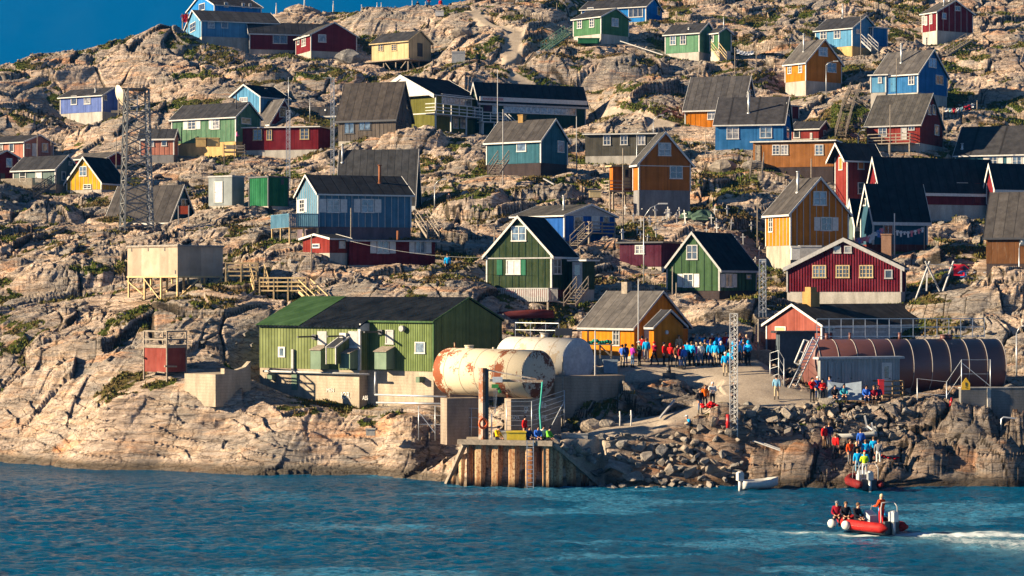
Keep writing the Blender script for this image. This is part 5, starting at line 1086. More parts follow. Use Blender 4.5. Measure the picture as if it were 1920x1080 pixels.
def rock_mat():
    m, t, b = base_mat('weathered_gneiss', 0.9)
    co = objco(t); at = t.nodes.new('ShaderNodeVertexColor'); at.layer_name = 'masks'
    sp = t.nodes.new('ShaderNodeSeparateColor'); t.links.new(at.outputs['Color'], sp.inputs[0]); gr, rd, pd = sp.outputs
    hh = at.outputs['Alpha']
    mp = t.nodes.new('ShaderNodeMapping'); mp.inputs['Rotation'].default_value = (0.5, -0.55, 0.4); mp.inputs['Scale'].default_value = (.35, 1, 1.6); t.links.new(co, mp.inputs[0])
    nA = noise(t, .16, 5, .6, co); nB = noise(t, .9, 7, .7, mp.outputs[0], .6); nC = noise(t, 3.2, 6, .7, co); nD = noise(t, .35, 4, .55, mp.outputs[0], 1.0)
    c = ramp(t, nB, [(.28,(.13,.10,.08)),(.42,(.35,.27,.21)),(.55,(.56,.435,.345)),(.70,(.64,.54,.445))])
    c = mixc(t, ramp(t, nA, [(.40,(0,0,0)),(.58,(1,1,1))]), c, mixc(t, nB, (.13,.115,.105,1), (.46,.41,.36,1)))
    c = mixc(t, ramp(t, nD, [(.56,(0,0,0)),(.70,(.75,.75,.75))]), c, mixc(t, nC, (.42,.18,.08,1), (.66,.37,.20,1)))
    st = t.nodes.new('ShaderNodeMapping'); st.inputs['Rotation'].default_value = (.25,-.32,.5); st.inputs['Scale'].default_value = (.10,.35,1.9); t.links.new(co, st.inputs[0])
    c = mixc(t, .8, c, ramp(t, noise(t, 1.5, 6, .65, st.outputs[0], .5), [(.34,(.58,.52,.46)),(.47,(1,1,1)),(.56,(1.08,.97,.84)),(.68,(.86,.68,.52))]), 'MULTIPLY')
    # dark lichen and seepage
    li = noise(t, 1.5, 8, .78, mp.outputs[0], .3)
    c = mixc(t, ramp(t, li, [(.55,(0,0,0)),(.66,(.8,.8,.8))]), c, (.085,.07,.058,1))
    c = mixc(t, .75, c, ramp(t, nC, [(.3,(.62,.60,.58)),(.5,(1,1,1)),(.7,(1.18,1.16,1.12))]), 'MULTIPLY')
    # thin cracks
    vo = t.nodes.new('ShaderNodeTexVoronoi'); vo.feature = 'DISTANCE_TO_EDGE'; inp(vo, Scale=.9)
    dn = t.nodes.new('ShaderNodeTexNoise'); inp(dn, Scale=1.2, Detail=4.0); t.links.new(mp.outputs[0], dn.inputs['Vector'])
    av = t.nodes.new('ShaderNodeVectorMath'); av.operation = 'ADD'; t.links.new(mp.outputs[0], av.inputs[0]); t.links.new(dn.outputs['Color'], av.inputs[1]); t.links.new(av.outputs[0], vo.inputs['Vector'])
    cr = ramp(t, vo.outputs['Distance'], [(0.0,(.28,.25,.22)),(.035,(1,1,1))]); c = mixc(t, .8, c, cr, 'MULTIPLY')
    c = mixc(t, ramp(t, math_(t,'ADD',hh,math_(t,'MULTIPLY',math_(t,'SUBTRACT',nC,.5),1.1)), [(.35,(0,0,0)),(.75,(.88,.88,.88))]), c, (.035,.028,.018,1))
    # wet dark rock and weed by the water
    sz = t.nodes.new('ShaderNodeSeparateXYZ'); t.links.new(co, sz.inputs[0])
    wz = math_(t, 'ADD', sz.outputs[2], math_(t, 'MULTIPLY', nB, -.75))
    c = mixc(t, ramp(t, wz, [(-.0,(.75,.75,.75)),(.35,(0,0,0))]), c, (.05,.042,.03,1))
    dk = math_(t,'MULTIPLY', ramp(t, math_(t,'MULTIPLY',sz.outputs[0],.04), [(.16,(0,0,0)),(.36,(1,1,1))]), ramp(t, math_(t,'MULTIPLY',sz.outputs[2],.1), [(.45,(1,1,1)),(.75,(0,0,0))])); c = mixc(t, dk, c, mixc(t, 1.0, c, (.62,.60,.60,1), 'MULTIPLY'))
    # grass, heath and soil
    gn = noise(t, 2.2, 5, .7, co); gA = noise(t, .22, 3, .6, co)
    gc = ramp(t, gn, [(.3,(.022,.020,.009)),(.45,(.06,.052,.018)),(.58,(.12,.085,.035)),(.72,(.20,.13,.06))])
    gc = mixc(t, ramp(t, gA, [(.46,(0,0,0)),(.58,(1,1,1))]), gc, mixc(t, gn, (.022,.035,.008,1), (.10,.12,.022,1)))
    gf = math_(t, 'MULTIPLY', math_(t, 'ADD', gr, math_(t, 'MULTIPLY', math_(t, 'SUBTRACT', nC, .5), .9)), 1.0)
    c = mixc(t, ramp(t, gf, [(.30,(0,0,0)),(.50,(1,1,1))]), c, gc)
    # gravel of the road and plaza
    gv = ramp(t, noise(t, 9.0, 4, .8, co), [(.3,(.21,.17,.13)),(.5,(.33,.27,.21)),(.7,(.46,.385,.30))])
    gv = mixc(t, ramp(t, noise(t, .7, 4, .6, co), [(.35,(0,0,0)),(.7,(.5,.5,.5))]), gv, (.16,.125,.10,1))
    c = mixc(t, ramp(t, rd, [(.35,(0,0,0)),(.6,(1,1,1))]), c, gv)
    t.links.new(c, b.inputs['Base Color'])
    h1 = noise(t, 1.1, 10, .72, mp.outputs[0], .4); h2 = noise(t, 5, 6, .7, co)
    hs = math_(t, 'ADD', math_(t, 'MULTIPLY', h1, 1.0), math_(t, 'MULTIPLY', h2, .22)); hs = math_(t, 'ADD', hs, math_(t, 'MULTIPLY', cr, .12))
    bn = bump(t, b, hs, 1.0, .55)
    k = ramp(t, rd, [(.2,(1,1,1)),(.6,(.06,.06,.06))]); t.links.new(k, bn.inputs['Strength'])
    return m
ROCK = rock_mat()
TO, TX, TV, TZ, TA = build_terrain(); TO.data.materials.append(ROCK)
# ------------------------------------------------------------------ sea
def sea():
    us = np.concatenate([np.linspace(-.9,-.26,40)[:-1], np.linspace(-.26,.26,1100), np.linspace(.26,.9,40)[1:]])
    ys = np.concatenate([np.linspace(60, 96, 40)[:-1], 96*np.exp(np.linspace(0, math.log(176/96), 520))])
    U, V = np.meshgrid(us, ys); X = U*V; ny, nx = X.shape
    Z = 0.055*fbm(X/3.2+.3*V, V/1.5, 5, 2) + .085*(perlin(X/1.5, V/.75, 9)) + .055*perlin(X/.7, V/.45, 13) + .10*perlin(X/11, V/5, 15)
    calm = sm(156, 146, V+0*X); Z = Z*(.35+.65*calm)
    # wake of the moving boat
    bx, by = BOAT.x, BOAT.y; d = np.hypot(X-bx, V-by); wk = np.exp(-((V-(by-1.0-.045*(X-bx)))/.5)**2)*sm(0,2,X-bx)
    Z = Z + .16*wk + .10*np.exp(-((V-(by-3.6-.22*(X-bx)))/.6)**2)*sm(0,4,X-bx)*np.sin(X*1.3)
    fo = np.zeros_like(X)
    fo = np.maximum(fo, 1.15*np.exp(-((V-(by-1.0-.05*(X-bx)))/(.6+.05*np.maximum(0,X-bx)))**2)*sm(-4,-1,X-bx)*(.55+.45*sm(24,0,X-bx)))
    s_ = (X-bx)*.62-(V-by)*.79; n_ = (X-bx)*.79+(V-by)*.62; fo = np.maximum(fo, .72*np.exp(-((n_-.25*s_)/(1.0+.30*np.maximum(s_,0)))**2)*sm(1,4,s_))
    fo = np.maximum(fo, 1.0*np.exp(-(((X-bx-6.5)/2.3)**2+((V-by-.6)/.5)**2)))
    fo = np.maximum(fo, 1.0*np.exp(-(((X-bx+3.4)/1.3)**2+((V-by+.3)/.55)**2)))
    st = sm(.05,.5,fbm(X/16+.6*V/16, V/9-.25*X/16, 71, 3))*.8*sm(-26,-6,X)           # streaks where the water colour gets paler
    co = np.stack([X, V, Z], -1).reshape(-1,3).astype(np.float32)
    me = bpy.data.meshes.new('sea'); me.vertices.add(len(co)); me.vertices.foreach_set('co', co.ravel())
    i = np.arange(nx*ny).reshape(ny, nx); q = np.stack([i[:-1,:-1], i[:-1,1:], i[1:,1:], i[1:,:-1]], -1).reshape(-1, 4)
    me.loops.add(q.size); me.loops.foreach_set('vertex_index', q.ravel().astype(np.int32))
    me.polygons.add(len(q)); me.polygons.foreach_set('loop_start', (np.arange(len(q))*4).astype(np.int32)); me.polygons.foreach_set('use_smooth', np.ones(len(q), bool)); me.update(calc_edges=True)
    ca = me.color_attributes.new('foam', 'FLOAT_COLOR', 'POINT'); k = np.stack([np.clip(fo,0,1), st, sm(150,158,V+0*X)*0, np.ones_like(X)], -1)
    ca.data.foreach_set('color', k.reshape(-1,4).astype(np.float32).ravel())
    o = bpy.data.objects.new('sea', me); COL.objects.link(o); tag(o, kind='structure')
    m, t, b = base_mat('sea_water', .08); b.inputs['IOR'].default_value = 1.33; b.inputs['Specular IOR Level'].default_value = .08
    co = objco(t); at = t.nodes.new('ShaderNodeVertexColor'); at.layer_name = 'foam'; sp = t.nodes.new('ShaderNodeSeparateColor'); t.links.new(at.outputs['Color'], sp.inputs[0])
    mp = t.nodes.new('ShaderNodeMapping'); mp.inputs['Scale'].default_value = (.55, 1, 1); t.links.new(co, mp.inputs[0])
    n1 = noise(t, 4.5, 8, .78, mp.outputs[0], .5); n0 = noise(t, .12, 3, .5, mp.outputs[0])
    c = mixc(t, n0, (.0004,.033,.078,1), (.001,.09,.185,1))
    fl = ramp(t, math_(t,'ADD',n1,math_(t,'MULTIPLY',sp.outputs[1],.24)), [(.60,(0,0,0)),(.72,(.8,.8,.8))]); c = mixc(t, fl, c, (.05,.21,.34,1))
    ff = math_(t, 'ADD', sp.outputs[0], math_(t, 'MULTIPLY', math_(t, 'SUBTRACT', n1, .5), 2.3))
    fm = ramp(t, ff, [(.55,(0,0,0)),(.85,(1,1,1))]); c = mixc(t, math_(t, 'MULTIPLY', sp.outputs[0], .7), c, (.20,.42,.50,1)); c = mixc(t, fm, c, (.62,.68,.70,1))
    t.links.new(c, b.inputs['Base Color']); t.links.new(ramp(t, fm, [(0,(.10,.10,.10)),(1,(.8,.8,.8))]), b.inputs['Roughness'])
    bump(t, b, math_(t, 'ADD', n1, math_(t, 'MULTIPLY', fm, .2)), .9, .34)
    me.materials.append(m); return o
# ------------------------------------------------------------------ far shore of the fjord
def mountain():
    nx, ny = 260, 60; X, Y = np.meshgrid(np.linspace(-7000, 7000, nx), np.linspace(10500, 15500, ny))
    r = fbm(X/2600, Y/1800, 201, 7, .56); Z = -5 + sm(10500, 13000, Y)*(2100+200*r)+60*fbm(X/600,Y/600,211,5,.6)*sm(10500,11500,Y)
    co = np.stack([X, Y, Z], -1).reshape(-1,3)
    i = np.arange(nx*ny).reshape(ny,nx); q = np.stack([i[:-1,:-1], i[:-1,1:], i[1:,1:], i[1:,:-1]], -1).reshape(-1,4)
    me = bpy.data.meshes.new('far_mountain'); me.from_pydata(co.tolist(), [], q.tolist()); me.update()
    for p in me.polygons: p.use_smooth = True
    o = bpy.data.objects.new('far_mountain', me); COL.objects.link(o); tag(o, kind='structure')
    m, t, b = base_mat('far_rock', .95); c = objco(t); n = noise(t, .003, 10, .7, c)
    t.links.new(ramp(t, n, [(.35,(.003,.006,.007)),(.6,(.006,.010,.011)),(.75,(.014,.020,.022))]), b.inputs['Base Color']); me.materials.append(m)
    s = MB(); s.add([(-9000,60,-.6),(9000,60,-.6),(9000,11500,-.6),(-9000,11500,-.6)], [(0,1,2,3)]); s2 = s.build('deep_water', plain('deep_water',(.004,.03,.06),.2,bmp=0)); tag(s2, kind='structure')
def haze():
    m = bpy.data.materials.new('blue_air'); m.use_nodes = True; t = m.node_tree; t.nodes.remove(t.nodes['Principled BSDF'])
    v = t.nodes.new('ShaderNodeVolumePrincipled'); v.inputs['Color'].default_value = (.0005,.21,.62,1); v.inputs['Density'].default_value = HAZE_D; v.inputs['Anisotropy'].default_value = 0.0
    t.links.new(v.outputs[0], t.nodes['Material Output'].inputs['Volume'])
    b = MB(); b.box((-3100,-60,-8),(3100,14500,2600)); o = b.build('haze', m); tag(o, kind='stuff')
HAZE_D = 0.00008
BOAT = P(1625, 1000, 118.0); BOAT.z = 0
sea(); mountain(); haze()
# ------------------------------------------------------------------ masts, poles and lamps
def lattice(name, label, base, top, wb, wt, n, mat, legs=4, r=.05, cat='mast', rungs=True, extra=None):
    base = Vector(base); top = Vector(top); root = empty(name, base, 0, label, cat); H_ = top.z-base.z
    def c(k, t):
        a = 2*math.pi*(k+.5)/legs + .35; w_ = (wb+(wt-wb)*t)/2*(1.414 if legs == 4 else 1.15); return Vector((w_*math.cos(a), w_*math.sin(a), H_*t))
    for k in range(legs): m = MB(); m.beam(c(k,0)-Vector((0,0,.4)), c(k,1), r*1.6); m.build('leg', mat, root)
    m = MB()
    for i in range(n):
        for k in range(legs):
            a, b = i/n, (i+1)/n; m.beam(c(k,a), c((k+1)%legs,b), r*.8); m.beam(c((k+1)%legs,a), c(k,b), r*.8) if legs == 4 else None
            if i % 2 == 0: m.beam(c(k,a), c((k+1)%legs,a), r*.8)
    for k in range(legs): m.beam(c(k,1), c((k+1)%legs,1), r)
    m.build('bracing', mat, root)
    if extra: extra(root, c, H_)
    return root
def tower_top(root, c, H_):
    m = MB(); m.box((-1.2,-1.2,H_),(1.2,1.2,H_+.06)); m.build('platform', DARKM, root)
    m = MB()
    for i in range(3): a = c(1,.93-.05*i); m.beam(a, a+Vector((1.3,0,0)), .06); m.beam(a+Vector((1.3,0,-.5)),a+Vector((1.3,0,.5)),.08)
    m.build('antenna', GALV, root)
    m = MB(); s_ = Vector((.18,0,0)); a = c(3,0)*.9; b = c(3,1)*.9
    for sg in (-1,1): m.beam(a+s_*sg,b+s_*sg,.05)
    for i in range(40): p = a.lerp(b,i/40); m.beam(p-s_,p+s_,.03)
    m.build('ladder', GALV, root)
gb = G(256, 216); lattice('lattice_tower','tall grey steel lattice tower in front of the big dark roof', P(256,424,216), P(256,168,216), 2.75,2.0, 12, plain('tower_steel',(.17,.17,.165),.6,.1), 4, .10, 'tower', extra=tower_top)
m0 = G(1376,147.4); lattice('lattice_mast','tall slim white lattice mast at the end of the gravel plaza', P(1376,824,147.4), P(1376,588,147.4), .5,.5, 26, WHITE, 3, .035)
c = P(1365,790,147.0); m = MB(); m.tube([(0,0,-.45),(0,0,.45)],.13,12); m.box((-.14,-.02,-.2),(.14,.16,-.1)); o = m.build('life_ring_case', plain('red_enamel',(.45,.015,.015),.4)); o.location = c; tag(o,'red tubular rescue case hung beside the slim white lattice mast','case')
lattice('lattice_mast','slender lattice mast rising in front of the dark red flat-roofed house', P(541,350,236), P(541,207,236), .42,.42, 22, GALV, 3, .03, extra=lambda r_,c,H_: (lambda m: (m.tube([(0,0,H_),(0,0,H_+3.5)],.035,6), m.build('whip', GALV, r_)))(MB()))
lattice('lattice_mast','lattice antenna mast with cross arms behind the dark metal roof', P(624,330,244), P(624,146,244), .4,.4, 26, GALV, 3, .03, extra=lambda r_,c,H_: (lambda m: (m.beam((-1.1,0,H_),(.2,0,H_),.06), m.build('cross_arm', GALV, r_)))(MB()))
lattice('lattice_mast','small lattice mast between the dark green gabled house and the community house', P(1430,585,174), P(1430,487,174), .55,.5, 10, GALV, 3, .035, extra=lambda r_,c,H_: (lambda m: (m.box((-.25,-.1,H_-.2),(.25,.1,H_+.05)), m.build('lamp', WHITE, r_)))(MB()))
POLEG = 'slim poles standing among the houses'
def pole(label, px, yt, yb, Y, r=.05, arm=None, mat=GREYWOOD, name='pole', cat='pole'):
    a = P(px,yb,Y); b = P(px,yt,Y); g = ground(a.x, a.y); a.z = min(a.z, g) if g < a.z else a.z
    root = empty(name, a, 0, label, cat, POLEG if not arm else 'street lamps along the paths'); L = b.z-a.z; m = MB(); m.tube([(0,0,-.5),(0,0,L)], [r*1.15,r*.8], 8); m.build('shaft', mat, root)
    if arm:
        dx, dz = arm[0]*Y/F, -arm[1]*Y/F; m = MB(); m.tube([(0,0,L),(dx*.35,0,L+dz*.7),(dx*.8,0,L+dz)],.035,6); m.build('arm', mat, root)
        m = MB(); m.box((dx*.75,-.09,L+dz-.05),(dx*1.25,.09,L+dz+.07)); m.build('lamp_head', WHITE, root)
    return root
for a in [
 ('grey street lamp with long arm right of the dark maroon shed',1207,408,505,193,.05,(36,-26),GALV,'street_lamp','lamp'),
 ('grey street lamp on the grassy path behind the blue battened house',815,347,394,224,.05,(18,-11),GALV,'street_lamp','lamp'),
 ('grey street lamp leaning over the dark brown house at the right edge',1911,465,522,190,.06,(5,-12),GALV,'street_lamp','lamp'),
 ('grey street lamp at the right edge behind the brown tank',1906,625,695,163,.06,(14,-14),GALV,'street_lamp','lamp'),
 ('grey street lamp by the bend of the gravel path below the boulders',1225,225,246,262,.04,(16,-9),GALV,'street_lamp','lamp'),
 ('small street lamp on the rock left of the sage green house',581,183,212,276,.04,(-12,-8),GALV,'street_lamp','lamp'),
 ('bent street lamp standing in front of the grey brown boarded house',1194,255,305,240,.05,(8,-12),GALV,'street_lamp','lamp'),
 ('street lamp in front of the orange house with the rusty brown gable',1549,122,168,276,.05,(18,-7),GALV,'street_lamp','lamp'),
 ('grey street lamp by the timber deck of the dark red house',1609,250,285,250,.05,(10,-6),GALV,'street_lamp','lamp')]:
    pole(*a[:6], arm=a[6], mat=a[7], name=a[8], cat=a[9])
for a in [
 ('white flagpole in front of the long green school wing',933,130,250,251,.05),('white pole left of the weathered teal house',943,205,305,230,.05),('white pole at the right end of the school wing',1081,218,300,240,.05),
 ('thin pole in front of the orange lean-to porch',1168,278,402,211,.06),('white pole rising from the gable end of the yellow hall',1197,524,650,160.5,.05),('bare pole on the slope left of the periwinkle blue house',96,220,255,270,.05),
 ('bare pole below the periwinkle blue house',131,213,240,281,.05),('pole in front of the faded red house at the left edge',70,250,296,262,.05),('pole on the rock right of the lattice tower top',307,226,250,268,.05),
 ('short pole on the crest above the green warehouse slope',343,38,52,309,.05),('pole on the dark rock left of the weathered dark green house',927,466-40,478,186,.06),('pole beside the path right of the tall lattice mast',1422,598,680,163,.06),
 ('pole standing by the church path right of the orange gable',1420,368,440,206,.05),('pole in front of the dark red house with timber deck',1669,196,270,245,.05),('pole in front of the blue house with grey roof',1681,108,165,263,.05),
 ('pole on the rocks left of the blue stucco house',1323,242,280,243,.05),('tall pole beside the stairs of the blue house with the tall chimney',1614,26,95,297,.05),('pole above the sage meadow near the green stair',1042,97,147,286,.05),
 ('pole in the gravel left of the green stair',985,55,98,301,.05),('pole left of the gravel road up the hill',965,50,93,303,.05),('pole on the crest near the top centre',1044,5,26,316,.05),('pole in front of the small red shed by the left house',218,256,282,259,.05),
 ('light pole in front of the rusty brown cabin',1521,297,330,226,.06),('white post on the steps below the dark teal cottage',1677,400,470,201,.07),('slim pole left of the dark green battened house',1261,500,548,180,.05),('slim pole in front of the dark green battened house',1268,530,575,178,.05),
 ('thin leaning pole in front of the blue battened house',658,390,440,190,.05),('pole before the small faded red gabled end',584,440,470,184,.06),('slim pole beside the harbour fence below the grey tank',1055,668,722,151,.05),('silver pole in front of the pale grey tank',1116,620,740,153.5,.06),
 ('short pole between the boulders at the top right',1455,240,270,247,.05)]:
    pole(*a[:6], mat=GREYW if 'white' in a[0] or 'silver' in a[0] else GREYWOOD)
# grave markers and ridge markers
rg = random.Random(3)
gm = None
for i in range(46):
    px = rg.uniform(1165,1450) if i > 12 else rg.uniform(1165,1290); py = 436+rg.uniform(-12,12) if px > 1290 else 430+rg.uniform(-15,18); Y = 205+(440-py)*.45
    g = G(px, Y)
    if gm is None:
        m = MB(); m.box((-.045,-.03,-.3),(.045,.03,.95)); m.box((-.22,-.035,.62),(.22,.035,.70)); gm = m.build('grave_cross', WHITE); o = gm
    else: o = gm.copy(); COL.objects.link(o)
    o.location = g; o.rotation_euler = (rg.uniform(-.08,.08),rg.uniform(-.08,.08),rg.uniform(-.6,.6)); o.scale = (1,1,rg.uniform(.8,1.25))
    tag(o,'small white grave cross on the grassy slope behind the dark green battened house','grave cross','white grave crosses on the slope')
for i,px in enumerate((518,571,625,678,707,715,741,773,798)):
    p = P(px,12,328); p.z = ground(p.x,p.y); m = MB(); m.tube([(0,0,-.3),(0,0,1.0),(0,0,1.5)],[.16,.10,.03],8); m.tube([(0,0,1.5),(0,0,1.7)],.06,6); o = m.build('boundary_marker', WHITE); o.location = p; o.rotation_euler[2] = i
    tag(o,'pale marker post standing on the stone wall along the ridge','marker post','marker posts on the ridge')
# ------------------------------------------------------------------ stairs and rails on the slope
wood_stairs('green_stair','green handrailed stair climbing to the small green house', P(1066,62,297), hit(1022,100,.3), 1.1, paint((.16,.30,.22),worn=.3))
wood_stairs('timber_stair','weathered timber stair below the green handrailed stair', hit(1008,102,.25), hit(984,133,.15), 1.1, GREYWOOD, rails=False)
wood_stairs('timber_stair','upper flight of the long timber stair on the steep rock face', hit(1604,176,.4), hit(1588,216,.4), 1.2, GREYWOOD)
wood_stairs('timber_stair','lower flight of the long timber stair on the steep rock face', hit(1588,219,.35), hit(1576,262,.3), 1.2, GREYWOOD)
wood_stairs('timber_stair','white railed stair at the door of the blue house with the tall chimney', P(1621,77,299), P(1640,95,295), 1.0, GREYW)
wood_stairs('timber_stair','timber stair zigzag below the dark red square house', hit(1818,86,.6), hit(1770,110,.3), 1.1, GREYWOOD)
wood_stairs('timber_stair','cream timber stair at the pale green house porch', P(1340,92,292), P(1356,112,289.5), 1.0, CREAM)
wood_stairs('timber_stair','rough timber stair below the rusty brown cabin', P(1896-480+5,303,229.5), P(1417,333,227), 1.2, GREYWOOD)
wood_stairs('timber_stair','dark timber stair at the left end of the weathered teal house', P(944,300,229), P(926,326,226.5), 1.2, GREYWOOD)
wood_stairs('timber_stair','timber stair from the porch of the blue battened house', P(790,412,193), P(812,445,190.5), 1.1, GREYWOOD)
wood_stairs('timber_stair','blue grey stair at the entrance porch of the weathered dark green house', P(1092,541,178), P(1068,572,175.5), 1.0, GREYWOOD)
wood_stairs('timber_stair','dark stair beside the periwinkle blue house', P(232,205,285), P(243,232,282), 1.0, GREYWOOD)
wood_stairs('timber_stair','timber stair on the rock right of the dark red church tower cabin', P(1450,155,276), P(1432,175,272), 1.1, GREYWOOD) if False else None
# satellite dish of the periwinkle house
h = H5; sd_ = empty('satellite_dish', P(221,206,282.5), 0, 'large cream satellite dish on a post beside the periwinkle blue house', 'satellite dish')
m = MB(); vs=[]; fs=[]; n=24
for j in range(7):
    rr = 1.35*j/6; 
    for i in range(n): a=2*math.pi*i/n; vs.append((rr*math.cos(a), rr*math.sin(a), .28*(rr/1.45)**2*1.6))
for j in range(6):
    for i in range(n): fs.append((j*n+i,j*n+(i+1)%n,(j+1)*n+(i+1)%n,(j+1)*n+i))
k0=len(vs); vs += [(x,y,z-.05) for x,y,z in vs]; fs += [tuple(k0+q for q in f[::-1]) for f in fs]
M_ = Vector((.80,.48,.30)).to_track_quat('Z','Y').to_matrix().to_4x4(); vs=[(M_@Vector(v))+Vector((0,0,1.75)) for v in vs]; m.add(vs,fs,0,True); m.build('dish', plain('cream_dish',(.60,.50,.36),.5), sd_)
m = MB(); m.tube([(0.1,0,-2.2),(0.1,0,1.6)],.09,8); m.beam((-.9,.3,-.2),(1.1,.3,-.2),.1,.3); m.build('post', GREYWOOD, sd_); m = MB(); m.tube([(0,0,1.75),(.9,.55,2.1)],.05,6); m.build('feed_arm', GREYW, sd_)
# red sign panel by the big dark roof
o_ = P(344,412,219); rs = empty('sign_panel', o_, 0, 'rust red blank sign panel on two posts beside the big dark roof', 'sign'); m = MB(); m.box((-.45,-.02,.55),(.45,.02,1.35)); m.build('panel', plain('rust_red_sheet',(.30,.05,.02),.6), rs); m = MB(); m.box((-.55,-.05,-.4),(-.46,.05,1.4)); m.box((.46,-.05,-.4),(.55,.05,1.4)); m.build('post', GREYW, rs)
# fuel boxes and clutter
for l, a in (('pale yellow fuel box by the foundation of the worn green house, the left one',(367,386,258,275,259,1.0)),('pale yellow fuel box by the foundation of the worn green house, the right one',(388,410,258,274,259.2,1.0))):
    crate('fuel_box', l, *a, plain('fuel_box',(.50,.33,.13),.6))
crate('storage_box','cream wooden box on the rock left of the orange house',1105,1127,357,370,215,1.0,CREAM)
crate('storage_box','weathered timber box on the slope right of the orange house',1343,1366,438,446,203,.8,GREYWOOD) if False else None
crate('white_cabinet','white cabinet standing by the gravel road near the ridge',816,832,20,30,316,.8,WHITE,'cabinet')
crate('white_cabinet','white chest left on the rocks below the gravel road',847,872,96,118,291,.9,GREYW,'cabinet')
crate('white_cabinet','small white box beside the weathered timber stair on the slope',1006,1012,96,109,294,.7,WHITE,'cabinet')
crate('green_skip','green box standing at the foot of the small green house',1084,1124,71,81,298,1.0,paint((.04,.2,.09),worn=.1),'box')
crate('white_cabinet','white tank unit standing beside the battened orange house',1484,1500,461,487,194,1.0,WHITE,'cabinet')
crate('white_cabinet','long white low unit behind the white tank unit',1500,1540,460,485,196,1.2,GREYW,'cabinet')
crate('wooden_pallet_stack','grey wrapped crate beside the yellow hall on the plaza',1132,1158,675,700,159.2,1.0,plain('blue_grey_wrap',(.22,.27,.32),.6))
crate('storage_box','long grey concrete block at the edge of the ramp',1053,1102,813,823,147.2,.6,CWHITE,'block')
crate('storage_box','low timber table with boxes behind the crowd',1432-30,1445,657,690,163.5,1.3,GREYWOOD,'table')
crate('storage_box','small square concrete block on the lower rock below the warehouse',686,703,804,817,155.2,.7,CWHITE,'block')
crate('storage_box','wooden crate on the plank platform by the worn green house',424,445,272,277,254,1.0,GREYWOOD)
# timber platform with figures by the dark red flat house
pf = empty('timber_platform', P(441,296,252), 0, 'small raised timber platform below the dark red flat-roofed house', 'platform'); m = MB(); m.box((-1.2,-.8,.6),(1.2,.8,.7)); m.build('deck', GREYWOOD, pf); m = MB()
for x in (-1.15,0,1.15): m.beam((x,-.8,-.8),(x,-.8,1.5),.08)
for z in (1.0,1.3): m.beam((-1.2,-.82,z),(1.2,-.82,z),.04,.14)
m.build('railing', GREYWOOD, pf)
# swing frame with drying clothes
def cloth(px, py, Y, w_, h_, mat, name='garment', parent=None, off=None):
    p = P(px,py,Y); m = MB(); rr = random.Random(int(px*7)); vs=[]; n=5
    for j in range(n+1):
        for i in range(3):
            vs.append((p.x+(i-1)*w_/2*(1-.12*j/n*rr.random()), p.y+.09*math.sin(i*2+j*1.3+px), p.z-h_*j/n+.03*rr.random()))
    k=len(vs); vs += [(x,y+.03,z) for x,y,z in vs]; fs=[]
    for j in range(n):
        for i in range(2): q=j*3+i; fs += [(q,q+1,q+4,q+3),(k+q+3,k+q+4,k+q+1,k+q)]
    m.add(vs,fs,0,True)
    # sleeves
    m.beam((p.x-w_/2,p.y,p.z-.05),(p.x-w_*.85,p.y,p.z-h_*.35),.12,.05); m.beam((p.x+w_/2,p.y,p.z-.05),(p.x+w_*.85,p.y,p.z-h_*.35),.12,.05)
    return m.build(name, mat, parent, off=off)
GC = [plain('cloth_white',(.6,.6,.62),.9),plain('cloth_blue',(.1,.2,.45),.9),plain('cloth_red',(.5,.02,.04),.9),plain('cloth_pink',(.6,.2,.25),.9),plain('cloth_cyan',(.25,.45,.5),.9),plain('cloth_dark',(.04,.04,.07),.9)]
def laundry(label, x0,y0,Y0,x1,y1,Y1,items,posts=True,sag=6,n=10):
    a,b = P(x0,y0,Y0),P(x1,y1,Y1); root = empty('clothesline', a, 0, label, 'clothesline'); m = MB(); pts=[]
    for i in range(n+1): t=i/n; p=a.lerp(b,t); p.z -= sag*Y0/F*4*t*(1-t); pts.append(p)
    m.tube(pts,.012,5); m.build('line', GREYW, root, off=a)
    if posts:
        for q in (a,b): g = ground(q.x,q.y); m = MB(); m.tube([(q.x,q.y,min(g,q.z-1)-.3),(q.x,q.y,q.z+.1)],.05,8); m.build('post', GREYWOOD, root, off=a)
    for i,(t,w_,h_,ci) in enumerate(items): p=a.lerp(b,t); p.z -= sag*Y0/F*4*t*(1-t); cloth(960+p.x/p.y*F, 540-(p.z-CH)/p.y*F, p.y, w_,h_,GC[ci],'garment',root,a)
rr = random.Random(11)
laundry('clothesline with pale laundry strung left of the dark teal cottage',1600,447,203,1658,424,203,[(.1+.09*i,.28,rr.uniform(.3,.9),rr.choice([0,0,4,1,3])) for i in range(10)])
laundry('clothesline with white garments across the front of the dark teal cottage',1677,430,201.5,1733,425,202,[(.1+.12*i,.18,rr.uniform(.3,.6),rr.choice([0,0,3,4])) for i in range(8)])
laundry('clothesline with coloured laundry in the shade right of the tall blue gable',1768,201,258,1832,190,264,[(.1+.11*i,.22,rr.uniform(.4,.6),rr.choice([2,1,0,5,4])) for i in range(8)])
laundry('clothesline hung with white cloths on the dark slope right of the pale green house',1378,90,287,1418,92,286,[(.15+.13*i,.35,.5,0) for i in range(6)])
laundry('red laundry hanging on poles left of the sky blue house',342,27,312,352,25,312,[(.2+.3*i,.5,1.1,2) for i in range(3)],sag=1)
laundry('clothesline with pegs running to the weathered dark green house',657,452,185.5,912,483,180,[],posts=False,sag=8)
laundry('green rope with pegs from the swing frame to the dark brown house',1788,506,183,1915,506,190,[(.3,.1,.15,0),(.45,.1,.15,0),(.6,.1,.15,0)],posts=False,sag=4)
sf = empty('swing_frame', P(1740,555,176), 0, 'leaning timber swing frame with red laundry on the pale rock', 'frame'); off_ = sf.location.copy(); m = MB()
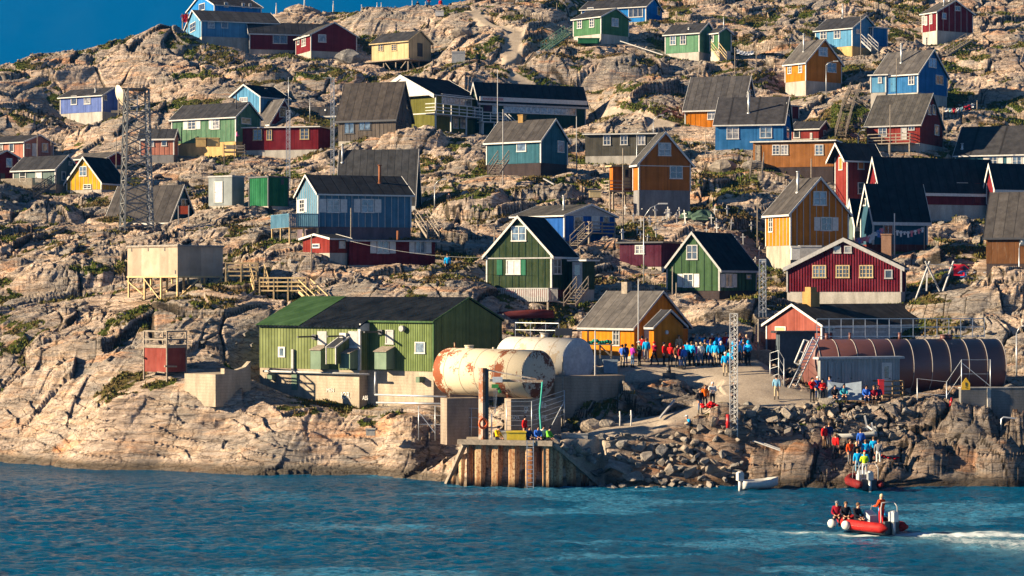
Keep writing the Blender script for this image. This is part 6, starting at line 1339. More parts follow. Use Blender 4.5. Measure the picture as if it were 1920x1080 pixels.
for a,b in (((1713,572),(1743,490)),((1735,490),(1762,546)),((1768,546),(1788,490)),((1737,546),(1739,500))): m.beam(P(*a,176),P(*b,177),.11)
m.beam(P(1740,495,176.6),P(1788,498,176.8),.05); m.build('pole', GREYW, sf, off=off_)
for x_,y_,w_,h_,ci in ((1798,496,.9,.9,2),(1812,498,.5,.5,5),(1806,508,.5,.5,1)): cloth(x_,y_,178,w_,h_,GC[ci],'garment',sf,off_)
# rack with green nets beside the yellow hall
rk = empty('net_rack', P(1128,672,161), 0, 'dark timber rack with green fishing nets left of the yellow hall', 'rack'); off_ = rk.location.copy(); m = MB(); 
for x_ in (1105,1125,1146): m.beam(P(x_,672,161),P(x_,645,161),.12)
m.beam(P(1100,646,161),P(1150,646,161),.5,.08); m.beam(P(1125,648,161),P(1146,668,161),.1); m.build('frame', GREYWOOD, rk, off=off_)
m = MB(); rr = random.Random(2)
for i in range(9): p = P(1104+i*5,641+rr.uniform(-2,2),161); m.disc_ball(p,.16,.2,.15,8,6)
m.build('net', plain('green_net',(.02,.16,.10),.9), rk, off=off_)
# parasols, tarpaulin covered sledges
def tarp(label, px,py,Y,w_,h_,mat,group=None,n=3):
    p = P(px,py,Y); p.z = ground(p.x,p.y); root = empty('covered_sledge', p, 0, label, 'sledge', group); rr = random.Random(int(px)); m = MB(); vs=[];fs=[];nu,nv=14,7
    for j in range(nv+1):
        for i in range(nu): t=math.pi/2*j/nv; a=2*math.pi*i/nu; q=1+rr.uniform(-.16,.16); vs.append((w_*math.cos(t)*math.cos(a)*q, .6*math.cos(t)*math.sin(a)*q, h_*math.sin(t)*(1+.35*math.sin(a*2+px))+.15))
    for j in range(nv):
        for i in range(nu): fs.append((j*nu+i,j*nu+(i+1)%nu,(j+1)*nu+(i+1)%nu,(j+1)*nu+i))
    m.add(vs,fs,0,False); m.build('tarpaulin', mat, root); m = MB(); m.beam((-w_*1.1,-.4,.05),(w_*1.15,-.4,.05),.08); m.beam((-w_*1.1,.4,.05),(w_*1.15,.4,.05),.08); m.build('runner', DARKM, root)
tarp('green tarpaulin covering a sledge on the path below the orange house, the right one',1320,412,210,1.3,.75,plain('green_tarp',(.06,.10,.07),.7)); tarp('green tarpaulin covering a sledge on the path below the orange house, the left one',1290,408,211,.8,.5,plain('green_tarp',(.06,.10,.07),.7))
p = P(1343,783,148.4); p.z = ground(p.x,p.y); m = MB(); rr = random.Random(4)
for i in range(26): m.disc_ball((rr.gauss(0,.5),rr.uniform(-.3,.3),.08+abs(rr.gauss(0,.14))),rr.uniform(.12,.2),.14,rr.uniform(.07,.12),7,5)
o = m.build('life_vests', plain('red_vest',(.42,.012,.015),.8)); o.location = p; tag(o,'heap of red life vests on the grass beside the slim white lattice mast','life vests','heaps of red life vests')
q = o.copy(); COL.objects.link(q); q.location = G(1664,146.8); q.scale = (.8,.8,.7); tag(q,'smaller heap of red life vests on the rocks right of the boarding group')
# propped timbers by the weathered teal house / orange porch
for l,a,b in (('long bent plank lying on the bare rock below the weathered teal house',P(1020,335,225),P(1058,356,222)),('grey drain pipe propped on the rocks below the plaza',P(1265,750,151.5),P(1237,784,149)),('bleached plank lying on the boulders beside the white dinghy, the upper one',P(1408,822,147.6),P(1504,857,146.2)),('bleached plank lying on the boulders beside the white dinghy, the lower one',P(1412,826,147.2),P(1506,860,145.9)),('long white water pipe on the rocks below the small green house',P(1163,77,297),P(1243,103,292))):
    m = MB(); m.beam(a,b,.22 if 'plank' in l else .12,.08 if 'plank' in l else .12); m.beam(a.lerp(b,.05)+Vector((0,.12,.0)),a.lerp(b,.95)+Vector((0,.12,0)),.1,.06); o = m.build('plank' if 'plank' in l else 'pipe', GREYW, off=a); o.location=a; tag(o,l,'plank' if 'plank' in l else 'pipe')
# bollard and white posts by the ramp
for l,px,py,Y in (('white crooked post on the rocks by the ramp, the left one',1162,795,149.0),('white crooked post on the rocks by the ramp, the right one',1183,793,148.9)):
    p = P(px,py,Y); m = MB(); m.tube([(0,0,-.4),(.03,0,.4),(0,0,.85)],.05,8); m.box((-.09,-.03,.5),(.09,.03,.56)); o = m.build('marker_post', WHITE); o.location=p; tag(o,l,'post')
c = P(1254,702,158.6); m = MB(); m.box((-.45,-.35,-.3),(.45,.35,.12)); m.tube([(0,0,.12),(0,0,.55)],[.17,.13],12); m.tube([(0,0,.55),(0,0,.65)],.2,12); o = m.build('bollard', DARKM); o.location=c; tag(o,'dark bollard on a square block at the edge of the plaza','bollard')
# ------------------------------------------------------------------ boats
def hull(L, B, D, n=14, flat_stern=True):
    """open hull pointing +x, returns MB outer+inner"""
    m = MB(); vs=[]; k=7
    for i in range(n+1):
        t=i/n; wv = B/2*(1-max(0,(t-.45)/.55)**2.2) if t>.45 else B/2*(.88+.12*t/.45); keel = D*(.0+.35*max(0,(t-.6)/.4)**2); top = D*(1+.25*t*t)
        for j in range(k): a = j/(k-1)*math.pi-math.pi/2; y = wv*math.sin(a)*(abs(math.sin(a))**-.35 if abs(math.sin(a))>.05 else 1); z = keel+(top-keel)*(1-math.cos(a)**.8 if math.cos(a)>1e-6 else 1); vs.append((t*L-L/2, y, z))
    fs=[]
    for i in range(n):
        for j in range(k-1): q=i*k+j; fs.append((q,q+k,q+k+1,q+1))
    o=len(vs); vs2=[(x*.97,y*.93,z+.05 if abs(y)<B*.4 else z) for x,y,z in vs]; fs2=[tuple(o+q for q in f[::-1]) for f in fs]
    rim=[]
    for i in range(n):
        for j in (0,k-1): q=i*k+j; rim.append((q,q+k,o+q+k,o+q))
    m.add(vs+vs2, fs+fs2+rim+[tuple(range(k))[::-1]], 0, True); return m
def outboard(parent, x, mat, z=.55, y=0):
    m = MB(); m.box((x-.42,y-.17,z+.12),(x-.02,y+.17,z+.62)); m.tube([(x-.22,y,z+.12),(x-.25,y,z-.75)],[.12,.08],8); m.box((x-.45,y-.02,z-.85),(x-.1,y+.02,z-.6)); m.disc_ball((x-.22,y,z+.6),.22,.17,.12,10,6); ob=m.build('outboard_motor', mat, parent); return ob
def rib(name, label, loc, rz, tubecol, fenders=False, L=4.8, B=1.7):
    root = empty(name, loc, rz, label, 'inflatable boat'); r=.27; pts=[]
    side=[(-L/2,B/2,.42),(-L/4,B/2,.42),(L/8,B/2,.44),(L*.30,B*.38,.5),(L*.43,B*.17,.58),(L*.47,0,.62)]
    pts=side+[(x,-y,z) for x,y,z in side[::-1][1:]]
    m=MB(); m.tube([(-L/2-.35,B/2,.42)]+pts+[(-L/2-.35,-B/2,.42)],[.08]+[r]*len(pts)+[.08],12); m.build('inflatable_tube', tubecol, root)
    h_=hull(L*.93,B*.95,.42); h_.build('hull', plain('dark_hull',(.03,.035,.045),.4), root)
    m=MB(); m.tube([(x,y+(.235 if y>0 else -.235 if y<0 else 0),z) for x,y,z in pts],.035,6); m.build('rope_line', GREYW, root)
    m=MB(); m.box((-L*.5,-B*.36,.1),(-L*.46,B*.36,.75)); m.build('transom', DARKM, root)
    outboard(root,-L*.46,plain('silver_cowling',(.34,.36,.37),.35,.4),.6)
    m=MB(); m.box((-.55,-.35,.2),(.0,.35,.95)); m.prism([(-.45,.95),(.0,.95),(-.1,1.2)],1,-.3,.3); cs=m.build('console', plain('grey_plastic',(.34,.36,.38),.5), root)
    m=MB()
    for y in (-.62,.62): m.tube([(-L*.44,y,.4),(-L*.44,y,1.45),(-L*.42,y*.75,1.7)],.035,8)
    m.tube([(-L*.42,-.47,1.7),(-L*.42,.47,1.7)],.035,8); m.build('roll_bar', GREYW, root)
    m=MB(); m.tube([(.3,-.5,.6),(.1,-.5,1.45),(.1,.5,1.45),(.3,.5,.6)],.025,6); m.build('handrail', GREYW, root)
    if fenders:
        for x in (1.45,.45): m=MB(); m.disc_ball((x,B/2+.34,.42),.26,.2,.24,14,10); m.build('fender', WHITE, root)
    return root
REDT=plain('red_hypalon',(.30,.014,.012),.6,var=.45,scale=5); BOATZ=Vector((BOAT.x,BOAT.y,.02))
rib('rescue_boat','red inflatable boat with passengers and two white fenders crossing the water', BOATZ, R(128), REDT, True, L=3.6, B=1.55)
BOAT2 = P(1615,905,144.0); BOAT2.z=.0
rib('rescue_boat','red and black inflatable boat drawn up at the rocks below the waiting people', BOAT2, R(98), plain('dark_red_hypalon',(.13,.012,.012),.6,var=.4,scale=5), False, L=3.6, B=1.4)
wd=empty('dinghy', Vector((P(1425,912,144.0).x,144.0,0)), R(155), 'white open dinghy with outboard motor moored at the boulders','dinghy'); hull(2.6,1.2,.55).build('hull', WHITE, wd); outboard(wd,-1.2,WHITE,.45)
m=MB(); m.box((-.2,-.5,.4),(.05,.5,.45)); m.build('thwart', GREYWOOD, wd); wd.rotation_euler[2]=R(20)
wk_=empty('wrecked_boat', P(1594,822,148.6), R(172), 'broken white wooden boat lying among the grey boulders','boat'); wk_.rotation_euler=(R(-14),R(6),R(172)); hull(3.6,1.3,.5).build('hull', paint((.50,.50,.47),board=.14,horizontal=True,worn=.4,under=(.16,.24,.3)), wk_)
m=MB(); m.beam((-1.2,-.5,.3),(-1.1,-.55,1.3),.12); m.beam((-1.6,.5,.3),(-1.5,.55,1.1),.1); m.beam((-1.2,-.5,.6),(-1.5,.5,.6),.08); m.build('frame', WHITE, wk_)
ub=empty('upturned_boat', P(985,598,176.6), R(8), 'upturned dark red wooden boat under the deck of the weathered dark green house','boat'); ub.rotation_euler=(R(180),R(-4),R(12)); hull(4.6,1.5,.6).build('hull', paint((.14,.03,.03),board=.12,horizontal=True,worn=.3,under=(.2,.1,.08)), ub); ub.location.z += .7
# ------------------------------------------------------------------ boulders
rb=random.Random(5)
def rock_mesh(seed, ang=True):
    r_=random.Random(seed); bm=bmesh.new()
    for i in range(11 if ang else 40):
        v=Vector((r_.gauss(0,1),r_.gauss(0,1),r_.gauss(0,1))).normalized(); s_=(1,r_.uniform(.6,.8),r_.uniform(.5,.7)); bm.verts.new((v.x*s_[0],v.y*s_[1],v.z*s_[2]))
    res=bmesh.ops.convex_hull(bm, input=bm.verts); bmesh.ops.delete(bm, geom=[g for g in res['geom_interior'] if isinstance(g,bmesh.types.BMVert)], context='VERTS')
    bmesh.ops.bevel(bm, geom=list(bm.edges), offset=.035, segments=1, affect='EDGES')
    bmesh.ops.triangulate(bm, faces=bm.faces); bmesh.ops.subdivide_edges(bm, edges=bm.edges, cuts=1, use_grid_fill=True)
    for v in bm.verts: v.co += v.normal*r_.uniform(-.02,.02)
    me=bpy.data.meshes.new('boulder'); bm.to_mesh(me); bm.free(); return me
def boulder_mat():
    m,t,b=base_mat('boulder_stone',.9); co=objco(t); n=noise(t,1.6,7,.7,co); oi=t.nodes.new('ShaderNodeObjectInfo')
    c=ramp(t,n,[(.3,(.06,.058,.056)),(.5,(.155,.145,.135)),(.7,(.33,.30,.27))]); c=mixc(t,math_(t,'MULTIPLY',oi.outputs['Random'],.6),c,mixc(t,n,(.20,.15,.11,1),(.42,.33,.24,1)))
    t.links.new(c,b.inputs['Base Color']); bump(t,b,noise(t,5,8,.7,co),.7,.12); return m
BM=boulder_mat(); RM=[rock_mesh(i) for i in range(12)]
for me in RM: me.materials.append(BM)
def boulders(label, cat, group, n, region, Yf, smin, smax, sink=.25, name='boulder', pile=False):
    xs=[p[0] for p in region]; ys=[p[1] for p in region]; k=0; tries=0; pts=[]
    pa=np.array(region,float)
    while k<n and tries<n*40:
        tries+=1; px,py=rb.uniform(min(xs),max(xs)),rb.uniform(min(ys),max(ys))
        ins=False; j=len(region)-1
        for i in range(len(region)):
            if (region[i][1]>py)!=(region[j][1]>py) and px<(region[j][0]-region[i][0])*(py-region[i][1])/(region[j][1]-region[i][1])+region[i][0]: ins=not ins
            j=i
        if not ins: continue
        Y=Yf(px,py); x=(px-960)/F*Y; s_=smin+(smax-smin)*rb.random()**2.2
        if any((x-q[0])**2+((Y-q[1])*1.0)**2<((.45 if not pile else .2)*(s_+q[2]))**2 for q in pts): continue
        pts.append((x,Y,s_)); z=max(ground(x,Y),-.2) if not pile else P(px,py,Y).z-.3*s_; o=bpy.data.objects.new(name,rb.choice(RM)); COL.objects.link(o); o.location=(x,Y,z+s_*.28); o.scale=(s_*rb.uniform(.8,1.3),s_*rb.uniform(.8,1.2),s_*rb.uniform(.8,1.2)); o.rotation_euler=(rb.uniform(-.6,.6),rb.uniform(-.6,.6),rb.uniform(0,6.3)); tag(o,label,cat,group); k+=1
    return pts
WL = lambda px: 144.3+(px-1034)/92*2.7
L1_ = ('dark grey angular boulder in the rubble slope between the pier and the slim mast','boulder','riprap boulders beside the pier')
boulders(*L1_,135,[(1128,822),(1240,808),(1300,795),(1390,830),(1400,905),(1128,910)],lambda px,py:145.0+(912-py)/82*2.15,.3,.95)
boulders(*L1_,34,[(1040,828),(1130,824),(1130,906)],lambda px,py:WL(px)+.22+(WL(px)<144.9)*.2,.35,.8,pile=True)
boulders('grey angular boulder in the rubble bank below the silver metal shed','boulder','rubble boulders below the silver shed',135,[(1385,790),(1440,770),(1520,757),(1660,757),(1705,790),(1690,845),(1640,830),(1540,830),(1460,850),(1400,830)],lambda px,py:147.6+(850-py)*.038,.25,.85)
for l,px,py,Y,s_ in (('huge rounded dark boulder on the grass right of the orange house',1356,337,237,1.55),('rounded boulder half buried beside the huge dark one',1412,345,233,1.2),('pale square boulder at the foot of the ramp',1113,801,149.5,.95),('tall pale boulder leaning beside the pale square one',1138,806,149.2,.6),('big pale boulder below the gravel road on the hill',867,62,303,1.6),('rounded boulder right of the dark red gabled wing',655,113,300,2.2),('large grey boulder in front of the cream hut stilts',640,110,301,.9),('dark boulder fallen below the tower of plaza rocks',1182,716,156.5,.9)):
    p=P(px,py,Y); me=rock_mesh(int(px),False); me.materials.append(BM); o=bpy.data.objects.new('boulder',me); COL.objects.link(o); o.location=(p.x,p.y,ground(p.x,p.y)+s_*.3); o.scale=(s_,s_,s_*.9); tag(o,l,'boulder')
# loose stones over the slope: too many to count
def scatter_stones():
    n=5200; rr=np.random.default_rng(4); px=rr.uniform(-60,1980,n*3); Y=rr.uniform(150,325,n*3); x=(px-960)/F*Y
    z,pm,rm,h_,e1,blk,ll,zb=terrain(x,Y,True); cl=perlin(x/9,Y/7,301)+.5*perlin(x/3,Y/2.5,302)
    ok=(cl>.10)&(rm<.3)&(zb>2.5)&(pm<.97)&(ll<.6); x,Y,z=x[ok][:n],Y[ok][:n],z[ok][:n]; m=MB(); tm=[]
    for me in RM[:6]:
        bm=bmesh.new(); r_=random.Random(id(me)%7)
        for i in range(9): v=Vector((rb.gauss(0,1),rb.gauss(0,1),rb.gauss(0,1))).normalized(); bm.verts.new((v.x,v.y*.75,v.z*.6))
        bmesh.ops.convex_hull(bm,input=bm.verts); bm.verts.index_update(); tm.append(([v.co.copy() for v in bm.verts],[[v.index for v in f.verts] for f in bm.faces])); bm.free()
    for i in range(len(x)):
        vs,fs=tm[i%6]; s_=.10+.42*rb.random()**3; a=rb.uniform(0,6.3); ca,sa=math.cos(a)*s_,math.sin(a)*s_
        m.add([(x[i]+v.x*ca-v.y*sa,Y[i]+v.x*sa+v.y*ca,z[i]+v.z*s_+s_*.2) for v in vs],fs)
    o=m.build('loose_stones',BM); tag(o,kind='stuff')
scatter_stones()
def scatter_grass():
    n=60000; rr=np.random.default_rng(9); px=rr.uniform(-30,1950,n*6); Y=150+175*rr.uniform(0,1,n*6)**1.0; x=(px-960)/F*Y
    nx=TX.shape[1]; u=x/Y; us=TX[0]/TV[0]; ys=TV[:,0]; i=np.clip(np.searchsorted(us,u),0,nx-1); j=np.clip(np.searchsorted(ys,Y),0,len(ys)-1)
    g=TA[0][j,i]; ok=g>rr.uniform(.35,1.0,len(x)); x,Y=x[ok][:n],Y[ok][:n]; i,j=i[ok][:n],j[ok][:n]; z=TZ[j,i]; n=len(x)
    k=3; ang=rr.uniform(0,6.28,(n,k)); hh=rr.uniform(.10,.34,(n,1))*rr.uniform(.6,1,(n,k)); wd_=rr.uniform(.05,.13,(n,k)); ln=rr.uniform(-.12,.12,(n,k,2))
    bx=x[:,None]+rr.uniform(-.15,.15,(n,k)); by=Y[:,None]+rr.uniform(-.15,.15,(n,k)); bz=np.repeat(z[:,None],k,1)-.03; dx=np.cos(ang)*wd_; dy=np.sin(ang)*wd_
    v=np.stack([np.stack([bx-dx,by-dy,bz],-1),np.stack([bx+dx,by+dy,bz],-1),np.stack([bx+ln[...,0],by+ln[...,1],bz+hh],-1)],2).reshape(-1,3)
    me=bpy.data.meshes.new('grass'); f=np.arange(len(v)).reshape(-1,3); me.vertices.add(len(v)); me.vertices.foreach_set('co',v.astype(np.float32).ravel()); me.loops.add(f.size); me.loops.foreach_set('vertex_index',f.ravel().astype(np.int32)); me.polygons.add(len(f)); me.polygons.foreach_set('loop_start',(np.arange(len(f))*3).astype(np.int32)); me.update(calc_edges=True)
    m,t,b=base_mat('grass_blades',.9); co=objco(t); a=noise(t,.25,3,.6,co); c=noise(t,4,3,.7,co)
    t.links.new(mixc(t,ramp(t,a,[(.42,(0,0,0)),(.58,(1,1,1))]),mixc(t,c,(.05,.036,.014,1),(.20,.13,.055,1)),mixc(t,c,(.028,.045,.01,1),(.12,.14,.025,1))),b.inputs['Base Color']); me.materials.append(m)
    o=bpy.data.objects.new('grass',me); COL.objects.link(o); tag(o,kind='stuff')
scatter_grass()
# ------------------------------------------------------------------ people
def skin_mesh(verts, edges, mats_fn, sub=1):
    me=bpy.data.meshes.new('k'); me.from_pydata([v[:3] for v in verts],[],[]) if False else me.from_pydata([v[0] for v in verts],edges,[])
    o=bpy.data.objects.new('k',me); COL.objects.link(o); md=o.modifiers.new('s','SKIN'); md.use_smooth_shade=True
    for i,v in enumerate(verts): r=v[1]; me.skin_vertices[0].data[i].radius=(r,r) if not isinstance(r,tuple) else r
    me.skin_vertices[0].data[0].use_root=True; s=o.modifiers.new('u','SUBSURF'); s.levels=sub; s.render_levels=sub
    dg=bpy.context.evaluated_depsgraph_get(); dg.update(); out=bpy.data.meshes.new_from_object(o.evaluated_get(dg)); bpy.data.objects.remove(o); bpy.data.meshes.remove(me)
    for p in out.polygons: p.material_index=mats_fn(p.center)
    return out
def skeleton(pose):
    J={}; V=Vector
    sit=pose=='sit'; pz=.95
    J['pel']=V((0,0,pz)); J['spi']=V((0,.01,1.16)); J['che']=V((0,0,1.36)); J['nec']=V((0,-.01,1.50)); J['hd0']=V((0,-.02,1.58)); J['hd1']=V((0,-.02,1.66)); J['hd2']=V((0,-.01,1.74)); J['nose']=V((0,-.125,1.64)); J['chin']=V((0,-.085,1.585))
    if sit: 
        for k in ('spi','che','nec','hd0','hd1','hd2','nose','chin'): J[k]=J[k]+V((0,-.10*(J[k].z-.95)/.6,0))
    for s,n in ((-1,'l'),(1,'r')):
        J['sh'+n]=V((s*.19,0,1.43)); J['hip'+n]=V((s*.10,0,.90))
        if pose=='walk':
            f=-s; J['kn'+n]=V((s*.11,-.16*f-.03,.50)); J['an'+n]=V((s*.11,-.26*f+.06,.10)); J['el'+n]=V((s*.25,.12*f+.02,1.17)); J['wr'+n]=V((s*.25,.16*f-.10,.96))
        elif sit:
            J['kn'+n]=V((s*.14,-.42,.93)); J['an'+n]=V((s*.13,-.46,.52)); J['el'+n]=V((s*.25,-.16,1.15)); J['wr'+n]=V((s*.12,-.36,1.06))
        else:
            J['kn'+n]=V((s*.11,-.02,.50)); J['an'+n]=V((s*.12,.03,.10))
            if pose=='photo': J['el'+n]=V((s*.27,-.16,1.24)); J['wr'+n]=V((s*.09,-.24,1.52))
            elif pose=='hands': J['el'+n]=V((s*.26,.0,1.16)); J['wr'+n]=V((s*.10,-.24,1.16))
            elif pose=='drive': J['el'+n]=V((s*.27,-.06,1.18)); J['wr'+n]=V((s*.20,-.36,1.14))
            else: J['el'+n]=V((s*.25,.03,1.16)); J['wr'+n]=V((s*.25,-.04,.93))
        d=(J['wr'+n]-J['el'+n]).normalized(); J['pa'+n]=J['wr'+n]+d*.07
        sd_=V((0,1,0)) if abs(d.y)<.7 else V((1,0,0)); sd_=(sd_-d*sd_.dot(d)).normalized(); cu=d.cross(sd_)*(-.02 if s>0 else .02)
        for i,(o,l) in enumerate(((-.033,.07),(-.011,.085),(.011,.08),(.033,.062))): J['f%d%s'%(i,n)]=J['pa'+n]+d*.03+sd_*o; J['g%d%s'%(i,n)]=J['pa'+n]+d*(.03+l*.8)+sd_*o*1.15+cu
        J['t0'+n]=J['wr'+n]+d*.035-sd_*.04; J['t1'+n]=J['wr'+n]+d*.08-sd_*.065
        J['to'+n]=J['an'+n]+V((0,-.17,-.055)); J['he'+n]=J['an'+n]+V((0,.04,-.05))
    return J
def body(pose):
    J=skeleton(pose); rad={'pel':(.15,.11),'spi':(.135,.10),'che':(.165,.11),'nec':.055,'hd0':.075,'hd1':(.082,.098),'hd2':.055,'nose':.014,'chin':.03}
    rr={'sh':.06,'el':.043,'wr':.028,'pa':(.04,.018),'hip':.095,'kn':.06,'an':.042,'to':.038,'he':.035,'f':.0095,'g':.008,'t':.011}
    names=list(J); idx={n:i for i,n in enumerate(names)}
    vs=[(J[n],rad.get(n) or rr.get(n[:2]) or rr.get(n[:3]) or rr[n[0]]) for n in names]
    E=[('pel','spi'),('spi','che'),('che','nec'),('nec','hd0'),('hd0','hd1'),('hd1','hd2'),('hd1','nose'),('hd0','chin')]
    for n in 'lr':
        E+=[('che','sh'+n),('sh'+n,'el'+n),('el'+n,'wr'+n),('wr'+n,'pa'+n),('pel','hip'+n),('hip'+n,'kn'+n),('kn'+n,'an'+n),('an'+n,'to'+n),('an'+n,'he'+n),('wr'+n,'t0'+n),('t0'+n,'t1'+n)]
        for i in range(4): E+=[('pa'+n,'f%d%s'%(i,n)),('f%d%s'%(i,n),'g%d%s'%(i,n))]
    feet=[J['an'+n] for n in 'lr']; hands=[J['pa'+n] for n in 'lr']
    def mf(c):
        if any((c-f).length<.2 for f in feet): return 2
        if any((c-f).length<.16 for f in hands) or c.z>1.5+(-.05 if pose=='sit' else 0): return 0
        return 1 if c.z<1.0 or pose=='sit' and c.y<-.2 else 1
    b=skin_mesh(vs,[(idx[a],idx[c]) for a,c in E],mf,1)
    # jacket
    jn=['pel2','spi','che','nec']+[k+n for n in 'lr' for k in ('sh','el','wr')]; J['pel2']=J['pel']+Vector((0,0,-.06 if pose!='sit' else .02)); jr={'pel2':(.185,.145),'spi':(.165,.135),'che':(.20,.145),'nec':.075,'sh':.09,'el':.07,'wr':.052}
    ji={n:i for i,n in enumerate(jn)}; jv=[(J[n]*1.0,jr.get(n) or jr[n[:2]]) for n in jn]; je=[('pel2','spi'),('spi','che'),('che','nec')]+[e for n in 'lr' for e in (('che','sh'+n),('sh'+n,'el'+n),('el'+n,'wr'+n))]
    j=skin_mesh(jv,[(ji[a],ji[c]) for a,c in je],lambda c:0,1)
    return b,j,J
POSES={p:body(p) for p in ('stand','walk','sit','photo','hands','drive')}
SKIN=plain('skin',(.48,.25,.16),.6,var=.1); BOOT=plain('boots',(.03,.025,.02),.7)
CC={'bright blue':(.01,.30,.62),'blue':(.03,.10,.42),'red':(.50,.015,.015),'dark red':(.20,.01,.02),'black':(.015,.015,.02),'white':(.60,.58,.54),'purple':(.32,.03,.26),'orange':(.72,.13,.01),'beige':(.42,.32,.2),'grey':(.16,.16,.17),'dark green':(.04,.07,.04),'lime green':(.45,.65,.02),'green':(.15,.45,.04),'yellow':(.72,.42,.01),'teal':(.04,.25,.32),'pink':(.6,.15,.3),'navy':(.02,.035,.10),'denim':(.06,.11,.2),'brown':(.12,.07,.04),'dark orange':(.62,.06,.012),'light blue':(.15,.3,.42)}
CM={k:plain('cloth_'+k.replace(' ','_'),v,.85,var=.3,scale=6) for k,v in CC.items()}
hairm={}
def head_mesh(kind,J,col):
    key=(kind,round(J['hd1'].y,3))
    if key not in hairm:
        m=MB(); c=J['hd1']
        if kind=='hood': m.disc_ball((c.x,c.y+.035,c.z+.0),.125,.13,.155,12,8)
        elif kind=='cap': m.disc_ball((c.x,c.y+.005,c.z+.045),.108,.122,.085,12,8); m.box((c.x-.07,c.y-.19,c.z+.03),(c.x+.07,c.y-.08,c.z+.045))
        else: m.disc_ball((c.x,c.y+.03,c.z+.03),.106,.115,.115,12,8)
        o=m.build('tmp',BOOT); hairm[key]=o.data; bpy.data.objects.remove(o); hairm[key].materials.clear(); hairm[key].materials.append(None)
    return hairm[key]
def person(label,loc,rz,pose='stand',jacket='black',trousers='black',head='hair',hc='brown',scale=1.0,group=None):
    b,j,J=POSES[pose]; root=empty('person',loc,rz,label,'person',group); root.scale=(scale,)*3; dz=-.0 if pose!='sit' else -.80
    if pose=='sit': root.location.z+=0
    def mk(name,me,mats,par):
        while len(me.materials)<len(mats): me.materials.append(None)
        o=bpy.data.objects.new(name,me); COL.objects.link(o); o.parent=par; o.location.z=dz
        for i,mt in enumerate(mats): o.material_slots[i].link='OBJECT'; o.material_slots[i].material=mt
        return o
    mk('body',b,[SKIN,CM[trousers],BOOT],root); mk('jacket',j,[CM[jacket]],root)
    mk({'hood':'hood','cap':'cap','hair':'hair'}[head],head_mesh(head,J,hc),[CM[jacket] if head=='hood' else CM[hc]],root)
    return root
def gp(px,py,Y): p=P(px,py,Y); p.z=ground(p.x,p.y); return p
ORD=['first','second','third','fourth','fifth','sixth','seventh','eighth','ninth','tenth']+['%dth'%i if i%10 not in (1,2,3) or i in(11,12,13) else '%d%s'%(i,{1:'st',2:'nd',3:'rd'}[i%10]) for i in range(11,60)]
crowd=[ # px, feet y, jacket, trousers, pose, facing deg (0 = to the camera), head, haircolour
 (1167,690,'blue','beige','hands',150,'hair','black'),(1173,690,'navy','denim','stand',200,'hair','black'),(1186,691,'purple','denim','hands',120,'hair','black'),(1199,690,'dark green','black','hands',-60,'cap','white'),(1204,680,'red','navy','stand',180,'hair','black'),(1212,684,'bright blue','grey','stand',180,'hair','brown'),
 (1227,688,'dark red','black','walk',-50,'cap','red'),(1245,688,'red','black','stand',60,'hair','black'),(1257,689,'red','black','stand',170,'hood','red'),(1270,690,'brown','black','stand',30,'hair','black'),(1276,691,'dark red','navy','stand',60,'hair','black'),(1273,676,'beige','black','stand',0,'hair','brown'),
 (1282,691,'blue','denim','stand',200,'cap','red'),(1289,687,'bright blue','black','stand',180,'cap','black'),(1297,688,'bright blue','black','stand',150,'hair','brown'),(1306,688,'purple','denim','stand',180,'hair','beige'),(1301,675,'black','black','stand',20,'hair','brown'),(1314,688,'white','denim','stand',190,'hair','beige'),(1308,674,'bright blue','black','photo',0,'hair','brown'),
 (1322,686,'beige','black','stand',170,'hair','brown'),(1320,672,'black','navy','stand',0,'hair','brown'),(1332,688,'bright blue','navy','stand',180,'hair','brown'),(1335,671,'dark red','navy','stand',0,'hair','white'),(1341,689,'bright blue','beige','stand',170,'hood','white'),(1347,672,'bright blue','black','stand',20,'hair','brown'),(1352,686,'bright blue','black','stand',200,'hair','white'),
 (1354,670,'black','black','stand',0,'hair','beige'),(1360,702,'bright blue','beige','stand',180,'cap','white'),(1362,671,'red','navy','stand',0,'hair','brown'),(1369,698,'bright blue','black','stand',140,'hair','beige'),(1368,672,'blue','black','stand',0,'hair','white'),(1384,687,'bright blue','black','stand',190,'hair','black'),(1379,672,'bright blue','black','stand',0,'hair','brown'),
 (1388,672,'dark red','black','stand',0,'hair','brown'),(1394,683,'black','black','stand',160,'hair','brown'),(1401,684,'blue','black','stand',180,'hair','black'),(1400,673,'grey','black','stand',0,'hair','beige'),(1376,688,'black','black','stand',180,'hair','black')]
_r = random.Random(21)
for i in range(14): crowd.append((_r.randint(1284,1404), _r.randint(674,689), _r.choice(['bright blue','bright blue','black','navy','blue','grey']), _r.choice(['black','navy','denim']), _r.choice(['stand','hands','stand','photo']), _r.choice([180,160,200,0,90]), _r.choice(['hair','cap','hood']), _r.choice(['brown','black','beige'])))
crowd.sort()
rp=random.Random(8)
for i,(px,fy,jk,tr,ps,fc,hd,hc) in enumerate(crowd):
    Y=160+(690-fy)*.20; loc=gp(px,fy,Y)
    person('person in %s jacket and %s trousers, %s from the left in the crowd'%(jk,tr,ORD[i]),loc,R(fc+rp.uniform(-12,12)),ps,jk,tr,hd,hc,rp.uniform(.94,1.03) if jk not in('blue',) else .93,'crowd gathered in front of the yellow hall')
def sitz(px,py,Y): return P(px,py,Y)
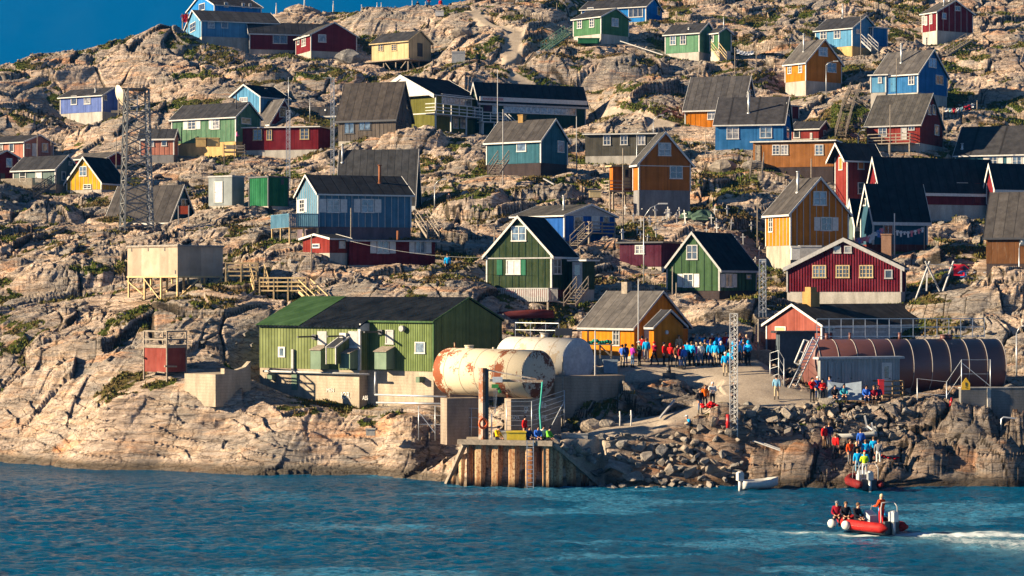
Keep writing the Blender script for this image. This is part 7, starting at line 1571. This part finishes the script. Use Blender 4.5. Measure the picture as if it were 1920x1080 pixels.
# (label, px, py of feet or seat, Y, facing, pose, jacket, trousers, head, hair, on ground?)
PE=[
 ('person in black jacket standing on the ramp, left of two companions',1313,785,149.6,20,'stand','black','denim','hair','brown',1),
 ('person in orange jacket on the ramp between two companions',1322,778,150.2,10,'stand','orange','black','hair','brown',1),
 ('person in white jacket with black trousers on the ramp, right of three',1336,776,150.4,0,'hands','white','black','hair','white',1),
 ('person in bright blue jacket sitting on the rocks at the ramp edge',1291,803,148.3,-70,'sit','bright blue','beige','cap','white',0),
 ('person in dark clothes half hidden behind the slim white lattice mast',1376,775,151,0,'stand','black','black','hair','black',1),
 ('person in light blue shirt and beige trousers walking near the curved gate',1456,751,152.2,170,'walk','light blue','beige','hair','black',1),
 ('person in red top raising a hand, first of the trio by the shed',1523,755,151.9,10,'photo','red','black','hair','black',1),
 ('person in navy clothes and white cap, middle of the trio by the shed',1533,754,152.3,20,'stand','blue','navy','cap','white',1),
 ('person in red top with crossed arms, right of the trio by the shed',1542,755,151.8,0,'hands','red','black','hair','black',1),
 ('person with white sleeves behind the pale metal panels',1556,722+22,153.2,-60,'stand','navy','black','hair','black',1),
 ('child in black crouching before the left pale metal panel',1565,750,151.5,0,'sit','black','black','hair','black',0),
 ('person in teal jacket sitting before the pale metal panels',1582,748,151.5,0,'sit','teal','black','hair','black',0),
 ('person in blue top sitting left of two others by the red cabinet',1624,750,151.3,0,'sit','blue','navy','hair','black',0),
 ('person in dark red top sitting in the middle by the red cabinet',1638,751,151.3,0,'sit','dark red','black','hair','brown',0),
 ('person in grey top sitting right beside the red cabinet',1646,750,151.5,0,'sit','navy','black','hair','black',0),
 ('person in red life vest and brown trousers, leftmost on the boulder path',1546,857,147.3,40,'stand','red','brown','hair','black',1),
 ('person in navy jacket behind the red vest on the boulder path',1555,856,147.5,200,'stand','navy','grey','hair','brown',1),
 ('person in red coat and black trousers walking down to the inflatable boat',1567,868,146.9,150,'walk','red','black','hair','brown',1),
 ('person in dark orange vest standing left of the boarding group',1594,872,146.4,20,'stand','dark orange','grey','hair','brown',1),
 ('person in black standing inside the boarding group at the rocks',1606,876,146.3,30,'stand','black','black','hair','beige',1),
 ('person in bright blue jacket at the back left of the boarding group',1614,868,147.0,180,'stand','blue','navy','hair','brown',1),
 ('person in bright blue jacket in the centre of the boarding group',1623,874,146.4,180,'stand','bright blue','navy','hair','brown',1),
 ('person in bright blue jacket at the back right of the boarding group',1638,872,146.7,180,'stand','bright blue','black','hair','brown',1),
 ('person with backpack and pale trousers at the right of the boarding group',1647,888,145.9,170,'stand','grey','white','hair','brown',1),
 ('person in light blue jacket stepping into the moored inflatable boat',1608,891,144.6,180,'stand','bright blue','light blue','hair','brown',0),
 ('person in bright blue jacket and red cap seated in the moored boat',1622,893,144.9,180,'stand','bright blue','navy','cap','red',0),
 ('boat driver in lime green jacket at the stern of the moored boat',1621,897,143.3,180,'drive','lime green','white','hair','beige',0),
 ('person in yellow jacket sitting on the pier beside the crane',932,824,145.8,60,'sit','yellow','black','hair','black',0),
 ('person in red top standing behind the yellow fish tub',984,828,146.6,60,'stand','red','black','hair','black',0),
 ('person in navy clothes sitting right of the yellow fish tub',991,824,145.7,40,'sit','navy','navy','hair','black',0),
 ('person in blue and white top sitting on the pier under the hose',1008,824,145.6,20,'sit','blue','navy','hair','black',0),
 ('person in white top sitting between two others on the pier',1018,823,146.0,20,'sit','white','black','hair','black',0),
 ('person in green top sitting at the right corner of the pier',1028,825,145.3,60,'sit','green','black','hair','black',0),
 ('person in black walking on the grassy path above the blue battened house',842,386,222.5,170,'walk','black','denim','hair','black',1),
 ('person in bright blue jacket bending at the rack left of the dark green house',839,500,182.6,180,'stand','bright blue','black','hair','brown',1),
 ('person in pink top on the timber platform by the dark red flat house',444,272,252.2,100,'hands','pink','black','hair','black',0),
 ('small person in dark red standing on the ridge near the top centre',804,9,326,0,'stand','dark red','black','hair','black',1),
 ('small person in red sitting on the ridge at the top centre',826,9,326,0,'stand','red','black','hair','black',1),
 ('small person in black left of the others on the ridge',783,10,327,0,'stand','black','black','hair','black',1)]
for l,px,py,Y,fc,ps,jk,tr,hd,hc,og in PE:
    p=P(px,py,Y)
    if og: p.z=ground(p.x,p.y)
    if ps=='sit': p.z+=-.05+ (0.12 if py<800 else 0)
    person(l,p,R(fc),ps,jk,tr,hd,hc,.95)
# in the moving boat
def inboat(x,y,z,rz,label,pose,jk,tr,hd,hc):
    a=R(128); p=BOATZ+Vector((x*math.cos(a)-y*math.sin(a),x*math.sin(a)+y*math.cos(a),z)); person(label,p,rz,pose,jk,tr,hd,hc)
inboat(1.55,.62,.62,R(-10),'passenger in red vest sitting at the bow of the moving boat','sit','dark red','black','cap','grey')
inboat(.95,.60,.62,R(0),'passenger in black jacket sitting second in the moving boat','sit','black','black','hair','brown')
inboat(.15,.62,.62,R(40),'bareheaded passenger in black leaning on the tube of the moving boat','sit','black','black','hair','brown')
inboat(-.5,-.55,.62,R(100),'passenger in bright blue jacket half hidden in the moving boat','sit','bright blue','black','hair','beige')
inboat(-1.05,0,.32,R(128+90),'helmsman in orange red suit standing at the stern of the moving boat','drive','dark orange','red','hair','beige')
